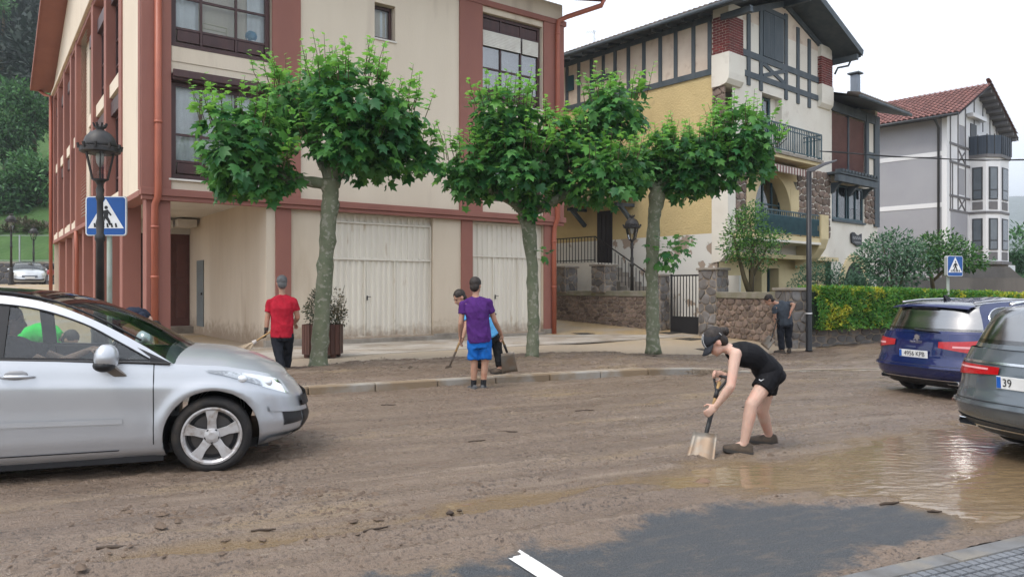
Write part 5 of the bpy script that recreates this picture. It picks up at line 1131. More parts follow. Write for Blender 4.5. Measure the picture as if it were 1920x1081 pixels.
def hill_tree(label, p, q, Yh, r, n, light, s=.42):
    c = px(p, q, Yh); g = float(hz_(np.array(c[0]), np.array(Yh))); rr = r*Yh/1390
    cs = [(c, rr, rr, rr*.95)]+[(c+np.array((RNG.uniform(-.7, .7)*rr, RNG.uniform(-.5, .3)*rr, RNG.uniform(-.8, .7)*rr)), rr*.55, rr*.55, rr*.45) for _ in range(6)]
    o = oval_bush('hill_tree', label, 'tree', blobs(cs), n, s, M_LF3, [[(c[0], Yh, g-.5, .25), (c[0]+.2, Yh, c[2]-rr*.4, .16), (c[0], Yh, c[2]+rr*.3, .06)]], group='trees on the hillside', loc=(c[0], Yh, g), tint=light, up=.9, part='crown')
hill_tree('bushy green hill tree beside the roof corner of the apartment block', 62, 205, 66, 58, 3400, (.2, 1))
hill_tree('broad hill tree at the edge of the photo, level with the roof gutter', 8, 240, 64, 62, 3400, (.1, .85))
hill_tree('rounded hill tree above the grass bank, next to the long downpipe', 72, 335, 61, 48, 3000, (.3, 1))
hill_tree('low shaded hill tree above the tall street lamp in the yard', 18, 355, 60, 46, 2800, (.1, .8))
hill_tree('pale tree sprig high up in the corner over the dark wood', 4, 12, 93, 24, 900, (.7, 1), .4)
cs = []
for k in range(80):
    Yh = RNG.uniform(76, 150); x = -Yh*RNG.uniform(.58, .80); g = float(hz_(np.array(x), np.array(Yh))); h = RNG.uniform(4, 8); cs.append((np.array((x, Yh, g+h*.55)), h*.34, h*.34, h*.7))
p, d = blobs(cs)(26000)
link_mesh('forest', leaf_mesh('forest', p, norm(d+RNG.normal(size=p.shape)*.5), norm(d+np.array((0, 0, .6))), RNG.uniform(.7, 1.5, len(p)), RNG.random(len(p))**2*.45, OVAL, OVALF), leaf_mat('forest leaf', (.010, .022, .016), (.03, .06, .035), .15, .7), label='dark wood covering the upper hillside', cat='forest', kind='stuff')
p, d = blobs([(px(x, 432+RNG.uniform(-8, 8), 57), 1.1, .8, .7) for x in (10, 40, 65, 88)])(2200)
link_mesh('undergrowth', leaf_mesh('undergrowth', p, norm(d), norm(d+np.array((0, 0, 1))), RNG.uniform(.2, .4, len(p)), RNG.random(len(p)), OVAL, OVALF), leaf_mat('bramble', (.03, .06, .02), (.16, .13, .09), .2), label='tangled shrubs on top of the grass bank', cat='undergrowth', kind='stuff')
far = lambda X, Y: -1+225*np.exp(-((X-1350)/620)**2)*sstep(900, 1500, Y)*(.8+.4*fbm(X*.004, Y*.004))+9*(fbm(X*.03, Y*.03)-.5)
sheet('hill', np.linspace(450, 2300, 120), np.linspace(900, 2000, 60), far, mat('far wooded hill', (.025, .05, .03), rough=.95, col2=(.045, .075, .04), scale=.03, bump=1, bscale=.08, bdist=8), label='wooded hill fading into the mist beyond the grey house', cat='hill', kind='structure')
def hedge_block(label, a, b, z0, z1, n):
    a, b = np.array(a), np.array(b); d = (b-a)/np.linalg.norm(b-a); nn = np.array((d[1], -d[0])); u = RNG.random(n)[:, None]*np.linalg.norm(b-a); top = RNG.random(n) < .3; w = np.where(top, RNG.uniform(-1, 0, n), 0)[:, None]
    p = np.concatenate([a+d*u+nn*w, np.where(top, z1, RNG.uniform(z0, z1, n))[:, None]], 1)
    r = empty('far_hedge', (*a, z0), label=label, cat='hedge'); o = link_mesh('leaves', leaf_mesh('leaves', p-np.array((*a, z0)), rand_dirs(n), norm(np.array((*nn, .3))+RNG.normal(size=(n, 3))*.5), RNG.uniform(.15, .3, n), RNG.random(n)**2*.5, OVAL, OVALF), M_LF3, r); o['kind'] = 'stuff'
    m = MB(); aa, bb = Vector((0, 0)), Vector(b-a); q = Vector(-nn)*.1; q2 = Vector(-nn)*.9
    m.prism([tuple(aa+q), tuple(bb+q), tuple(bb+q2), tuple(aa+q2)], 0, z1-z0-.1, plane='xy'); m.build('core', mat('far hedge core', (.02, .05, .018), rough=1), r)
hedge_block('tall clipped dark hedge at the photo edge right of the grey house', (29.5, 44), (40, 50), 0, 3.6, 5000)
hedge_block('lower clipped hedge in front of the tall one at the photo edge', (26.5, 39.5), (36, 45), 0, 2.2, 4000)
p, d = blobs([(px(1905, 465, 70), 2.5, 2.5, 1.6), (px(1935, 455, 70), 3, 3, 2.2)])(1500)
o = empty('valley_tree', (33, 70, 0), label='misty green tree behind the hedges right of the grey house', cat='tree'); link_mesh('crown', leaf_mesh('crown', p-np.array((33, 70, 0)), norm(d), norm(d+np.array((0, 0, 1))), RNG.uniform(.3, .6, len(p)), RNG.random(len(p)), OVAL, OVALF), M_LF3, o); MB().tube([(14, 0, 0), (14, 0, 4)], .2, 6).build('trunk', M_TWIG, o)

# ================================================================== STREET FURNITURE
M_IRON = mat('cast iron', (.020, .019, .020), rough=.5, col2=(.035, .030, .026), scale=5, bump=.15, bscale=40)
def street_lamp(label, loc, h=3.95):
    r = empty('street_lamp', loc, label=label, cat='lamp', group='ornate iron street lamps')
    k = h/3.95
    MB().lathe([(.19, 0), (.19, .06), (.15, .1), (.16, .18), (.13, .3), (.12, .75), (.135, .8), (.10, .88), (.085, 1.0), (.095, 1.06), (.07, 1.12)], 14).build('base', M_IRON, r, smooth=True)
    c = MB(); c.lathe([(.062, 1.1), (.055, 2.2), (.075, 2.24), (.075, 2.3), (.05, 2.34), (.062, 2.5), (.045, 2.58), (.045, 2.85), (.065, 2.9), (.05, 2.95), (.06, 3.03), (.04, 3.1), (.07, 3.16), (.13, 3.2)], 14); c.build('column', M_IRON, r, smooth=True)
    la = MB()
    for j in range(6):
        t = 2*math.pi*j/6; la.bar((.12*math.cos(t), .12*math.sin(t), 3.2), (.215*math.cos(t), .215*math.sin(t), 3.62), .022, .022)
    la.lathe([(.25, 3.61), (.29, 3.63), (.29, 3.69), (.24, 3.71)], 18); la.build('lantern_frame', M_IRON, r)
    for j in range(6):
        t, u = 2*math.pi*j/6, 2*math.pi*(j+1)/6; g = MB()
        g.add([(.115*math.cos(t), .115*math.sin(t), 3.21), (.115*math.cos(u), .115*math.sin(u), 3.21), (.21*math.cos(u), .21*math.sin(u), 3.62), (.21*math.cos(t), .21*math.sin(t), 3.62)], [(0, 1, 2, 3)]); g.build('pane', glass_mat('lantern glass', (.85, .86, .86), refl=.03), r)
    MB().lathe([(.245, 3.69), (.24, 3.76), (.205, 3.86), (.14, 3.94), (.07, 3.98), (.05, 4.0), (.085, 4.02), (.07, 4.04)], 18).build('dome', M_IRON, r, smooth=True)
    cr = MB()
    for j in range(10): t = 2*math.pi*j/10; cr.bar((.29*math.cos(t), .29*math.sin(t), 3.67), (.305*math.cos(t), .305*math.sin(t), 3.75), .03, .03)
    for j in range(8): t = 2*math.pi*j/8; cr.bar((.075*math.cos(t), .075*math.sin(t), 4.03), (.1*math.cos(t), .1*math.sin(t), 4.09), .025, .02)
    cr.build('cresting', M_IRON, r); MB().lathe([(.02, 3.4), (.05, 3.46), (.06, 3.56), (.04, 3.64)], 10).build('bulb', mat('lamp bulb', (.7, .7, .66), rough=.3), r, smooth=True)
    r.scale = (1, 1, k); return r
def zl(p, q, Y): return 1.55-(q-540)/1390*Y
street_lamp('ornate iron street lamp in front of the crossing sign behind the silver hatchback', (-6.39, 11.5, .13), 3.84)
street_lamp('ornate iron street lamp standing before the rubble wall in the alley', (4.03, 24.9, .26), 3.62)
street_lamp('ornate iron street lamp in the far yard at the photo edge', (-27.7, 41.0, 1.6), 3.95)
street_lamp('ornate iron street lamp in front of the silver car parked far back', (-31.3, 48.5, 1.75), 3.7)
# modern black lamp
bl = empty('lamp_post', (7.37, 18.4, 0), label='slim black lamp post with a flat angled head beside the hedge', cat='lamp')
MB().lathe([(.085, 0), (.085, .02), (.075, .04), (.075, 1.0), (.065, 1.03), (.06, 4.45)], 14).build('pole', M_BLACK, bl, smooth=True)
MB().lathe([(.079, 0), (.079, .03)], 14, (0, 0, .92)).build('band', mat('white band', (.7, .7, .7)), bl)
hd_ = MB(); hd_.rings([[(-.03, -.05, 4.42), (-.03, .05, 4.42), (-.03, .05, 4.52), (-.03, -.05, 4.52)], [(.1, -.07, 4.44), (.1, .07, 4.44), (.1, .07, 4.56), (.1, -.07, 4.56)], [(.35, -.13, 4.58), (.35, .13, 4.58), (.35, .12, 4.66), (.35, -.12, 4.66)], [(.68, -.06, 4.70), (.68, .06, 4.70), (.68, .05, 4.74), (.68, -.05, 4.74)]])
hd_.build('lamp_head', mat('lamp head grey', (.10, .10, .11), rough=.5), bl, bevel=.015)
# pedestrian crossing signs
M_BLUE = mat('sign blue', (.008, .085, .32), rough=.35, col2=(.008, .075, .29), scale=3); M_SW = mat('sign white', (.78, .79, .80), rough=.4); M_SB = mat('sign black', (.012, .012, .014), rough=.5); M_POST = mat('grey post', (.30, .33, .30), rough=.5, col2=(.22, .27, .2), scale=3)
def crossing_sign(label, loc, rz, s, zc, depth, postx, h=None):
    r = empty('crossing_sign', loc, label=label, cat='traffic sign', group='pedestrian crossing signs'); r.rotation_euler = (0, 0, rz); w = s/2; hh = (h or s)/2; k = hh/w
    def rr(a, b, q, n=4):
        pts = []
        for cx, cz, t0 in ((a-q, b-q, 0), (-a+q, b-q, 90), (-a+q, -b+q, 180), (a-q, -b+q, 270)):
            for j in range(n+1): t = R(t0+90*j/n); pts.append((cx+q*math.cos(t), cz+q*math.sin(t)))
        return pts
    def pl(name, pts, y, m): o = MB().prism([(x, z+zc) for x, z in pts][::-1], y-.003, y).build(name, m, r); return o
    MB().prism([(x, z+zc) for x, z in rr(w, hh, .05)][::-1], 0, depth).build('plate', mat('sign back', (.45, .46, .46), rough=.5, metal=.3), r)
    pl('border', rr(w*.985, hh*.985, .05), -.003, M_SW); pl('field', rr(w*.93, hh*.945, .04), -.006, M_BLUE)
    pl('triangle', [(0, .88*hh), (-.87*w, -.62*hh), (.87*w, -.62*hh)], -.009, M_SW)
    for j in range(6):
        x = -.56*w+j*.205*w; pl('stripe', [(x, -.57*hh), (x+.10*w, -.57*hh), (x+.05*w, -.36*hh), (x-.02*w, -.36*hh)], -.012, M_SB)
    fig = [(-.02, .36), (.10, .40), (.18, .30), (.30, .12), (.26, .05), (.14, .20), (.12, .02), (.22, -.18), (.30, -.42), (.18, -.44), (.08, -.2), (-.02, -.08), (-.08, -.26), (-.26, -.44), (-.33, -.38), (-.18, -.2), (-.10, .05), (-.10, .18), (-.2, .08), (-.27, -.06), (-.33, -.02), (-.24, .18), (-.12, .34)]
    pl('walking_figure', [(x*w*.95, (z*.95-.05)*hh) for x, z in fig], -.0125, M_SB)
    pl('figure_head', [(.02*w+.085*w*math.cos(R(30*j)), .43*hh+.085*w*math.sin(R(30*j))) for j in range(12)], -.0125, M_SB)
    p = MB(); p.lathe([(.04, 0), (.04, zc+hh*.6)], 12, (postx, depth+.045, 0)); p.build('post', M_POST, r, smooth=True); return r
crossing_sign('blue pedestrian crossing sign behind the iron lamp at the silver hatchback', (-6.57, 12.0, .12), 0, .67, 2.6, .02, .02, .64)
crossing_sign('blue pedestrian crossing sign in front of the hedge above the blue car', (12.1, 20.25, .0), R(17), .55, 2.16, .09, -.1, .56)
# overhead cable
cb = MB(); a, b = Vector((10.2, 24.6, 6.1)), Vector((26, 26.5, 6.75)); pts = []
for k in range(25): t = k/24; p = a.lerp(b, t); p.z -= .5*math.sin(math.pi*t)**1*.9; pts.append(p)
cb.tube(pts, .018, 6); cb.tube([p+Vector((0, 0, .03*math.sin(i*1.3))) for i, p in enumerate(pts)], .012, 5); cb.build('cable', M_BLACK, None, label='black overhead cable sagging across the two houses', cat='cable')
# drain covers in the alley
for lab, x, y, w in (('dark square drain cover beside the terracotta downpipe', 2.2, 23.0, .55), ('dark square drain cover in front of the alley lamp', 4.9, 23.2, .6), ('dark square cover behind the farthest plane tree trunk', 5.05, 21.1, .7), ('dark square cover nearest the man in grey', 5.2, 18.9, .9)):
    z = float(pave_z(np.array(x), np.array(y))); d = empty('drain_cover', (x, y, z), 54, label=lab, cat='drain cover', group='drain covers on the pavement')
    MB().box(-w/2, w/2, -w/2, w/2, -.02, .006).build('frame', mat('cover iron', (.055, .05, .045), rough=.7, col2=(.08, .07, .055), scale=6), d)
    for k in range(5): MB().box(-w/2+.05, w/2-.05, -w/2+.06+k*(w-.1)/5, -w/2+.06+k*(w-.1)/5+.05, .006, .014).build('bar', MATS['cover iron'], d)
# yard wall, fence behind the parked cars
yw = empty('yard_wall', (-45, 51.6, 0), label='dark stone retaining wall behind the cars parked in the yard', cat='wall'); MB().box(0, 30, 0, .6, -.5, 3.3).build('core', M_RUBM, yw); MB().box(-.1, 30.1, -.06, .66, 3.3, 3.42).build('coping', M_STONE, yw)
stonework(yw, lambda u, w_, d: (u, -d, w_), 7.5, 16.5, 1.6, 3.3, .6, .35, mat('dark wall stone', (.10, .095, .10), rough=.9, col2=(.07, .065, .065), scale=3, bump=.5, bscale=12, obrand=.4), .06)
fn = empty('wire_fence', (-45, 52.0, 0), label='grey wire fence with steel posts above the yard wall', cat='fence')
for k in range(10): MB().box(6.0+k*2.2, 6.08+k*2.2, 0, .08, 3.4, 5.6 if k == 4 else 5.3).build('post', M_STEEL, fn)
MB().box(6, 27, .03, .045, 5.25, 5.28).box(6, 27, .03, .045, 3.5, 3.53).build('rail', M_STEEL, fn)

# ================================================================== CARS
def catmull(pts, n=8):
    P = [np.array(p, float) for p in pts]; P = [2*P[0]-P[1]]+P+[2*P[-1]-P[-2]]; out = []
    for i in range(1, len(P)-2):
        for k in range(n):
            t = k/n; out.append(.5*((2*P[i])+(-P[i-1]+P[i+1])*t+(2*P[i-1]-5*P[i]+4*P[i+1]-P[i+2])*t*t+(-P[i-1]+3*P[i]-3*P[i+1]+P[i+2])*t**3))
    out.append(P[-2]); return [tuple(p) for p in out]
def resample(pts, n):
    P = np.array(pts); d = np.concatenate([[0], np.cumsum(np.linalg.norm(np.diff(P, axis=0), axis=1))]); t = np.linspace(0, d[-1], n)
    return [tuple(np.interp(t, d, P[:, k]) for k in range(P.shape[1])) for t in t]
M_TYRE = mat('tyre rubber', (.014, .013, .013), rough=.8, col2=(.045, .036, .028), scale=6, lo=.5, hi=.7, bump=.3, bscale=90)
M_ALLOY = mat('alloy', (.50, .49, .49), rough=.38, metal=.5, col2=(.27, .22, .18), scale=9, lo=.45, hi=.65); M_BLKP = mat('black plastic', (.014, .014, .016), rough=.5); M_CHROME = mat('chrome', (.75, .76, .78), rough=.15, metal=.95)
M_AG = glass_mat('car glass', (.80, .88, .87), refl=.05); M_TINT = glass_mat('tinted car glass', (.05, .055, .06), refl=.10)
M_LENS = mat('red lens', (.42, .008, .012), rough=.12, col2=(.34, .006, .01), scale=20, coat=.6); M_LENSP = mat('pale red lens', (.75, .35, .36), rough=.15, coat=.5)
def wheel(parent, x, y, r, rr, spokes, out):
    """out=-1 faces local -y"""
    w = empty('wheel', (x, y, r)); w.parent = parent; hw = .105; rw = rr
    prof = [(rw, -hw*.8), (rw+.02, -hw), (r-.035, -hw), (r-.008, -hw*.75), (r, -hw*.4), (r, hw*.4), (r-.008, hw*.75), (r-.035, hw), (rw+.02, hw), (rw, hw*.8)]
    t = MB(); rs = []
    for (a, b) in prof+[prof[0]]: rs.append([(a*math.cos(2*math.pi*j/40), b, a*math.sin(2*math.pi*j/40)) for j in range(40)])
    t.rings(rs, cap=False); t.build('tyre', M_TYRE, w, smooth=True)
    y0 = out*hw*.72; m = MB()
    rs = [[(a*math.cos(2*math.pi*j/40), b, a*math.sin(2*math.pi*j/40)) for j in range(40)] for a, b in ((rw+.004, out*hw*.95), (rw-.012, out*hw*.97), (rw-.03, out*hw*.8), (rw-.035, -out*hw*.6))]
    m.rings(rs, cap=False)
    for k in range(spokes):
        t0 = 2*math.pi*k/spokes+math.pi/2; rad = Vector((math.cos(t0), 0, math.sin(t0))); tan = Vector((-math.sin(t0), 0, math.cos(t0))); yv = Vector((0, 1, 0))
        w0, w1 = .038, .052
        ring = lambda d, wd, yo, th: [rad*d-tan*wd+yv*(yo+out*.0), rad*d+tan*wd+yv*yo, rad*d+tan*wd*.8+yv*(yo-out*th), rad*d-tan*wd*.8+yv*(yo-out*th)]
        m.rings([ring(.04, w0, y0+out*.01, .05), ring(rw*.55, w0*.9, y0+out*.018, .045), ring(rw*.9, w1, y0+out*.02, .04), ring(rw-.02, w1*1.1, y0+out*.024, .03)])
    m.lathe([(.065, -.02), (.07, 0), (.06, .022), (.03, .03)], 16, (0, y0, 0), axis='y') if out > 0 else m.lathe([(.03, -.03), (.06, -.022), (.07, 0), (.065, .02)], 16, (0, y0, 0), axis='y')
    m.build('rim', M_ALLOY, w, smooth=False, bevel=.006)
    d = MB(); d.lathe([(rw*.72, -.01), (rw*.72, .01)], 24, (0, y0-out*.07, 0), axis='y'); d.build('brake_disc', mat('brake disc', (.10, .09, .085), rough=.5, metal=.6), w)
    d = MB(); d.lathe([(rw-.01, -.01), (rw-.01, .01)], 24, (0, -y0*.3, 0), axis='y'); d.build('hub', M_BLKP, w)
    nb = MB()
    for k in range(spokes): t0 = 2*math.pi*(k+.5)/spokes+math.pi/2; nb.lathe([(.011, -.012), (.011, .012)], 8, (.052*math.cos(t0), y0+out*.012, .052*math.sin(t0)), axis='y')
    nb.build('wheel_bolts', M_BLKP, w); return w
class Car:
    def __init__(s, name, label, loc, th, paint, P, cat='car'):
        s.P = P; s.root = empty(name, loc, th, label=label, cat=cat); s.paint = paint; s.belt = lambda x: float(np.interp(x, [b[0] for b in P['belt']], [b[1] for b in P['belt']]))
        r = P['rows']; s.rv = [q[0] for q in r]; s.rw = [q[1] for q in r]; s.rf = [q[2] for q in r]; s.rr = [q[3] for q in r]
    def S(s, p, v, side=-1, off=0):
        """body surface: p 0 rear centre .. 1 front centre, v 0 sill .. 1 belt"""
        P = s.P; W = np.interp(v, s.rv, s.rw); xF = np.interp(v, s.rv, s.rf); xR = np.interp(v, s.rv, s.rr); Cf, Cr, nf, nr = P['Cf'], P['Cr'], P['nf'], P['nr']
        if p < .2: a = p/.2*math.pi/2; x = xR+Cr-Cr*max(math.cos(a), 0)**(2/nr); y = W*max(math.sin(a), 0)**(2/nr); nx, ny = -math.cos(a), math.sin(a)
        elif p > .8: a = (p-.8)/.2*math.pi/2; x = xF-Cf+Cf*max(math.sin(a), 0)**(2/nf); y = W*max(math.cos(a), 0)**(2/nf); nx, ny = math.sin(a), math.cos(a)
        else: t = (p-.2)/.6; x = (xR+Cr)*(1-t)+(xF-Cf)*t; y = W; nx, ny = 0, 1
        xm = (xF+xR)/2; y *= 1-P.get('taper', .05)*((x-xm)/(xF-xR)*2)**2
        z = P['zs']+v*(s.belt(x)-P['zs']); 
        for xa in (0, -P['wb']):                                    # wheel-arch flare
            d = math.hypot(x-xa, z-P['wr'])
            if p > .2 and p < .8 or abs(ny) > .6: y += .022*math.exp(-((d-P['arch']-.03)/.05)**2)
        return Vector((x+nx*off, side*(y+ny*off), z))
    def patch(s, name, m, p0, p1, lo, hi, side, off=.006, n=10, k=5, parent=None, smooth=True):
        P = []
        for i in range(n+1):
            p = p0+(p1-p0)*i/n; t = i/n; a, b = lo(t), hi(t); P.append([s.S(p, a+(b-a)*j/k, side, off) for j in range(k+1)])
        mb = MB(); mb.grid(P, flip=side > 0)
        ring = [P[i][0] for i in range(n+1)]+[P[n][j] for j in range(1, k+1)]+[P[i][k] for i in range(n-1, -1, -1)]+[P[0][j] for j in range(k-1, 0, -1)]
        return mb.build(name, m, parent or s.root, smooth=smooth)
    def body(s, doors=()):
        P = s.P; ps = list(np.linspace(0, .2, 15)[:-1])+list(np.linspace(.2, .8, 121)[:-1])+list(np.linspace(.8, 1, 21)); vs = np.linspace(0, 1, 27); n = len(ps)
        V = {}
        for side in (-1, 1):
            G = [[s.S(p, v, side) for v in vs] for p in ps]; inside = [[False]*len(vs) for _ in ps]
            for i in range(n):
                for j in range(len(vs)):
                    g = G[i][j]
                    for xa in (0, -P['wb']):
                        dx, dz = g.x-xa, g.z-P['wr']; d = math.hypot(dx, dz)
                        if d < P['arch'] and abs(g.y) > .55:
                            inside[i][j] = True; k = P['arch']/max(d, 1e-4); g.x = xa+dx*k; g.z = max(P['wr']+dz*k, P['zs'])
            parts = {}
            for i in range(n-1):
                for j in range(len(vs)-1):
                    if inside[i][j] and inside[i+1][j] and inside[i][j+1] and inside[i+1][j+1]: continue
                    xm = (G[i][j].x+G[i+1][j].x)/2; zm = G[i][j].z; key = 'body'
                    for dn, a, b in doors:
                        if .2 < ps[i] < .8 and a < xm < b and zm > P['zs']+.09: key = dn+str(a)
                    parts.setdefault(key, []).append((i, j))
            for key, cells in parts.items():
                ids = {}; mb = MB(); vv = []; ff = []
                def vid(i, j):
                    if (i, j) not in ids: ids[(i, j)] = len(vv); vv.append(G[i][j])
                    return ids[(i, j)]
                for i, j in cells:
                    f = (vid(i, j), vid(i+1, j), vid(i+1, j+1), vid(i, j+1)); ff.append(f if side < 0 else f[::-1])
                mb.add(vv, ff); o = mb.build('body' if key == 'body' else 'door', s.paint, s.root, smooth=True)
                if key != 'body':
                    a = [c for c in doors if c[0]+str(c[1]) == key][0]
                    for xx in (a[1], a[2]):
                        pts = []
                        for v in np.linspace(.14, 1, 14):
                            lo_, hi_ = .2, .8
                            for _ in range(30):
                                mid = (lo_+hi_)/2
                                if s.S(mid, v, side).x < xx: lo_ = mid
                                else: hi_ = mid
                            q = s.S(mid, v, side, .0); 
                            if all(math.hypot(q.x-xa, q.z-P['wr']) > P['arch']+.02 for xa in (0, -P['wb'])): pts.append(q)
                        if len(pts) > 3: MB().tube(pts, .005, 5).build('seam', M_BLKP, o)
            ar = MB()
            for xa in (0, -P['wb']):                                 # wheel-arch liners
                A = []
                for k in range(25):
                    t = math.pi*(-.12+1.24*k/24); x = xa+P['arch']*math.cos(t)*1.0; z = P['wr']+P['arch']*math.sin(t); A.append([(x, side*(P['rw']-.03), max(z, .1)), (x, side*.5, max(z, .1))])
                ar.grid(A); 
            ar.build('arch_liner', M_BLKP, s.root)
        # bonnet and tail cover across the belt line
        for lo, hi, nm in ((P['cowl'], 9, 'bonnet'), (-9, P['tail'], 'tail_top')):
            rows = []
            for p in ps:
                q = s.S(p, 1, 1)
                if lo <= q.x <= hi:
                    cr = P['crown']*min(1, max(.0, (abs(q.y)/.85)))*(1 if nm == 'bonnet' else .3); rows.append([(q.x+.0*(1-u*u), u*q.y, q.z+cr*(1-abs(u)**2.6)) for u in np.linspace(-1, 1, 21)])
            if len(rows) > 1: mb = MB(); mb.grid(rows, flip=True); mb.build(nm, s.paint, s.root, smooth=True)
        fl = MB(); fl.box(-P['wb']+P['arch'], -P['arch'], -.80, .80, P['zs']-.045, P['zs']+.07); fl.box(-P['wb']-.3, P['rf0']-.35, -.6, .6, P['zs']-.02, P['zs']+.06); fl.box(P['rr0']+.12, -P['wb']-.3, -.6, .6, P['zs']+.04, P['zs']+.1); fl.build('floor', M_BLKP, s.root)  # floor shaped wide and low to deepen the shade under the car
        return s
    def yg(s, z, x=0): return s.P['yb']-s.P['tum']*max(z-s.P['zb'], 0)-.25*max(z-s.P['zb'], 0)**2
    def cabin(s, glass_front, glass_side, glass_rear, roofm, pillars=(), sidem=None):
        P = s.P; C = catmull(P['curve'], 10); C = resample(C, 90); ts = np.linspace(0, 1, 90); xs = np.array([c[0] for c in C])
        def sect(c, t):
            z = c[1]; y = s.yg(z); tw, tr = P['tw'], P['tr']
            bx = np.interp(t, [0, tw, tw+.08, tr-.05, tr, 1], [P.get('bw', .22), .16, 0.0, 0, P['br']*.5, P['br']]); bz = np.interp(t, [0, tw, (tw+tr)/2, tr, 1], [.02, .045, P.get('bz', .06), .04, .0])
            e = 2 if t < .6 else 3.2; return [(c[0]+bx*(1-abs(u)**e), u*y, z+bz*(1-u**2)) for u in np.linspace(-1, 1, 25)]
        rows = [sect(c, t) for c, t in zip(C, ts)]
        for nm, a, b, m in (('windscreen', 0, P['tw'], glass_front), ('roof', P['tw'], P['tr'], roofm), ('rear_window', P['tr'], P['te'], glass_rear), ('tailgate_frame', P['te'], 1.0, s.paint)):
            r = [q for q, t in zip(rows, ts) if a-.012 <= t <= b+.012]
            if len(r) > 1: mb = MB(); mb.grid(r); o = mb.build(nm, m, s.root, smooth=True)
        # side frame between the belt, the roof curve and the side glass outline
        D = P['dlo']; bot_i = resample(D[0], 30); top_i = resample(catmull(D[1], 8), 60)
        for side in (-1, 1):
            top_o = resample(C, 60); bot_o = resample([(C[-1][0], C[-1][1]), (C[0][0], C[0][1])], 30)
            f3 = lambda q, d=0: (q[0], side*(s.yg(q[1])+d), q[1])
            out = [f3(q) for q in top_o]+[f3((q[0], s.belt(q[0])-.01)) for q in bot_o]
            inn = [f3(q, .004) for q in top_i]+[f3(q, .004) for q in bot_i[::-1]]
            n = len(out); mb = MB(); mb.add(out+inn, [(i, (i+1) % n, n+(i+1) % n, n+i) if side < 0 else (n+i, n+(i+1) % n, (i+1) % n, i) for i in range(n)])
            mb.build('side_frame', sidem or s.paint, s.root, smooth=False)
            loop = top_i+bot_i[::-1]; g = MB(); g.add([f3(q, -.008) for q in loop], [tuple(range(len(loop)))]); go = g.build('side_window', glass_side, s.root)
            tb = MB(); tb.tube([f3(q, .004) for q in loop]+[f3(loop[0], .004)], .008, 5); tb.build('window_trim', P.get('trimm', M_BLKP), go)
            for a, b in pillars:
                za, zb_ = np.interp(a, [q[0] for q in bot_i] if bot_i[0][0] < bot_i[-1][0] else [q[0] for q in bot_i[::-1]], [q[1] for q in bot_i] if bot_i[0][0] < bot_i[-1][0] else [q[1] for q in bot_i[::-1]]), 0
                tp = sorted(top_i); zt0 = np.interp(a, [q[0] for q in tp], [q[1] for q in tp]); zt1 = np.interp(b, [q[0] for q in tp], [q[1] for q in tp])
                pm = MB(); pm.add([f3((a, za), .002), f3((b, za), .002), f3((b, zt1), .002), f3((a, zt0), .002)], [(0, 1, 2, 3)]); pm.build('pillar', M_BLKP, go)
        return s
    def wheels(s, rim, spokes):
        P = s.P
        for x in (0, -P['wb']):
            for sd in (-1, 1): wheel(s.root, x, sd*(P['rw']-.115), P['wr'], rim, spokes, sd)
def plate(parent, txt, x, y, z, w, rx, rz, tilt=0, align='CENTER', tx=0):
    p = empty('number_plate', (x, y, z)); p.parent = parent; p.rotation_euler = (0, tilt, rz)
    MB().box(-.008, .0, -w/2, w/2, -.055, .055).build('plate', mat('plate white', (.74, .75, .74), rough=.4), p, bevel=.003)
    MB().box(-.010, -.0085, w/2-.045, w/2-.004, -.05, .05).build('country_band', mat('plate blue', (.01, .10, .42), rough=.4), p)
    text(txt, .098, mat('plate black', (.012, .012, .012), rough=.5), p, (-.0105, tx, -.002), (R(90), 0, R(-90)), .001, 'digits', align, .92)
    return p
def seat(parent, x, y):
    m = mat('seat cloth', (.030, .031, .034), rough=.9); o = MB(); o.rings([[(x+a, y+b, z) for a, b in ((-.25, -.24), (.27, -.22), (.27, .22), (-.25, .24))] for z in (.38, .52, .56)]); so_ = o.build('seat', m, parent, bevel=.04)
    b = MB(); b.rings([[(x-.2-k*.24+d, y+e*(1-.25*k), .5+k*.62) for d, e in ((-.06, -.24), (.06, -.22), (.06, .22), (-.06, .24))] for k in (0, .3, .7, 1)]); b.build('backrest', m, so_, bevel=.03)
    h = MB(); h.ell((x-.5, y, 1.24), (.06, .13, .10)); h.build('headrest', m, so_, smooth=True)
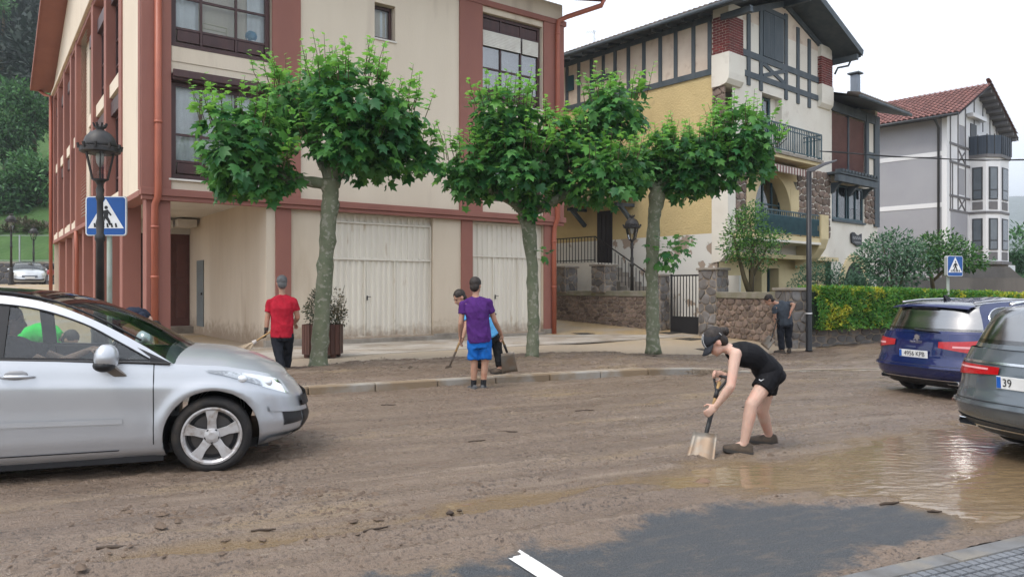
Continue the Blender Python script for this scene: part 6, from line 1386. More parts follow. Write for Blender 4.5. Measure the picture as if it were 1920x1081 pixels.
# ------------------------------------------------------------------ silver hatchback passing on the left
th = 71; wx_, wy_ = -2.493, 6.156; v_ = (-math.cos(R(th)), math.sin(R(th)))
M_SILV = mat('silver metallic paint', (.50, .515, .54), rough=.32, metal=.55, col2=(.47, .485, .51), scale=1.5, coat=.7)
PS = dict(zs=.17, wb=2.61, wr=.318, arch=.375, rw=.90, Cf=.72, Cr=.5, nf=2.35, nr=2.6, taper=.06, cowl=-.38, tail=-3.0, crown=.115, rr0=-3.3, rf0=.8,
    rows=[(0, .80, .58, -3.2), (.06, .855, .68, -3.3), (.2, .885, .80, -3.4), (.36, .893, .825, -3.42), (.52, .895, .805, -3.4), (.66, .902, .785, -3.36), (.76, .905, .77, -3.3), (.80, .893, .755, -3.28), (.92, .875, .70, -3.2), (1, .852, .63, -3.15)],
    belt=[(-3.5, 1.02), (-2.5, 1.02), (-1.5, .985), (-.5, .935), (-.3, .92), (.1, .885), (.35, .825), (.55, .755), (.75, .68), (.9, .64)],
    zb=.92, yb=.845, tum=.27, tw=.40, tr=.83, te=.97, br=-.12,
    curve=[(-.30, .925), (-.55, 1.09), (-.92, 1.295), (-1.3, 1.44), (-1.75, 1.50), (-2.3, 1.49), (-2.85, 1.41), (-3.08, 1.25), (-3.25, 1.02)],
    dlo=([(-.46, .955), (-1.5, 1.005), (-2.55, 1.03)], [(-.46, .955), (-.72, 1.115), (-.98, 1.26), (-1.35, 1.385), (-1.8, 1.43), (-2.3, 1.40), (-2.55, 1.28), (-2.55, 1.03)]))
SC = Car('silver_hatchback', 'silver hatchback driving past with its near front wheel in view', (wx_+v_[0]*.89, wy_+v_[1]*.89, 0.008), th, M_SILV, PS)
SC.body([('front', -1.52, -.44), ('rear', -2.4, -1.52)]).cabin(M_AG, M_AG, M_TINT, mat('dark roof glass', (.022, .014, .016), rough=.08, spec=.6), pillars=[(-1.62, -1.5)])
SC.wheels(.235, 5); r_ = SC.root
for sd in (-1, 1):
    # headlamp: bright housing under a clear lens
    SC.patch('headlight', mat('headlamp reflector', (.30, .31, .33), rough=.2, col2=(.55, .57, .6), scale=16, lo=.45, hi=.55, coat=.4), .80, .915, lambda t: .925-.14*t**.8, lambda t: .955-.0*t, sd, .007, 14, 6)
    for pp_, rr_ in ((.835, .042), (.875, .05)): q = SC.S(pp_, .885, sd, .0); MB().ell(q, (rr_, rr_*.6, rr_*.8), 12, 8).build('lamp_bowl', mat('lamp bowl', (.82, .84, .86), rough=.15, metal=.3), r_, smooth=True)
    SC.patch('headlight_lens', glass_mat('lamp lens', (.93, .95, .96), refl=.03), .798, .905, lambda t: .92-.14*t**.8, lambda t: .96, sd, .016, 14, 6)
    SC.patch('fog_recess', M_BLKP, .885, .935, lambda t: .30+.03*t, lambda t: .50, sd, .006, 6, 4); SC.patch('bumper_strip', M_SILV, .86, .96, lambda t: .51, lambda t: .58, sd, .02, 8, 3)
    SC.patch('front_lip', M_SILV, .87, 1, lambda t: .03, lambda t: .13, sd, .035, 10, 3); SC.patch('grille', M_BLKP, .94, 1, lambda t: .18, lambda t: .66, sd, .01, 6, 5)
    SC.patch('bumper_bar', M_BLKP, .94, 1, lambda t: .60-.02*t, lambda t: .76, sd, .03, 6, 3)
    SC.patch('door_moulding', M_SILV, .235, .648, lambda t: .375, lambda t: .425, sd, .014, 30, 2); SC.patch('sill_line', M_BLKP, .30, .655, lambda t: .085, lambda t: .096, sd, .004, 24, 1)
    SC.patch('tail_light', M_LENS, .08, .24, lambda t: .7, lambda t: .98, sd, .01, 8, 5)
    # door handle in its cup
    y0 = abs(SC.S(.45, .84, -1).y); h = MB(); h.tube([(-1.50, sd*(y0+.01), .862), (-1.46, sd*(y0+.03), .865), (-1.34, sd*(y0+.034), .863), (-1.27, sd*(y0+.01), .858)], [.010, .016, .015, .008], 8); h.build('door_handle', M_SILV, r_, smooth=True)
    c = MB(); c.ell((-1.40, sd*(y0-.004), .868), (.085, .012, .045), 14, 6); c.build('handle_cup', mat('handle cup', (.25, .25, .26), rough=.4), r_, smooth=True)
    # door mirror
    mr = MB(); mr.ell((-.755, sd*1.02, 1.005), (.085, .125, .105), 18, 10, Matrix.Rotation(R(12*sd), 3, 'Z').to_4x4()); mo = mr.build('door_mirror', M_SILV, r_, smooth=True)
    MB().ell((-.77, sd*1.02, .945), (.082, .122, .055), 18, 8).build('mirror_base', M_BLKP, mo, smooth=True); MB().rings([[(-.76+a, sd*.97+b, .93) for a, b in ((-.05, -.05), (.05, -.05), (.05, .05), (-.05, .05))], [(-.68+a, sd*.87+b, .84) for a, b in ((-.05, -.03), (.05, -.03), (.05, .03), (-.05, .03))]]).build('mirror_foot', mat('mirror foot', (.22, .19, .16), rough=.5), mo, bevel=.012)
    q = MB(); q.add([(-.30, sd*.852, .925), (-.47, sd*.848, .945), (-.47, sd*.84, .985), (-.58, sd*.80, 1.07)], [(0, 1, 2, 3) if sd < 0 else (3, 2, 1, 0)]); q.build('mirror_triangle', M_BLKP, r_)
    # belt trim
    MB().tube([(x, sd*(SC.yg(SC.belt(x))+.012), SC.belt(x)+.004) for x in np.linspace(-2.55, -.32, 30)], .011, 5).build('belt_trim', M_BLKP, r_)
    MB().tube([(c[0], sd*(SC.yg(c[1])-.075), c[1]+.022) for c in resample(catmull(PS['curve'][1:7], 8), 40)], .010, 5).build('roof_groove', M_BLKP, r_)
MB().rings([[(-.42, -.74, .5), (-.42, .74, .5), (-.42, .74, .92), (-.42, -.74, .92)], [(-.85, -.74, .62), (-.85, .74, .62), (-.80, .74, .90), (-.80, -.74, .90)]]).build('dashboard', M_BLKP, r_, bevel=.05)
sw_ = MB(); Mw = Matrix.Translation((-.98, .36, .90)) @ Matrix.Rotation(R(-62), 4, 'Y'); sw_.tube([Mw @ Vector((.185*math.cos(t), .185*math.sin(t), 0)) for t in np.linspace(0, 2*math.pi, 25)], .014, 6, cap=False)
for t in (0, 2.1, 4.2): sw_.bar(Mw @ Vector((0, 0, 0)), Mw @ Vector((.18*math.cos(t), .18*math.sin(t), 0)), .03, .02)
sw_.build('steering_wheel', M_BLKP, r_)
for y in (-.36, .36): seat(r_, -1.45, y)
MB().ell((-.72, 0, 1.28), (.025, .11, .04), 10, 6).build('rear_mirror', M_BLKP, r_, smooth=True)
MB().box(-3.1, -2.35, -.65, .65, .3, .95).build('rear_seat', mat('seat cloth', (.03, .03, .03)), r_, bevel=.06)
MB().tube([(-.36, -.55, .985), (-.34, .0, 1.045), (-.36, .5, .99)], .012, 5).build('wiper', M_BLKP, r_); MB().box(-.5, -.33, -.72, .72, .90, .955).build('cowl', M_BLKP, r_)
# ------------------------------------------------------------------ blue estate
def rear_y(car, y, v):
    lo, hi = 0, .2
    for _ in range(30):
        m = (lo+hi)/2
        if abs(car.S(m, v).y) < abs(y): lo = m
        else: hi = m
    return m
th = 70; X_ = Vector((math.sin(R(th)), math.cos(R(th)))); Y_ = Vector((-math.cos(R(th)), math.sin(R(th))))
M_BLUEP = mat('deep blue metallic paint', (.007, .015, .090), rough=.25, metal=.25, col2=(.006, .013, .08), scale=1.2, coat=1.0)
PB = dict(zs=.20, wb=2.73, wr=.315, arch=.37, rw=.89, Cf=.8, Cr=.40, nf=2.4, nr=3.0, taper=.05, cowl=-.4, tail=-3.5, crown=.1, rr0=-3.5, rf0=.7,
    rows=[(0, .76, .6, -3.45), (.08, .82, .75, -3.56), (.22, .875, .85, -3.64), (.36, .89, .86, -3.665), (.46, .895, .85, -3.63), (.56, .895, .83, -3.59), (.72, .895, .8, -3.58), (.86, .885, .74, -3.56), (1, .86, .65, -3.52)],
    belt=[(-3.8, .985), (-2.8, .985), (-1.5, .95), (-.4, .92), (.1, .87), (.6, .75), (.9, .66)],
    zb=.9, yb=.85, tum=.25, tw=.28, tr=.815, te=.985, br=-.31, trimm=M_CHROME,
    curve=[(-.32, .92), (-.8, 1.17), (-1.25, 1.38), (-1.8, 1.45), (-2.5, 1.45), (-2.95, 1.42), (-3.12, 1.375), (-3.17, 1.2), (-3.22, .985)],
    dlo=([(-.5, .97), (-1.8, .99), (-2.98, 1.02)], [(-.5, .97), (-.95, 1.2), (-1.35, 1.34), (-1.9, 1.38), (-2.5, 1.375), (-2.85, 1.345), (-3.02, 1.22), (-2.98, 1.02)]))
wl = Vector((6.62, 12.2)); loc = wl+X_*2.73-Y_*.775
BC = Car('blue_estate', 'dark blue estate car seen from behind, number plate 4956 KPB', (loc.x, loc.y, -.10), th, M_BLUEP, PB)
BC.body([('front', -1.5, -.42), ('rear', -2.5, -1.5)]).cabin(M_TINT, M_TINT, glass_mat('rear tinted glass', (.16, .17, .18), refl=.34, rough=.18), M_BLUEP, pillars=[(-1.6, -1.48), (-2.55, -2.47)]); BC.wheels(.225, 5); r_ = BC.root
for sd in (-1, 1):
    BC.patch('tail_light', M_LENS, .038, .215, lambda t: .655+.09*(1-t)**2, lambda t: .855+.065*t, sd, .014, 12, 5); BC.patch('tail_light_clear', M_LENSP, .075, .19, lambda t: .755, lambda t: .79, sd, .018, 8, 2)
    BC.patch('lower_bumper', M_BLKP, 0, .15, lambda t: .0, lambda t: .13, sd, .012, 10, 3); BC.patch('bumper_chrome', M_CHROME, 0, .12, lambda t: .135, lambda t: .15, sd, .02, 10, 1); BC.patch('tailgate_seam', M_BLKP, 0, .125, lambda t: .395+.0*t, lambda t: .407, sd, .004, 10, 1)
    BC.patch('bumper_ledge', M_BLUEP, 0, .18, lambda t: .36, lambda t: .40, sd, .025, 12, 2); BC.patch('reflector', M_LENS, .15, .175, lambda t: .2, lambda t: .24, sd, .014, 5, 1)
    q = BC.S(rear_y(BC, .58, .1), .1, sd, .02); e = MB(); e.rings([[(q.x+dx, q.y+.085*a*(1-k), q.z+.03*b*(1-k*1.4)+.01) for a, b in ((-1, -1), (1, -1), (1.15, 0), (1, 1), (-1, 1), (-1.15, 0))] for dx, k in ((0.05, 0), (-.01, 0), (-.012, .14), (.04, .16))], cap=False); e.build('exhaust_trim', M_CHROME, r_)
    MB().box(q.x+.03, q.x+.04, q.y-.08, q.y+.08, q.z-.015, q.z+.035).build('exhaust', M_DARK, r_)
    MB().tube([(c[0], sd*(BC.yg(c[1])-.05), c[1]+.05) for c in resample([(-1.2, 1.375), (-1.6, 1.42), (-2.2, 1.435), (-2.8, 1.42), (-3.15, 1.385)], 20)], .016, 6).build('roof_rail', mat('roof rail', (.45, .45, .46), rough=.35, metal=.6), r_, smooth=True)
q = BC.S(0.001, .66, -1, .012); plate(r_, '4956 KPB', q.x-.004, .02, .67, .50, 0, 0, -.05, tx=-.02)
text('PEUGEOT', .05, M_CHROME, r_, (BC.S(0.001, .84, 1).x-.008, .0, .845), (R(90), 0, R(-90)), .002, 'badge_lettering')
lion = [(-.02, -.055), (.0, -.03), (-.02, -.01), (-.045, -.03), (-.055, -.02), (-.03, .01), (-.04, .03), (-.02, .05), (.0, .055), (.02, .045), (.03, .05), (.028, .03), (.05, .035), (.055, .025), (.03, .01), (.055, .0), (.05, -.01), (.025, -.005), (.025, -.03), (.045, -.055), (.03, -.058), (.01, -.035), (.0, -.055)]
lb = MB(); lb.prism([(-a*1.05, .905+b*1.05) for a, b in lion], BC.S(.001, .9, 1).x-.012, BC.S(.001, .9, 1).x-.004, plane='yz'); lb.build('emblem', M_CHROME, r_)
wp = MB(); wp.tube([(-3.525, .06, 1.035), (-3.53, -.2, 1.02), (-3.52, -.36, 1.01)], [.02, .014, .006], 6); wp.build('rear_wiper', M_BLKP, r_)
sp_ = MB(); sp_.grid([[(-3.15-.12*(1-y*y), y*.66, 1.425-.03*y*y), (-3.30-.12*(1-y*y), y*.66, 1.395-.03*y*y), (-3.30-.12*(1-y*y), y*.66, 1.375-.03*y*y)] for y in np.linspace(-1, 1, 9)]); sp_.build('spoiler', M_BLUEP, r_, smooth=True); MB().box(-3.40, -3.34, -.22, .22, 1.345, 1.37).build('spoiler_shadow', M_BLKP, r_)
MB().rings([[(-2.9+a, b, 1.45) for a, b in ((-.07, -.03), (.07, -.03), (.07, .03), (-.07, .03))], [(-2.98+a, b, 1.55) for a, b in ((-.03, -.008), (.02, -.008), (.02, .008), (-.03, .008))]]).build('aerial_fin', M_BLKP, r_)
MB().box(-3.3, -.6, -.7, .7, .5, .9).build('interior', M_DARK, r_)
# ------------------------------------------------------------------ grey estate at the edge of the photo
th = 73; X_ = Vector((math.sin(R(th)), math.cos(R(th)))); Y_ = Vector((-math.cos(R(th)), math.sin(R(th))))
M_GRP = mat('selenite grey metallic paint', (.135, .155, .17), rough=.26, metal=.55, col2=(.125, .145, .16), scale=1.2, coat=1.0)
PG = dict(PB); PG.update(wb=2.94, wr=.335, arch=.385, rw=.92, Cf=.8, Cr=.46, nr=2.7, tail=-3.75, rr0=-3.8,
    rows=[(0, .78, .6, -3.75), (.08, .85, .75, -3.86), (.22, .905, .85, -3.96), (.34, .918, .86, -3.985), (.44, .92, .85, -3.965), (.55, .92, .83, -3.92), (.72, .918, .8, -3.90), (.86, .905, .74, -3.87), (1, .88, .65, -3.82)],
    belt=[(-4.1, 1.0), (-2.8, .98), (-1.5, .95), (-.4, .92), (.1, .87), (.6, .75), (.9, .66)], zb=.92, yb=.87, tw=.28, tr=.815, te=.985, br=-.36,
    curve=[(-.32, .92), (-.85, 1.18), (-1.35, 1.36), (-2.0, 1.425), (-2.7, 1.42), (-3.15, 1.375), (-3.32, 1.33), (-3.4, 1.2), (-3.47, 1.0)],
    dlo=([(-.5, .97), (-1.8, .99), (-3.15, 1.04)], [(-.5, .97), (-.95, 1.2), (-1.4, 1.31), (-2.0, 1.355), (-2.7, 1.345), (-3.05, 1.30), (-3.22, 1.2), (-3.15, 1.04)]))
wl = Vector((5.12, 7.45)); loc = wl+X_*2.94-Y_*.80
GC = Car('grey_estate', 'metallic grey estate car cut off by the photo edge, standing in the run-off', (loc.x, loc.y, .0), th, M_GRP, PG)
GC.body([('front', -1.6, -.42), ('rear', -2.6, -1.6)]).cabin(M_TINT, M_TINT, glass_mat('rear tinted glass', (.16, .17, .18), refl=.34, rough=.18), M_GRP, pillars=[(-1.7, -1.58), (-2.68, -2.58)]); GC.wheels(.235, 5); r_ = GC.root
for sd in (-1, 1):
    GC.patch('tail_light', M_LENS, .024, .215, lambda t: .665+.06*(1-t)**2, lambda t: .825-.02*(1-t), sd, .014, 14, 5); GC.patch('tail_light_clear', M_LENSP, .04, .205, lambda t: .765, lambda t: .785, sd, .018, 10, 2); GC.patch('chrome_strip', M_CHROME, 0, .14, lambda t: .835, lambda t: .862, sd, .012, 12, 2)
    GC.patch('lower_bumper', mat('grey bumper insert', (.05, .055, .06), rough=.45), 0, .15, lambda t: .02, lambda t: .16+.05*t, sd, .012, 10, 3); GC.patch('bumper_chrome', M_CHROME, 0, .09, lambda t: .10, lambda t: .118, sd, .02, 8, 1); GC.patch('bumper_ledge', M_GRP, 0, .19, lambda t: .36, lambda t: .39, sd, .022, 12, 2)
    GC.patch('reflector', M_LENS, .12, .16, lambda t: .33+.01*t, lambda t: .36+.01*t, sd, .03, 6, 1); GC.patch('tailgate_seam', M_BLKP, 0, .12, lambda t: .41, lambda t: .42, sd, .004, 10, 1)
    q = GC.S(rear_y(GC, .62, .12), .12, sd, .02); e = MB(); e.rings([[(q.x+dx, q.y+.10*a*(1-k), q.z+.036*b*(1-k*1.4)) for a, b in ((-1, -1), (1, -1), (1.15, 0), (1, 1), (-1, 1), (-1.15, 0))] for dx, k in ((0.05, 0), (-.01, 0), (-.012, .14), (.04, .16))], cap=False); e.build('exhaust_trim', M_CHROME, r_)
    MB().box(q.x+.03, q.x+.04, q.y-.09, q.y+.09, q.z-.03, q.z+.03).build('exhaust', M_DARK, r_)
    MB().tube([(c[0], sd*(GC.yg(c[1])-.05), c[1]+.05) for c in resample([(-1.2, 1.34), (-1.7, 1.395), (-2.4, 1.41), (-3.0, 1.38), (-3.25, 1.345)], 20)], .016, 6).build('roof_rail', M_CHROME, r_, smooth=True)
q = GC.S(0.001, .66, -1, .012); plate(r_, '39', q.x-.004, .0, .715, .50, 0, 0, -.05, align='LEFT', tx=.19)
MB().box(-3.5, -.6, -.72, .72, .5, .9).build('interior', M_DARK, r_)
# ------------------------------------------------------------------ cars and motorbike parked in the yard far left
th = 205; M_SIL2 = mat('pale silver paint', (.55, .57, .58), rough=.3, metal=.4, coat=.6)
PF = dict(PS); PF.update(dlo=PS['dlo'])
FC = Car('parked_car', 'pale silver saloon parked in the far yard behind the lamp posts', (-30.1, 46.2, 1.74), 144, M_SIL2, PF); FC.body().cabin(M_AG, M_AG, M_TINT, M_SIL2); FC.wheels(.22, 5); r_ = FC.root
for sd in (-1, 1):
    FC.patch('headlight', mat('far headlight', (.5, .5, .46), rough=.2), .80, .90, lambda t: .72, lambda t: .95, sd, .012, 6, 4); FC.patch('grille', mat('far grille', (.12, .13, .15), rough=.4), .945, 1, lambda t: .6, lambda t: .86, sd, .012, 5, 3); FC.patch('air_dam', M_BLKP, .86, 1, lambda t: .25, lambda t: .42, sd, .012, 8, 3)
    MB().ell((-.7, sd*1.0, .99), (.07, .11, .08)).build('door_mirror', M_SIL2, r_, smooth=True)
MB().box(.885, .9, -.26, .26, .42, .53).build('number_plate', MATS['plate white'], r_)
FB = Car('parked_car', 'dark blue car mostly outside the photo beside the yard lamp', (-32.2, 43.4, 1.68), 144, mat('far blue paint', (.03, .05, .11), rough=.3, coat=.6), PF); FB.body().cabin(M_AG, M_AG, M_TINT, MATS['far blue paint']); FB.wheels(.22, 5)
mb_ = empty('motorbike', (-27.0, 43.4, 1.70), 150, label='black and red motorbike parked beside the far silver car', cat='motorbike')
for x in (-.65, .65):
    t = MB(); t.rings([[(x+a*math.cos(2*math.pi*j/20), b, .31+a*math.sin(2*math.pi*j/20)) for j in range(20)] for a, b in ((.22, -.05), (.31, -.04), (.31, .04), (.22, .05), (.22, -.05))], cap=False); t.build('wheel', M_TYRE, mb_, smooth=True)
b_ = MB(); b_.ell((.35, 0, .8), (.38, .2, .25)); b_.build('fairing', mat('bike red', (.30, .02, .03), rough=.3, coat=.5), mb_, smooth=True); b_ = MB(); b_.ell((-.1, 0, .62), (.4, .18, .22)); b_.ell((.55, 0, 1.08), (.12, .22, .2)); b_.build('engine', M_BLKP, mb_, smooth=True); b_ = MB(); b_.ell((-.45, 0, .86), (.42, .14, .08)); b_.build('saddle', M_BLKP, mb_, smooth=True)
b_ = MB(); b_.tube([(.45, -.36, 1.05), (.52, 0, 1.02), (.45, .36, 1.05)], .02, 6); b_.tube([(.5, -.08, 1.0), (.65, -.08, .31)], .025, 6); b_.tube([(.5, .08, 1.0), (.65, .08, .31)], .025, 6); b_.build('handlebar', M_STEEL, mb_)
for s_ in (-1, 1): MB().ell((.5, s_*.33, 1.2), (.03, .07, .045)).build('mirror', M_BLKP, mb_, smooth=True)

# ================================================================== PEOPLE
def solid(name, mb, voxel, m, parent, smooth=6, wrinkle=0, wscale=9, loc=(0, 0, 0)):
    """one continuous skin over the overlapping volumes collected in mb"""
    me = mb.mesh(name); me.transform(Matrix.Translation(-Vector(loc))); tmp = bpy.data.objects.new(name, me); COL.objects.link(tmp)
    r = tmp.modifiers.new('r', 'REMESH'); r.mode = 'VOXEL'; r.voxel_size = voxel
    s = tmp.modifiers.new('s', 'SMOOTH'); s.iterations = smooth; s.factor = .5
    dg = bpy.context.evaluated_depsgraph_get(); out = bpy.data.meshes.new_from_object(tmp.evaluated_get(dg)); bpy.data.objects.remove(tmp); bpy.data.meshes.remove(me)
    out.name = name; n = len(out.vertices)
    if wrinkle and n:
        co = np.empty(n*3, np.float32); out.vertices.foreach_get('co', co); co = co.reshape(-1, 3).astype(float); nv = np.empty(n*3, np.float32); out.vertices.foreach_get('normal', nv); nv = nv.reshape(-1, 3)
        u = (co[:, 0]+co[:, 1])*wscale+31; w = co[:, 2]*wscale*.55+(co[:, 0]-co[:, 1])*3+17
        d = (1-np.abs(2*fbm(u, w, 3)-1))**2-.45; out.vertices.foreach_set('co', (co+nv*(d*wrinkle)[:, None]).astype(np.float32).ravel())
    out.polygons.foreach_set('use_smooth', np.ones(len(out.polygons), bool)); out.materials.clear(); out.materials.append(m); out.update()
    o = bpy.data.objects.new(name, out); COL.objects.link(o); o.parent = parent; return o
def cap(mb, a, b, ra, rb, n=12):
    a, b = Vector(a), Vector(b); d = (b-a); L = d.length; d = d.normalized() if L > 1e-6 else Vector((0, 0, 1)); pts, rad = [], []
    for k in range(4): t = math.pi/2*k/4; pts.append(a-d*ra*math.cos(t)); rad.append(max(ra*math.sin(t), .0008))
    for k in range(5): t = k/4; pts.append(a.lerp(b, t)); rad.append(ra+(rb-ra)*t)
    for k in range(1, 5): t = math.pi/2*k/4; pts.append(b+d*rb*math.sin(t)); rad.append(max(rb*math.cos(t), .0008))
    mb.tube(pts, rad, n)
def cone(mb, a, b, ra, rb, n=14): mb.tube([Vector(a).lerp(Vector(b), k/4) for k in range(5)], [ra+(rb-ra)*k/4 for k in range(5)], n)
def torso_loft(mb, rings, lat0, lat1, n=20):
    """rings: (centre, half width, half depth, t); lateral axis blends from hips to shoulders"""
    R_ = []; k = len(rings); C = [Vector(r[0]) for r in rings]
    for i, (c, hw, hd, t) in enumerate(rings):
        d = (C[min(i+1, k-1)]-C[max(i-1, 0)]).normalized(); a = lat0.lerp(lat1, t); a = (a-d*a.dot(d)).normalized(); b = d.cross(a)
        R_.append([Vector(c)+a*hw*(abs(math.cos(q))**.85*(1 if math.cos(q) > 0 else -1))+b*hd*(abs(math.sin(q))**.85*(1 if math.sin(q) > 0 else -1)) for q in [2*math.pi*j/n for j in range(n)]])
    mb.rings(R_)
def hand(mb, w, d, lat, nrm, s=1.0, curl=55, side=1):
    """palm, four bent fingers of unequal length, thumb from the side near the wrist; curl about lat towards nrm"""
    w, d, lat, nrm = Vector(w), Vector(d).normalized(), Vector(lat).normalized(), Vector(nrm).normalized(); lat = (lat-d*lat.dot(d)).normalized(); nrm = d.cross(lat)*(1 if d.cross(lat).dot(nrm) > 0 else -1)
    M = Matrix((lat, d, nrm)).transposed()
    mb.ell(w+d*.045*s, (.040*s, .055*s, .018*s), 12, 8, M.to_4x4())
    for i, (o, l) in enumerate(((-.030, .066), (-.010, .078), (.010, .074), (.029, .058))):
        p = w+d*.085*s+lat*o*s; a = 0
        for seg in (.45, .32, .26):
            a += curl*.75; dd = d*math.cos(R(a*.9-curl*.3))+nrm*math.sin(R(a*.9-curl*.3)); q = p+dd*l*seg*1.05*s; cap(mb, p, q, .0098*s, .0088*s, 8); p = q
    p = w+d*.025*s-lat*.030*s*side; t1 = (d*.55-lat*.6*side+nrm*.45).normalized(); q = p+t1*.045*s; cap(mb, p, q, .0125*s, .011*s, 8); cap(mb, q, q+(d*.8+nrm*.45-lat*.1*side).normalized()*.035*s, .0108*s, .009*s, 8)
def shoe(parent, m, ank, toe, sole, w=.045, mu=.0, name='shoe'):
    ank, toe = Vector(ank), Vector(toe); d = (toe-ank); d.z = 0; L = .27; d = d.normalized(); l = Vector((-d.y, d.x, 0)); tilt = (toe.z-sole)
    mb = MB(); rs = []
    for t, ww, h in ((-.30, .026, .055), (-.27, .034, .085), (-.12, .040, .105), (.05, .043, .10), (.25, .046, .085), (.45, .052, .062), (.62, .048, .05), (.70, .030, .035)):
        c = Vector((ank.x, ank.y, sole))+d*L*t; c.z += max(0, t)*tilt/.7
        rs.append([c-l*ww, c-l*ww*1.02+Vector((0, 0, h*.45)), c-l*ww*.6+Vector((0, 0, h)), c+l*ww*.6+Vector((0, 0, h)), c+l*ww*1.02+Vector((0, 0, h*.45)), c+l*ww])
    mb.rings(rs); o = solid(name, mb, .009, m, parent, 4, loc=parent.location); 
    sb = MB(); sb.rings([[r[0]-l*.004+Vector((0, 0, -.006)), r[0]-l*.004+Vector((0, 0, .022)), r[5]+l*.004+Vector((0, 0, .022)), r[5]+l*.004+Vector((0, 0, -.006))] for r in rs]); so_ = sb.build('sole', mat('shoe sole', (.05, .045, .04), rough=.9), o); so_.data.transform(Matrix.Translation(-Vector(parent.location))); return o
SKIN = {}
def skin_mat(nm, c): 
    m = mat(nm, c, rough=.5, col2=tuple(x*.88 for x in c), scale=14, col3=(min(1, c[0]*1.05), c[1]*.8, c[2]*.75), scale3=6, lo3=.5, hi3=.75, spec=.35); p = m.node_tree.nodes['Principled BSDF']; p.inputs['Subsurface Weight'].default_value = .12; p.inputs['Subsurface Radius'].default_value = (.02, .008, .004); return m
SK1 = skin_mat('fair skin', (.56, .37, .29)); SK2 = skin_mat('tanned skin', (.42, .24, .165))
def cloth(nm, c, r=.85): return mat(nm, c, rough=r, col2=tuple(x*.78 for x in c), scale=9, bump=.35, bscale=22, bdist=.02, spec=.15)
def person(label, base, sk, J, face, headup, torso, hairm, hair='short', sleeve=None, shirt=None, pants=None, hands=None, shoes=None, arm=(.047, .040, .027), leg=(.078, .054, .036), vox=.010, hw=(.165, .19), gl=None, socks=None, shirt_hem=0.0, loose=True, slim=1.0, wr=.019, shoulder_w=None):
    root = empty('person', base, label=label, cat='person'); b = MB(); V = {k: Vector(v) for k, v in J.items()}; f = Vector(face).normalized(); up = Vector(headup).normalized(); up = (up-f*up.dot(f)).normalized(); lat = f.cross(up)
    lh = (V['hipR']-V['hipL']).normalized(); ls = (V['shR']-V['shL']).normalized(); pel = (V['hipL']+V['hipR'])/2; sh = (V['shL']+V['shR'])/2; sw2 = (V['shR']-V['shL']).length/2
    sp = lambda t: pel.lerp(V['mid'], t*2) if t < .5 else V['mid'].lerp(sh, t*2-1)
    W, D = torso
    def rings(e): return [(sp(-.12), .115*W+e, .085*D+e, 0), (sp(-.02), .150*W+e, .105*D+e, 0), (sp(.12), .152*W+e, .108*D+e, 0), (sp(.36), .132*W+e, .092*D+e, .3), (sp(.58), .148*W+e, .105*D+e, .6), (sp(.80), .168*W+e, .110*D+e, .9), (sp(.95), .158*W+e, .092*D+e, 1), (sh.lerp(V['neck'], .30), .118*W+e*.7, .074*D+e*.7, 1), (sh.lerp(V['neck'], .75), .066*W+e*.4, .060*D+e*.4, 1)]
    torso_loft(b, rings(0), lh, ls)
    cap(b, sh-(V['neck']-sh)*.2, V['neck'], .062*slim, .055*slim); cap(b, V['neck'], V['head']-up*.03, .054*slim, .052*slim)
    for s_ in 'LR':
        cap(b, V['sh'+s_], V['el'+s_], arm[0]*1.08, arm[1]); cap(b, V['el'+s_], V['el'+s_].lerp(V['wr'+s_], .35), arm[1], arm[1]*1.02); cap(b, V['el'+s_].lerp(V['wr'+s_], .3), V['wr'+s_], arm[1]*1.02, arm[2]); cap(b, sp(.93), V['sh'+s_], .06, arm[0]*1.1); cap(b, sh.lerp(V['neck'], .55), V['sh'+s_], .046, arm[0]*1.0)
        cap(b, V['hip'+s_], V['kn'+s_], leg[0], leg[1]); q = V['kn'+s_].lerp(V['an'+s_], .3); cap(b, V['kn'+s_], q, leg[1], leg[1]*.98); cap(b, q, V['an'+s_], leg[1]*.98, leg[2])
        cap(b, V['an'+s_], V['an'+s_]+(V['toe'+s_]-V['an'+s_])*.5, leg[2], .03)
        if hands and hands.get(s_): hd, hl_, hn, cu = hands[s_]; hand(b, V['wr'+s_], hd, hl_, hn, 1.0, cu, 1 if s_ == 'R' else -1)
    M = Matrix((lat, f, up)).transposed().to_4x4(); h = V['head']
    b.ell(h+up*.035-f*.012, (.080, .102, .100), 18, 12, M); b.ell(h-up*.045+f*.030, (.060, .068, .074), 16, 10, M); b.ell(h-up*.092+f*.062, (.026, .024, .022), 10, 8, M)
    cap(b, h+f*.094+up*.012, h+f*.117-up*.030, .010, .015); cap(b, h+f*.092-up*.062-lat*.016, h+f*.092-up*.062+lat*.016, .009, .009)
    cap(b, h+f*.078+up*.028-lat*.035, h+f*.078+up*.028+lat*.035, .012, .012)
    for s_ in (-1, 1): b.ell(h+lat*.080*s_-up*.008-f*.01, (.010, .024, .034), 10, 8, M)
    body = solid('body', b, vox, sk, root, 5, loc=base)
    for s_ in (-1, 1):
        e = MB(); e.ell(h+f*.089+lat*.031*s_+up*.006-Vector(base), (.012, .009, .008), 8, 6, M); e.build('eye', mat('eye', (.03, .022, .018), rough=.2), body, smooth=True)
        e = MB(); e.tube([h+f*(.096-.006*abs(q))+lat*(.031+q*.017)*s_+up*(.026-.003*abs(q))-Vector(base) for q in (-1, 0, 1)], .004, 5); e.build('eyebrow', hairm, body)
    if hair:
        hm = MB(); hm.ell(h+up*.050-f*.022, (.089, .106, .098), 18, 12, M); hm.ell(h-up*.015-f*.055, (.077, .062, .082), 16, 10, M)
        if hair == 'bob': hm.ell(h-up*.06-f*.045, (.085, .07, .12), 16, 10, M)
        solid('hair', hm, .010, hairm, root, 3, .006, 40, loc=base)
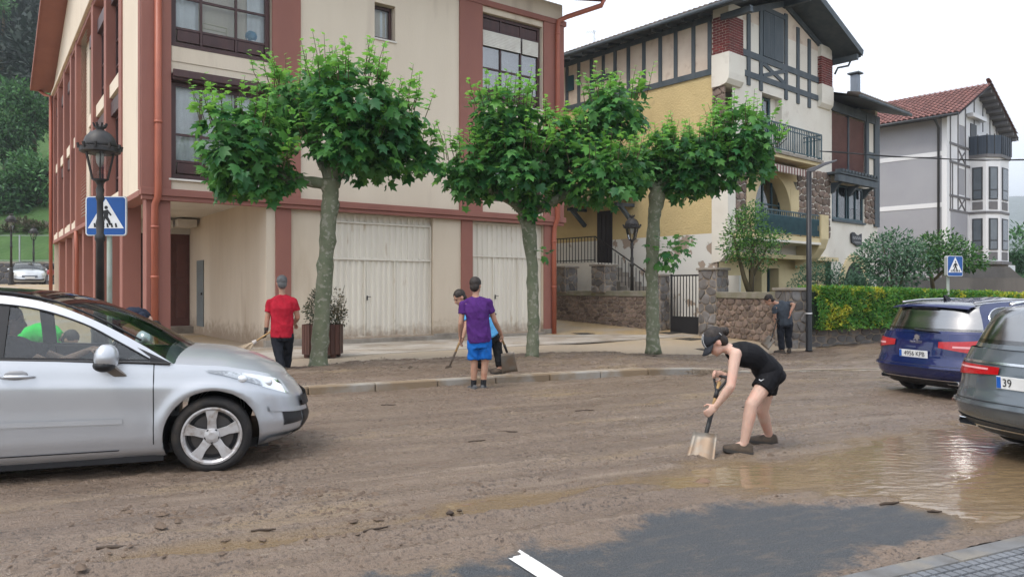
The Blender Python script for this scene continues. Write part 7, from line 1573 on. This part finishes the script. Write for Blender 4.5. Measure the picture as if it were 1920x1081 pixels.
    if shirt:
        s = MB(); rr = rings(.020); hem = sp(shirt_hem); rr[0] = (hem-(sp(.1)-sp(0))*.0, rr[1][1]+.012, rr[1][2]+.012, 0); rr[1] = (hem.lerp(sp(.2), .5), rr[1][1]+.008, rr[1][2]+.008, .1); rr[2] = (sp(.25), rr[2][1]+.004, rr[2][2]+.004, .2); rr[-1] = (sh.lerp(V['neck'], .8), .066*W, .064*D, 1)
        if loose: rr[3] = (rr[3][0], max(rr[3][1], (rr[2][1]+rr[4][1])/2+.004), rr[3][2]+.012, .3); rr[0] = (rr[0][0], rr[0][1]-.010, rr[0][2]-.004, 0)
        torso_loft(s, rr, lh, ls)
        for s_ in 'LR':
            e0 = V['sh'+s_] if sleeve else sp(.9).lerp(V['sh'+s_], .5)
            cap(s, sp(.90), e0-(V['sh'+s_]-sp(.9)).normalized()*.012, .078, arm[0]*1.15 if sleeve else .07); cap(s, sh.lerp(V['neck'], .55), e0+Vector((0, 0, .004)), .056, arm[0]*1.12)
            if sleeve: e = V['sh'+s_].lerp(V['el'+s_], sleeve); cap(s, V['sh'+s_], V['sh'+s_].lerp(e, .3), arm[0]*1.22, arm[0]*1.28); cone(s, V['sh'+s_], e, arm[0]*1.24, arm[0]*1.34)
        solid('shirt', s, vox, shirt, root, 4, wr, loc=base)
    if pants:
        pm, ln, wd = pants; s = MB(); rr = rings(.016); torso_loft(s, [(sp(-.16), rr[0][1]+.02, rr[0][2]+.02, 0), rr[1], (sp(.17), rr[2][1]-.004, rr[2][2]-.004, 0)], lh, ls)
        for s_ in 'LR':
            k, a = V['kn'+s_], V['an'+s_]
            if ln <= 1: e = V['hip'+s_].lerp(k, ln); cap(s, V['hip'+s_], V['hip'+s_].lerp(e, .4), leg[0]*1.12*wd, leg[0]*1.12*wd); cone(s, V['hip'+s_].lerp(e, .3), e, leg[0]*1.14*wd, leg[0]*1.14*wd)
            else: cap(s, V['hip'+s_], k, leg[0]*1.15*wd, leg[1]*1.25*wd); cone(s, k, k.lerp(a, min(1, ln-1)), leg[1]*1.25*wd, leg[1]*1.12*wd); cap(s, k, k.lerp(a, .2), leg[1]*1.25*wd, leg[1]*1.2*wd)
        solid('trousers' if ln > 1 else 'shorts', s, vox, pm, root, 4, wr*1.1, loc=base)
    if shoes:
        for s_ in 'LR': shoe(root, shoes, V['an'+s_], V['toe'+s_], V['toe'+s_].z-.03 if V['toe'+s_].z < V['an'+s_].z-.2 else V['an'+s_].z-.085)
    if socks:
        for s_ in 'LR': s = MB(); d = (V['kn'+s_]-V['an'+s_]).normalized(); cone(s, V['an'+s_]-d*.02, V['an'+s_]+d*.10, .043, .045); solid('sock', s, .008, socks, root, 2, loc=base)
    if gl:
        for s_ in gl: s = MB(); hd, hl_, hn, cu = hands[s_]; hand(s, V['wr'+s_], hd, hl_, hn, 1.14, cu, 1 if s_ == 'R' else -1); d = (V['el'+s_]-V['wr'+s_]).normalized(); cone(s, V['wr'+s_]-d*.01, V['wr'+s_]+d*.05, .036, .040); solid('glove', s, .009, mat('work glove', (.05, .042, .038), rough=.95), root, 3, loc=base)
    return root
H_DARK = mat('dark hair', (.014, .010, .008), rough=.6, col2=(.03, .02, .015), scale=60, stretch=(1, 1, .2), bump=.4, bscale=120); H_GREY = mat('grey hair', (.15, .15, .15), rough=.7, col2=(.06, .06, .06), scale=70, bump=.4, bscale=140)
JP = lambda p, q, Y: tuple(px(p, q, Y))
C_NAVY = cloth('dark work trousers', (.016, .018, .024)); S_MUD = mat('muddy shoe', (.040, .030, .022), rough=.8, col2=(.10, .072, .05), scale=12, bump=.4, bscale=40); S_DK = mat('dark trainers', (.05, .052, .056), rough=.8, col2=(.10, .10, .10), scale=20)

# woman shovelling in the road
Y = 7.05
W1 = person('woman in black sleeveless top, shorts and cap bending over a shovel', (2.2, 7.05, 0), SK1, dict(hipL=JP(1446, 702, 6.97), hipR=JP(1444, 700, 7.15), mid=JP(1418, 668, 7.03), shL=JP(1379, 664, 6.88), shR=JP(1376, 657, 7.22), neck=JP(1364, 652, 7.04), head=JP(1341, 641, 7.04),
    elL=JP(1370, 724, 6.78), wrL=JP(1343, 760, 6.84), elR=JP(1372, 712, 7.27), wrR=JP(1359, 702, 7.03), knL=JP(1409, 757, 6.86), anL=JP(1395, 832, 6.86), toeL=JP(1357, 842, 6.90), knR=JP(1429, 768, 7.22), anR=JP(1442, 815, 7.33), toeR=JP(1405, 826, 7.36)),
    (-.74, .0, -.67), (-.67, 0, .74), (.92, .95), H_DARK, 'short', None, cloth('black sports top', (.008, .008, .010), .75), (cloth('black running shorts', (.007, .007, .009), .7), .50, 1.0),
    dict(L=((-.62, .05, -.55), (-.5, .1, .85), (.45, .85, -.1), 62), R=((-.80, .0, .12), (0, -.2, 1), (.1, -1, 0), 75)), S_MUD, arm=(.050, .042, .028), leg=(.088, .060, .038), vox=.0075, wr=.006, loose=False)
W1['label'] = 'woman in black sleeveless top, shorts and dark cap bending over a shovel'
cp = empty('cap'); cp.parent = W1; b_ = Vector((2.2, 7.05, 0)); h = Vector(JP(1341, 641, 7.04))-b_; f = Vector((-.74, 0, -.67)).normalized(); up = Vector((-.67, 0, .74)).normalized(); up = (up-f*up.dot(f)).normalized(); lat = f.cross(up); Mh = Matrix((lat, f, up)).transposed().to_4x4()
cr = MB(); ring = []
for k in range(9):
    ph = math.pi/2*k/8; ring.append([h+up*.028-f*.008+Mh.to_3x3() @ Vector((.093*math.cos(ph)*math.cos(t), .113*math.cos(ph)*math.sin(t), .110*math.sin(ph))) for t in [2*math.pi*j/24 for j in range(24)]])
M_CAP = mat('dark cap', (.018, .020, .026), rough=.8); cr.rings(ring); cr.build('crown', M_CAP, cp, smooth=True)
br = MB(); br.grid([[h+up*(.030-.012*abs(u)**2-.05*v)+f*(.088*math.cos(u*1.25)+v*.085)+lat*(.085*math.sin(u*1.25)) for v in (0, .35, .7, 1)] for u in np.linspace(-1, 1, 11)]); o = br.build('peak', M_CAP, cp, smooth=True); sm_ = o.modifiers.new('t', 'SOLIDIFY'); sm_.thickness = .006
pp = MB()
for a in (-.9, -.3, .35, .95): pp.tube([h+up*.028-f*.008+Mh.to_3x3() @ Vector((.095*math.cos(ph)*math.cos(t_), .115*math.cos(ph)*math.sin(t_), .112*math.sin(ph))) for ph, t_ in [(math.pi/2*k/8, math.pi/2+a+math.pi*(a < -.5 or a > .9)) for k in range(8)]], .0035, 5)
pp.build('piping', mat('cap piping', (.5, .5, .5), rough=.6), cp)
hb_ = MB(); hb_.ell(h-f*.12+up*.035, (.038, .045, .04)); hb_.ell(h-f*.145+up*.01, (.03, .035, .045)); hb_.build('hair_bun', H_DARK, W1, smooth=True)
swx = MB(); q = Vector(JP(1422, 711, 6.85))-b_; swx.prism([(q.x, q.z), (q.x+.02, q.z-.012), (q.x+.05, q.z+.008), (q.x+.02, q.z-.004), (q.x+.006, q.z+.008)][::-1], q.y-.012, q.y-.006); swx.build('logo_mark', M_SW, W1)
def shovel(label, top, low, blade_dir, w, L, dgrip=True, m=None, face=(0, -1, 0), wood=None):
    top, low = Vector(top), Vector(low); r = empty('shovel', low, label=label, cat='shovel', group='shovels'); d = (low-top).normalized(); t = top-low; fd = Vector(face); l = d.cross(fd).normalized(); n_ = l.cross(d).normalized()
    MW = wood or mat('shovel wood', (.42, .27, .12), rough=.6, col2=(.34, .21, .09), scale=18, stretch=(1, 1, .15)); MS = mat('shovel steel', (.17, .15, .125), rough=.42, metal=.35, col2=(.17, .12, .08), scale=7, lo=.45, hi=.6)
    a, b = (.10, .62) if dgrip else (0, .8); Ln = t.length
    MB().tube([t+d*Ln*a*1.0, t+d*Ln*b], .017, 10).build('shaft', MW, r, smooth=True); MB().tube([t+d*Ln*(b-.02), t+d*Ln*.95, t+d*(Ln+.10)], [.022, .020, .012], 10).build('socket', mat('black socket', (.015, .015, .015), rough=.5), r, smooth=True)
    g = MB()
    if dgrip: g.tube([t+d*.16, t+d*.12+l*.02, t+d*.04+l*.058, t+l*.055, t-l*.055, t+d*.04-l*.058, t+d*.12-l*.02, t+d*.16], [.018, .014, .012, .015, .015, .012, .014, .018], 8); g.tube([t+d*.13, t+d*.22], .021, 10)
    else: g.tube([t-l*.06, t+l*.06], .015, 8); 
    g.build('grip', mat('grip black', (.02, .02, .022), rough=.5), r, smooth=True)
    bd = Vector(blade_dir).normalized(); bl_ = bd.cross(n_).normalized(); bn = bl_.cross(bd).normalized(); P = []
    for i in range(7):
        u = i/6; ww = w*(.82+.18*u)/2; row = []
        for j in range(-4, 5): q = j/4; row.append(bd*(L*u)+bl_*ww*q+bn*(.035*abs(q)**3*(1-.25*u)+.02*(1-u)*(1-abs(q))))
        P.append(row)
    k = MB(); k.grid(P); o = k.build('blade', MS, r, smooth=True); s_ = o.modifiers.new('t', 'SOLIDIFY'); s_.thickness = .004
    return r
shovel('square steel shovel with D-grip pushed through the mud by the woman', JP(1352, 704, 7.02), JP(1324, 812, 6.88), (-.22, -.35, -.55), .27, .34, face=(-.5, -.8, .3))

# man in purple shirt, back to the camera at the kerb
Y = 11.35
person('man in purple shirt and blue shorts standing at the kerb with his back turned', (-.51, 11.35, 0), SK2, dict(hipL=JP(888, 640, Y), hipR=JP(911, 640, Y), mid=JP(896, 605, Y+.0), shL=JP(869, 569, Y), shR=JP(916, 566, Y+.02), neck=JP(892, 554, Y+.02), head=JP(892, 536, Y+.05),
    elL=JP(864, 605, Y-.02), wrL=JP(863, 630, Y+.1), elR=JP(928, 602, Y+.08), wrR=JP(940, 626, Y+.3), knL=JP(889, 684, Y), anL=JP(888, 722, Y+.02), toeL=JP(880, 729, Y+.15), knR=JP(909, 683, Y), anR=JP(906, 722, Y), toeR=JP(910, 729, Y+.16)),
    (.30, .93, -.2), (0, .2, 1), (1.0, 1.0), H_DARK, 'short', .52, cloth('purple running shirt', (.075, .022, .145)), (cloth('royal blue shorts', (.010, .115, .42)), .74, 1.04),
    dict(L=((.0, .25, -1), (.3, 1, .2), (1, 0, 0), 30), R=((.25, .5, -.8), (.3, .7, .4), (-1, .2, 0), 60)), S_DK, socks=mat('black socks', (.012, .012, .014)), vox=.010, shirt_hem=-.02, leg=(.080, .056, .036))
shovel('square shovel held upright by the man in purple, blade on the kerb', JP(924, 590, 11.75), JP(951, 660, 12.1), (.12, .12, -1), .26, .33, dgrip=False, face=(0, -1, .1))
# man in light blue bending behind him
Y = 12.4
person('dark haired man in light blue shirt and black trousers bending behind the purple shirt', (-.35, 12.4, .12), SK2, dict(hipL=JP(912, 632, Y), hipR=JP(928, 628, Y+.1), mid=JP(905, 600, Y), shL=JP(878, 584, Y-.1), shR=JP(908, 575, Y+.2), neck=JP(877, 572, Y), head=JP(862, 558, Y-.02),
    elL=JP(874, 612, Y-.2), wrL=JP(868, 632, Y-.25), elR=JP(892, 610, Y+.15), wrR=JP(875, 612, Y), knL=JP(903, 664, Y-.05), anL=JP(899, 692, Y+.05), toeL=JP(885, 699, Y+.0), knR=JP(934, 660, Y+.05), anR=JP(938, 690, Y-.02), toeR=JP(922, 699, Y-.1)),
    (-.75, -.45, -.5), (-.4, -.1, .9), (1.0, 1.0), H_DARK, 'short', .6, cloth('light blue shirt', (.10, .34, .62)), (cloth('black work trousers', (.012, .012, .013)), 1.85, 1.1), dict(L=((-.2, -.1, -1), (.2, 1, 0), (-1, 0, 0), 60), R=((-.4, -.1, -.9), (.2, 1, 0), (-1, 0, 0), 60)), S_MUD)
t_ = empty('hoe', JP(842, 690, 11.95), label='long muddy hoe held by the bending man, its tip in the mud', cat='hoe'); a = Vector(JP(880, 594, 12.3))-Vector(JP(842, 690, 11.95)); MB().tube([a, a*.3], .017, 8).build('shaft', MATS['shovel wood'], t_, smooth=True); MB().tube([a*.32, (0, 0, .02)], [.02, .012], 8).build('socket', S_MUD, t_, smooth=True); MB().prism([(-.07, 0), (.05, .02), (.03, .05), (-.05, .04)], -.01, .02).build('blade', S_MUD, t_)
# man in red
Y = 12.75
person('grey haired man in red shirt walking away beside the planter with a broom', (-3.95, 12.75, .12), SK2, dict(hipL=JP(518, 628, Y), hipR=JP(540, 627, Y), mid=JP(529, 595, Y), shL=JP(507, 566, Y), shR=JP(551, 564, Y), neck=JP(529, 549, Y), head=JP(528, 531, Y),
    elL=JP(501, 598, Y-.03), wrL=JP(499, 618, Y-.05), elR=JP(558, 594, Y+.06), wrR=JP(552, 606, Y+.28), knL=JP(523, 662, Y-.1), anL=JP(527, 692, Y-.2), toeL=JP(526, 698, Y-.02), knR=JP(539, 660, Y+.15), anR=JP(538, 688, Y+.22), toeR=JP(540, 695, Y+.38)),
    (-.45, .85, -.1), (0, .05, 1), (1.10, 1.1), H_GREY, 'short', .58, cloth('red cotton shirt', (.42, .016, .034)), (C_NAVY, 1.95, 1.12), dict(L=((-.2, .1, -1), (.3, 1, 0), (-1, .2, -.2), 60), R=((.0, .7, -.3), (1, 0, 0), (0, 0, -1), 40)), S_MUD, gl='L', arm=(.053, .044, .030), shirt_hem=-.06)
br_ = empty('broom', JP(458, 652, 12.5), label='straw broom held low by the man in red', cat='broom'); o0 = Vector(JP(458, 652, 12.5)); a = Vector(JP(502, 624, 12.68))-o0; c0 = Vector(JP(478, 640, 12.56))-o0; MB().tube([a*1.3, c0], .016, 8).build('handle', MATS['shovel wood'], br_, smooth=True); MB().tube([c0*1.15, c0*.8], [.03, .04], 10).build('collar', mat('broom collar', (.55, .5, .45)), br_)
st_ = MB()
for k in range(46): q = Vector((RNG.normal()*.07-.04, RNG.normal()*.06, RNG.normal()*.035-.06)); st_.tube([c0*.9+q*.15, (c0*.5+q*.6), q], [.005, .004, .002], 4)
o = st_.build('bristles', mat('straw', (.55, .45, .33), rough=.9, col2=(.4, .3, .2), scale=20), br_); o['kind'] = 'stuff'
# man in grey at the wall
Y = 18.25
person('man in grey shirt and dark trousers stooping by the rubble wall with a shovel', (6.7, 18.25, 0), SK2, dict(hipL=JP(1464, 607, Y), hipR=JP(1479, 606, Y), mid=JP(1470, 590, Y), shL=JP(1452, 577, Y-.08), shR=JP(1478, 568, Y+.1), neck=JP(1455, 568, Y), head=JP(1442, 562, Y),
    elL=JP(1453, 594, Y-.05), wrL=JP(1455, 608, Y-.05), elR=JP(1489, 570, Y-.12), wrR=JP(1482, 585, Y-.18), knL=JP(1464, 632, Y), anL=JP(1466, 655, Y-.03), toeL=JP(1460, 660, Y-.02), knR=JP(1478, 630, Y+.05), anR=JP(1480, 652, Y+.05), toeR=JP(1479, 657, Y+.22)),
    (-.72, .15, -.5), (-.35, .1, .9), (1.05, 1.05), H_DARK, 'short', .55, cloth('charcoal grey shirt', (.055, .065, .08)), (C_NAVY, 1.95, 1.15), dict(L=((-.1, 0, -1), (.3, 1, 0), (-1, 0, 0), 60), R=((-.2, -.1, -1), (0, 1, 0), (-1, 0, 0), 30)), S_MUD, vox=.012, shirt_hem=-.05)
shovel('muddy shovel in the hand of the man in grey', JP(1457, 598, 18.15), JP(1447, 632, 18.0), (-.5, -.1, -.55), .24, .3, dgrip=False, face=(0, -1, .2), wood=S_MUD)
# man in navy bending beyond the silver car
Y = 14.0
person('man in navy shirt bending by the terracotta pillar beyond the silver hatchback', (-7.2, 14.0, .12), SK1, dict(hipL=JP(216, 603, Y-.1), hipR=JP(216, 601, Y+.1), mid=JP(241, 588, Y), shL=JP(268, 590, Y-.18), shR=JP(268, 588, Y+.18), neck=JP(280, 597, Y), head=JP(289, 614, Y+.06),
    elL=JP(279, 622, Y-.25), wrL=JP(282, 648, Y-.2), elR=JP(283, 625, Y+.2), wrR=JP(288, 648, Y+.1), knL=JP(228, 655, Y-.12), anL=JP(222, 690, Y-.12), toeL=JP(236, 697, Y-.12), knR=JP(230, 652, Y+.15), anR=JP(225, 685, Y+.2), toeR=JP(238, 690, Y+.2)),
    (.5, .15, -.85), (.8, 0, .5), (1.05, 1.05), H_DARK, 'short', .6, cloth('navy shirt', (.018, .024, .042)), (C_NAVY, 1.95, 1.1), dict(L=((.1, 0, -1), (0, 1, 0), (1, 0, 0), 45), R=((.1, 0, -1), (0, 1, 0), (1, 0, 0), 45)), S_MUD, vox=.012)
# person in green seen through the car windows
Y = 10.3
person('person in bright green shirt bending on the pavement, seen through the car windows', (-6.45, 10.3, .12), SK2, dict(hipL=JP(43, 642, Y-.1), hipR=JP(43, 638, Y+.1), mid=JP(70, 622, Y), shL=JP(100, 628, Y-.18), shR=JP(102, 624, Y+.18), neck=JP(116, 632, Y), head=JP(132, 637, Y-.02),
    elL=JP(100, 668, Y-.22), wrL=JP(112, 700, Y-.15), elR=JP(112, 668, Y+.2), wrR=JP(122, 700, Y+.1), knL=JP(58, 690, Y-.12), anL=JP(48, 730, Y-.12), toeL=JP(66, 738, Y-.12), knR=JP(60, 686, Y+.15), anR=JP(52, 724, Y+.2), toeR=JP(70, 732, Y+.2)),
    (.75, -.15, -.6), (.55, 0, .8), (1.1, 1.1), H_DARK, 'short', .7, cloth('vivid green shirt', (.012, .52, .055)), (C_NAVY, 1.95, 1.1), dict(L=((.1, 0, -1), (0, 1, 0), (1, 0, 0), 45), R=((.1, 0, -1), (0, 1, 0), (1, 0, 0), 45)), S_MUD, vox=.011, wr=.014)
# driver in the silver car (car coordinates turned into world ones)
xd, yd = Vector((math.sin(R(71)), math.cos(R(71)), 0)), Vector((-math.cos(R(71)), math.sin(R(71)), 0)); o0 = Vector((wx_, wy_, 0))+yd*.89
CJ = lambda x, y, z: tuple(o0+xd*x+yd*y+Vector((0, 0, z)))
person('dark haired driver inside the silver hatchback, hands on the steering wheel', CJ(-1.5, .36, .3), SK2, dict(hipL=CJ(-1.48, .46, .62), hipR=CJ(-1.48, .26, .62), mid=CJ(-1.64, .36, .80), shL=CJ(-1.76, .55, 1.04), shR=CJ(-1.76, .17, 1.04), neck=CJ(-1.78, .36, 1.11), head=CJ(-1.76, .36, 1.25),
    elL=CJ(-1.38, .58, .86), wrL=CJ(-1.12, .46, .98), elR=CJ(-1.38, .12, .86), wrR=CJ(-1.12, .24, .98), knL=CJ(-1.02, .46, .62), anL=CJ(-.80, .46, .36), toeL=CJ(-.68, .46, .34), knR=CJ(-1.02, .26, .62), anR=CJ(-.78, .26, .36), toeR=CJ(-.66, .26, .34)),
    tuple(xd*.98+Vector((0, 0, -.1))), (0, 0, 1), (1.0, 1.0), H_DARK, 'bob', .6, cloth('dark driver shirt', (.02, .02, .024)), (C_NAVY, 1.9, 1.05), dict(L=(tuple(xd), tuple(yd), (0, 0, -1), 60), R=(tuple(xd), tuple(yd), (0, 0, -1), 60)), S_DK, vox=.012)

# ================================================================== DEBRIS AND AIR
def scatter_clods(name, label, pts, sizes, m):
    V, F = [], []; base = np.array([(1, 0, 0), (.3, .9, 0), (-.8, .6, 0), (-.8, -.6, 0), (.3, -.9, 0), (.1, .1, .8), (.5, .3, .55), (-.4, .2, .6), (-.1, -.5, .5)])
    T = np.array([(0, 1, 6), (1, 2, 7), (2, 3, 7), (3, 4, 8), (4, 0, 8), (0, 6, 5), (6, 1, 5), (1, 7, 5), (7, 3, 5), (3, 8, 5), (8, 0, 5)]); k = 0
    for (x, y, z), s in zip(pts, sizes):
        a = RNG.random()*6.28; c, q = math.cos(a), math.sin(a); b = base*(1+RNG.normal(size=base.shape)*.22)*np.array((s*RNG.uniform(.7, 1.8), s*RNG.uniform(.6, 1.1), s*RNG.uniform(.35, .8)))
        V.append(np.stack([b[:, 0]*c-b[:, 1]*q+x, b[:, 0]*q+b[:, 1]*c+y, b[:, 2]+z-s*.1], -1)); F.append(T+k); k += len(base)
    return link_mesh(name, np_mesh(name, np.concatenate(V), np.concatenate(F)), m, label=label, cat='debris', kind='stuff')
M_CLOD = mat('mud clod', (.13, .088, .058), rough=.65, col2=(.085, .058, .04), scale=15, bump=.5, bscale=60)
n = 15000; s = RNG.uniform(-6.5, 7, n); t = RNG.uniform(.3, 7.9, n); x, y = st2xy(s, t); z, a, w, k = relief(x, y)
ok = (fbm(s*.6+3, t*1.6, 3) > .53) & (a < .4) & (w < .5) & (RNG.random(n) < .2+.8*np.clip((t-2)/5, 0, 1)); P = list(zip(x[ok], y[ok], z[ok])); Q = list(.005+.014*RNG.random(ok.sum())**3)
for c, n, sp_, big in (((-1.55, 5.55), 110, .16, .034), ((-1.05, 5.1), 80, .2, .03), ((-2.3, 5.0), 90, .2, .03), ((-.3, 5.75), 50, .25, .024), ((.45, 5.75), 40, .3, .022), ((-2.2, 4.2), 70, .25, .028), ((-1.2, 4.45), 60, .22, .024), ((1.3, 6.5), 60, .3, .022), ((3.4, 8.0), 50, .4, .02)):
    x, y = c[0]+RNG.normal(size=n)*sp_*1.6, c[1]+RNG.normal(size=n)*sp_*.6; P += list(zip(x, y, relief(x, y)[0])); Q += list(big*(.3+RNG.random(n)**2))
scatter_clods('mud_clods', 'small clods and crumbs of mud lying over the street', P, Q, M_CLOD)
P, Q = [], []
for c, n, sp_ in (((-3.46, 13.1), 420, .42), ((.42, 15.1), 200, .34), ((3.16, 16.4), 110, .3), ((.75, 13.5), 140, .3), ((-1.6, 13.4), 160, .9), ((7.3, 18.2), 90, .22)):
    for _ in range(n):
        x, y = c[0]+RNG.normal()*sp_*1.3, c[1]+RNG.normal()*sp_*.45; P.append((x, y, float(pave_z(np.array(x), np.array(y)))+.012)); Q.append(.01+.025*RNG.random()**2)
for _ in range(900):
    s = RNG.uniform(-7, 6); t = -RNG.uniform(.2, 4.2); x, y = st2xy(s, t)
    if float(fbm(np.array(s*.9+6), np.array(t*2.4), 3)) > .54: P.append((x, y, float(pave_z(np.array(x), np.array(y)))+.012)); Q.append(.008+.02*RNG.random()**3)
scatter_clods('leaf_litter', 'dark clods and wet leaf litter round the plane trunks', P, Q, mat('wet litter', (.07, .05, .034), rough=.75, col2=(.045, .033, .022), scale=14))
M_STK = mat('wet stick', (.035, .022, .015), rough=.7, col2=(.06, .04, .025), scale=12)
def stick(label, x, y, L, a, r=.008, bend=.1, group='sticks left on the street'):
    z = float(relief(np.array([x]), np.array([y]))[0][0]); d = Vector((math.cos(a), math.sin(a), 0)); n_ = Vector((-d.y, d.x, 0)); mb = MB(); mb.tube([-d*L/2, n_*L*bend-d*L*.15, n_*L*bend*.6+d*L*.2, d*L/2+Vector((0, 0, .006))], [r*.7, r, r*.9, r*.5], 6)
    o = mb.build('stick', M_STK, None, smooth=True, label=label, cat='stick', group=group); o.location = (x, y, max(z, .004)+r*.7)
for a in (('dark stick at the edge of the bare asphalt by the water', 2.70, 5.30, .16, .25, .012), ('short stick lying on the bare asphalt farther from the puddle rim', 2.92, 5.12, .09, -.3, .009), ('thin twig on the mud left of the shovelling woman', -.05, 7.9, .22, -.2), ('twig lying between the woman and the blue car', 3.1, 9.5, .3, -.25),
          ('dark stick near the bottom edge under the silver car', -2.35, 4.35, .17, .1, .012), ('broken stick in the ochre streak below the silver car', -1.55, 4.62, .15, .15, .009), ('forked twig in the mud ridge near the parking line', -.85, 4.62, .16, .5), ('small stick on the mud in front of the silver bumper', -.35, 7.4, .18, .35), ('twig by the kerb near the blue shorts', -1.6, 9.6, .2, -.1), ('thin stick half way between kerb and woman', .9, 9.2, .24, .2)): stick(*a)
def bit(name, label, x, y, s, m, cat):
    z = float(relief(np.array([x]), np.array([y]))[0][0]); mb = MB(); mb.add([(-s, -s*.5, 0), (s*.6, -s*.7, .004), (s, s*.2, .0), (.2*s, s*.7, .0), (-.7*s, s*.5, 0), (0, 0, s*.45), (.45*s, -.1*s, s*.32)], [(0, 1, 5), (1, 6, 5), (1, 2, 6), (2, 3, 6), (6, 3, 5), (3, 4, 5), (4, 0, 5)]); o = mb.build(name, m, None, label=label, cat=cat); o.location = (x, y, max(z, .003))
bit('dead_leaf', 'crumpled brown leaf lying in the shallow water', 1.53, 5.95, .07, mat('dead leaf', (.17, .10, .06), rough=.5), 'leaf'); bit('mud_lump', 'dark lump of mud in the water near the woman', 2.38, 6.85, .05, M_CLOD, 'mud lump')
for lab, x, y, s in (('rounded pebble on the mud above the parking line', -.42, 5.02, .022), ('small pebble beside the larger one on the mud', -.36, 5.08, .015)):
    mb = MB(); mb.ell((0, 0, 0), (s*1.3, s, s*.7), 10, 7); o = mb.build('pebble', M_STK, None, smooth=True, label=lab, cat='pebble', group='pebbles'); o.location = (x, y, .03)
# heap of swept twigs at the far kerb
hp = MB()
for k in range(150):
    s, t = 3.85+RNG.normal()*.28, .14+abs(RNG.normal())*.12; x, y = st2xy(s, t); a = RNG.random()*6.28; L = RNG.uniform(.03, .1); z = .02+RNG.random()*.06; hp.tube([(x, y, z), (x+L*math.cos(a), y+L*math.sin(a), z+RNG.normal()*.02)], [.006, .003], 4)
o = hp.build('twig_heap', mat('pale wet twigs', (.22, .17, .12), rough=.8, col2=(.10, .075, .05), scale=20), None, label='heap of pale twigs swept against the far kerb', cat='debris', kind='stuff')
# tuft of grass on the near kerb
tf = MB(); x0, y0 = 3.52, 4.98
for k in range(26): a = RNG.random()*6.28; l = RNG.uniform(.02, .06); tf.tube([(x0+RNG.normal()*.02, y0+RNG.normal()*.02, .03), (x0+l*.6*math.cos(a), y0+l*.6*math.sin(a), .03+l)], [.003, .001], 3)
tf.build('grass_tuft', mat('grass blade', (.06, .16, .02), rough=.6), None, label='small grass tuft growing at the near kerb', cat='grass', kind='stuff')
# mist
hz = MB(); hz.box(-700, 2400, -400, 2650, -2.2, 300)
o = hz.build('haze', None, None, label='thin damp mist filling the valley', cat='haze', kind='stuff'); o.data.materials.clear()
m = bpy.data.materials.new('haze'); m.use_nodes = True; t = m.node_tree; t.nodes.clear(); oo = N(t, 'ShaderNodeOutputMaterial'); pv = N(t, 'ShaderNodeVolumePrincipled'); pv.inputs['Color'].default_value = (.85, .9, .96, 1); pv.inputs['Density'].default_value = .0006; pv.inputs['Anisotropy'].default_value = .2
t.links.new(pv.outputs[0], oo.inputs['Volume']); o.data.materials.append(m)
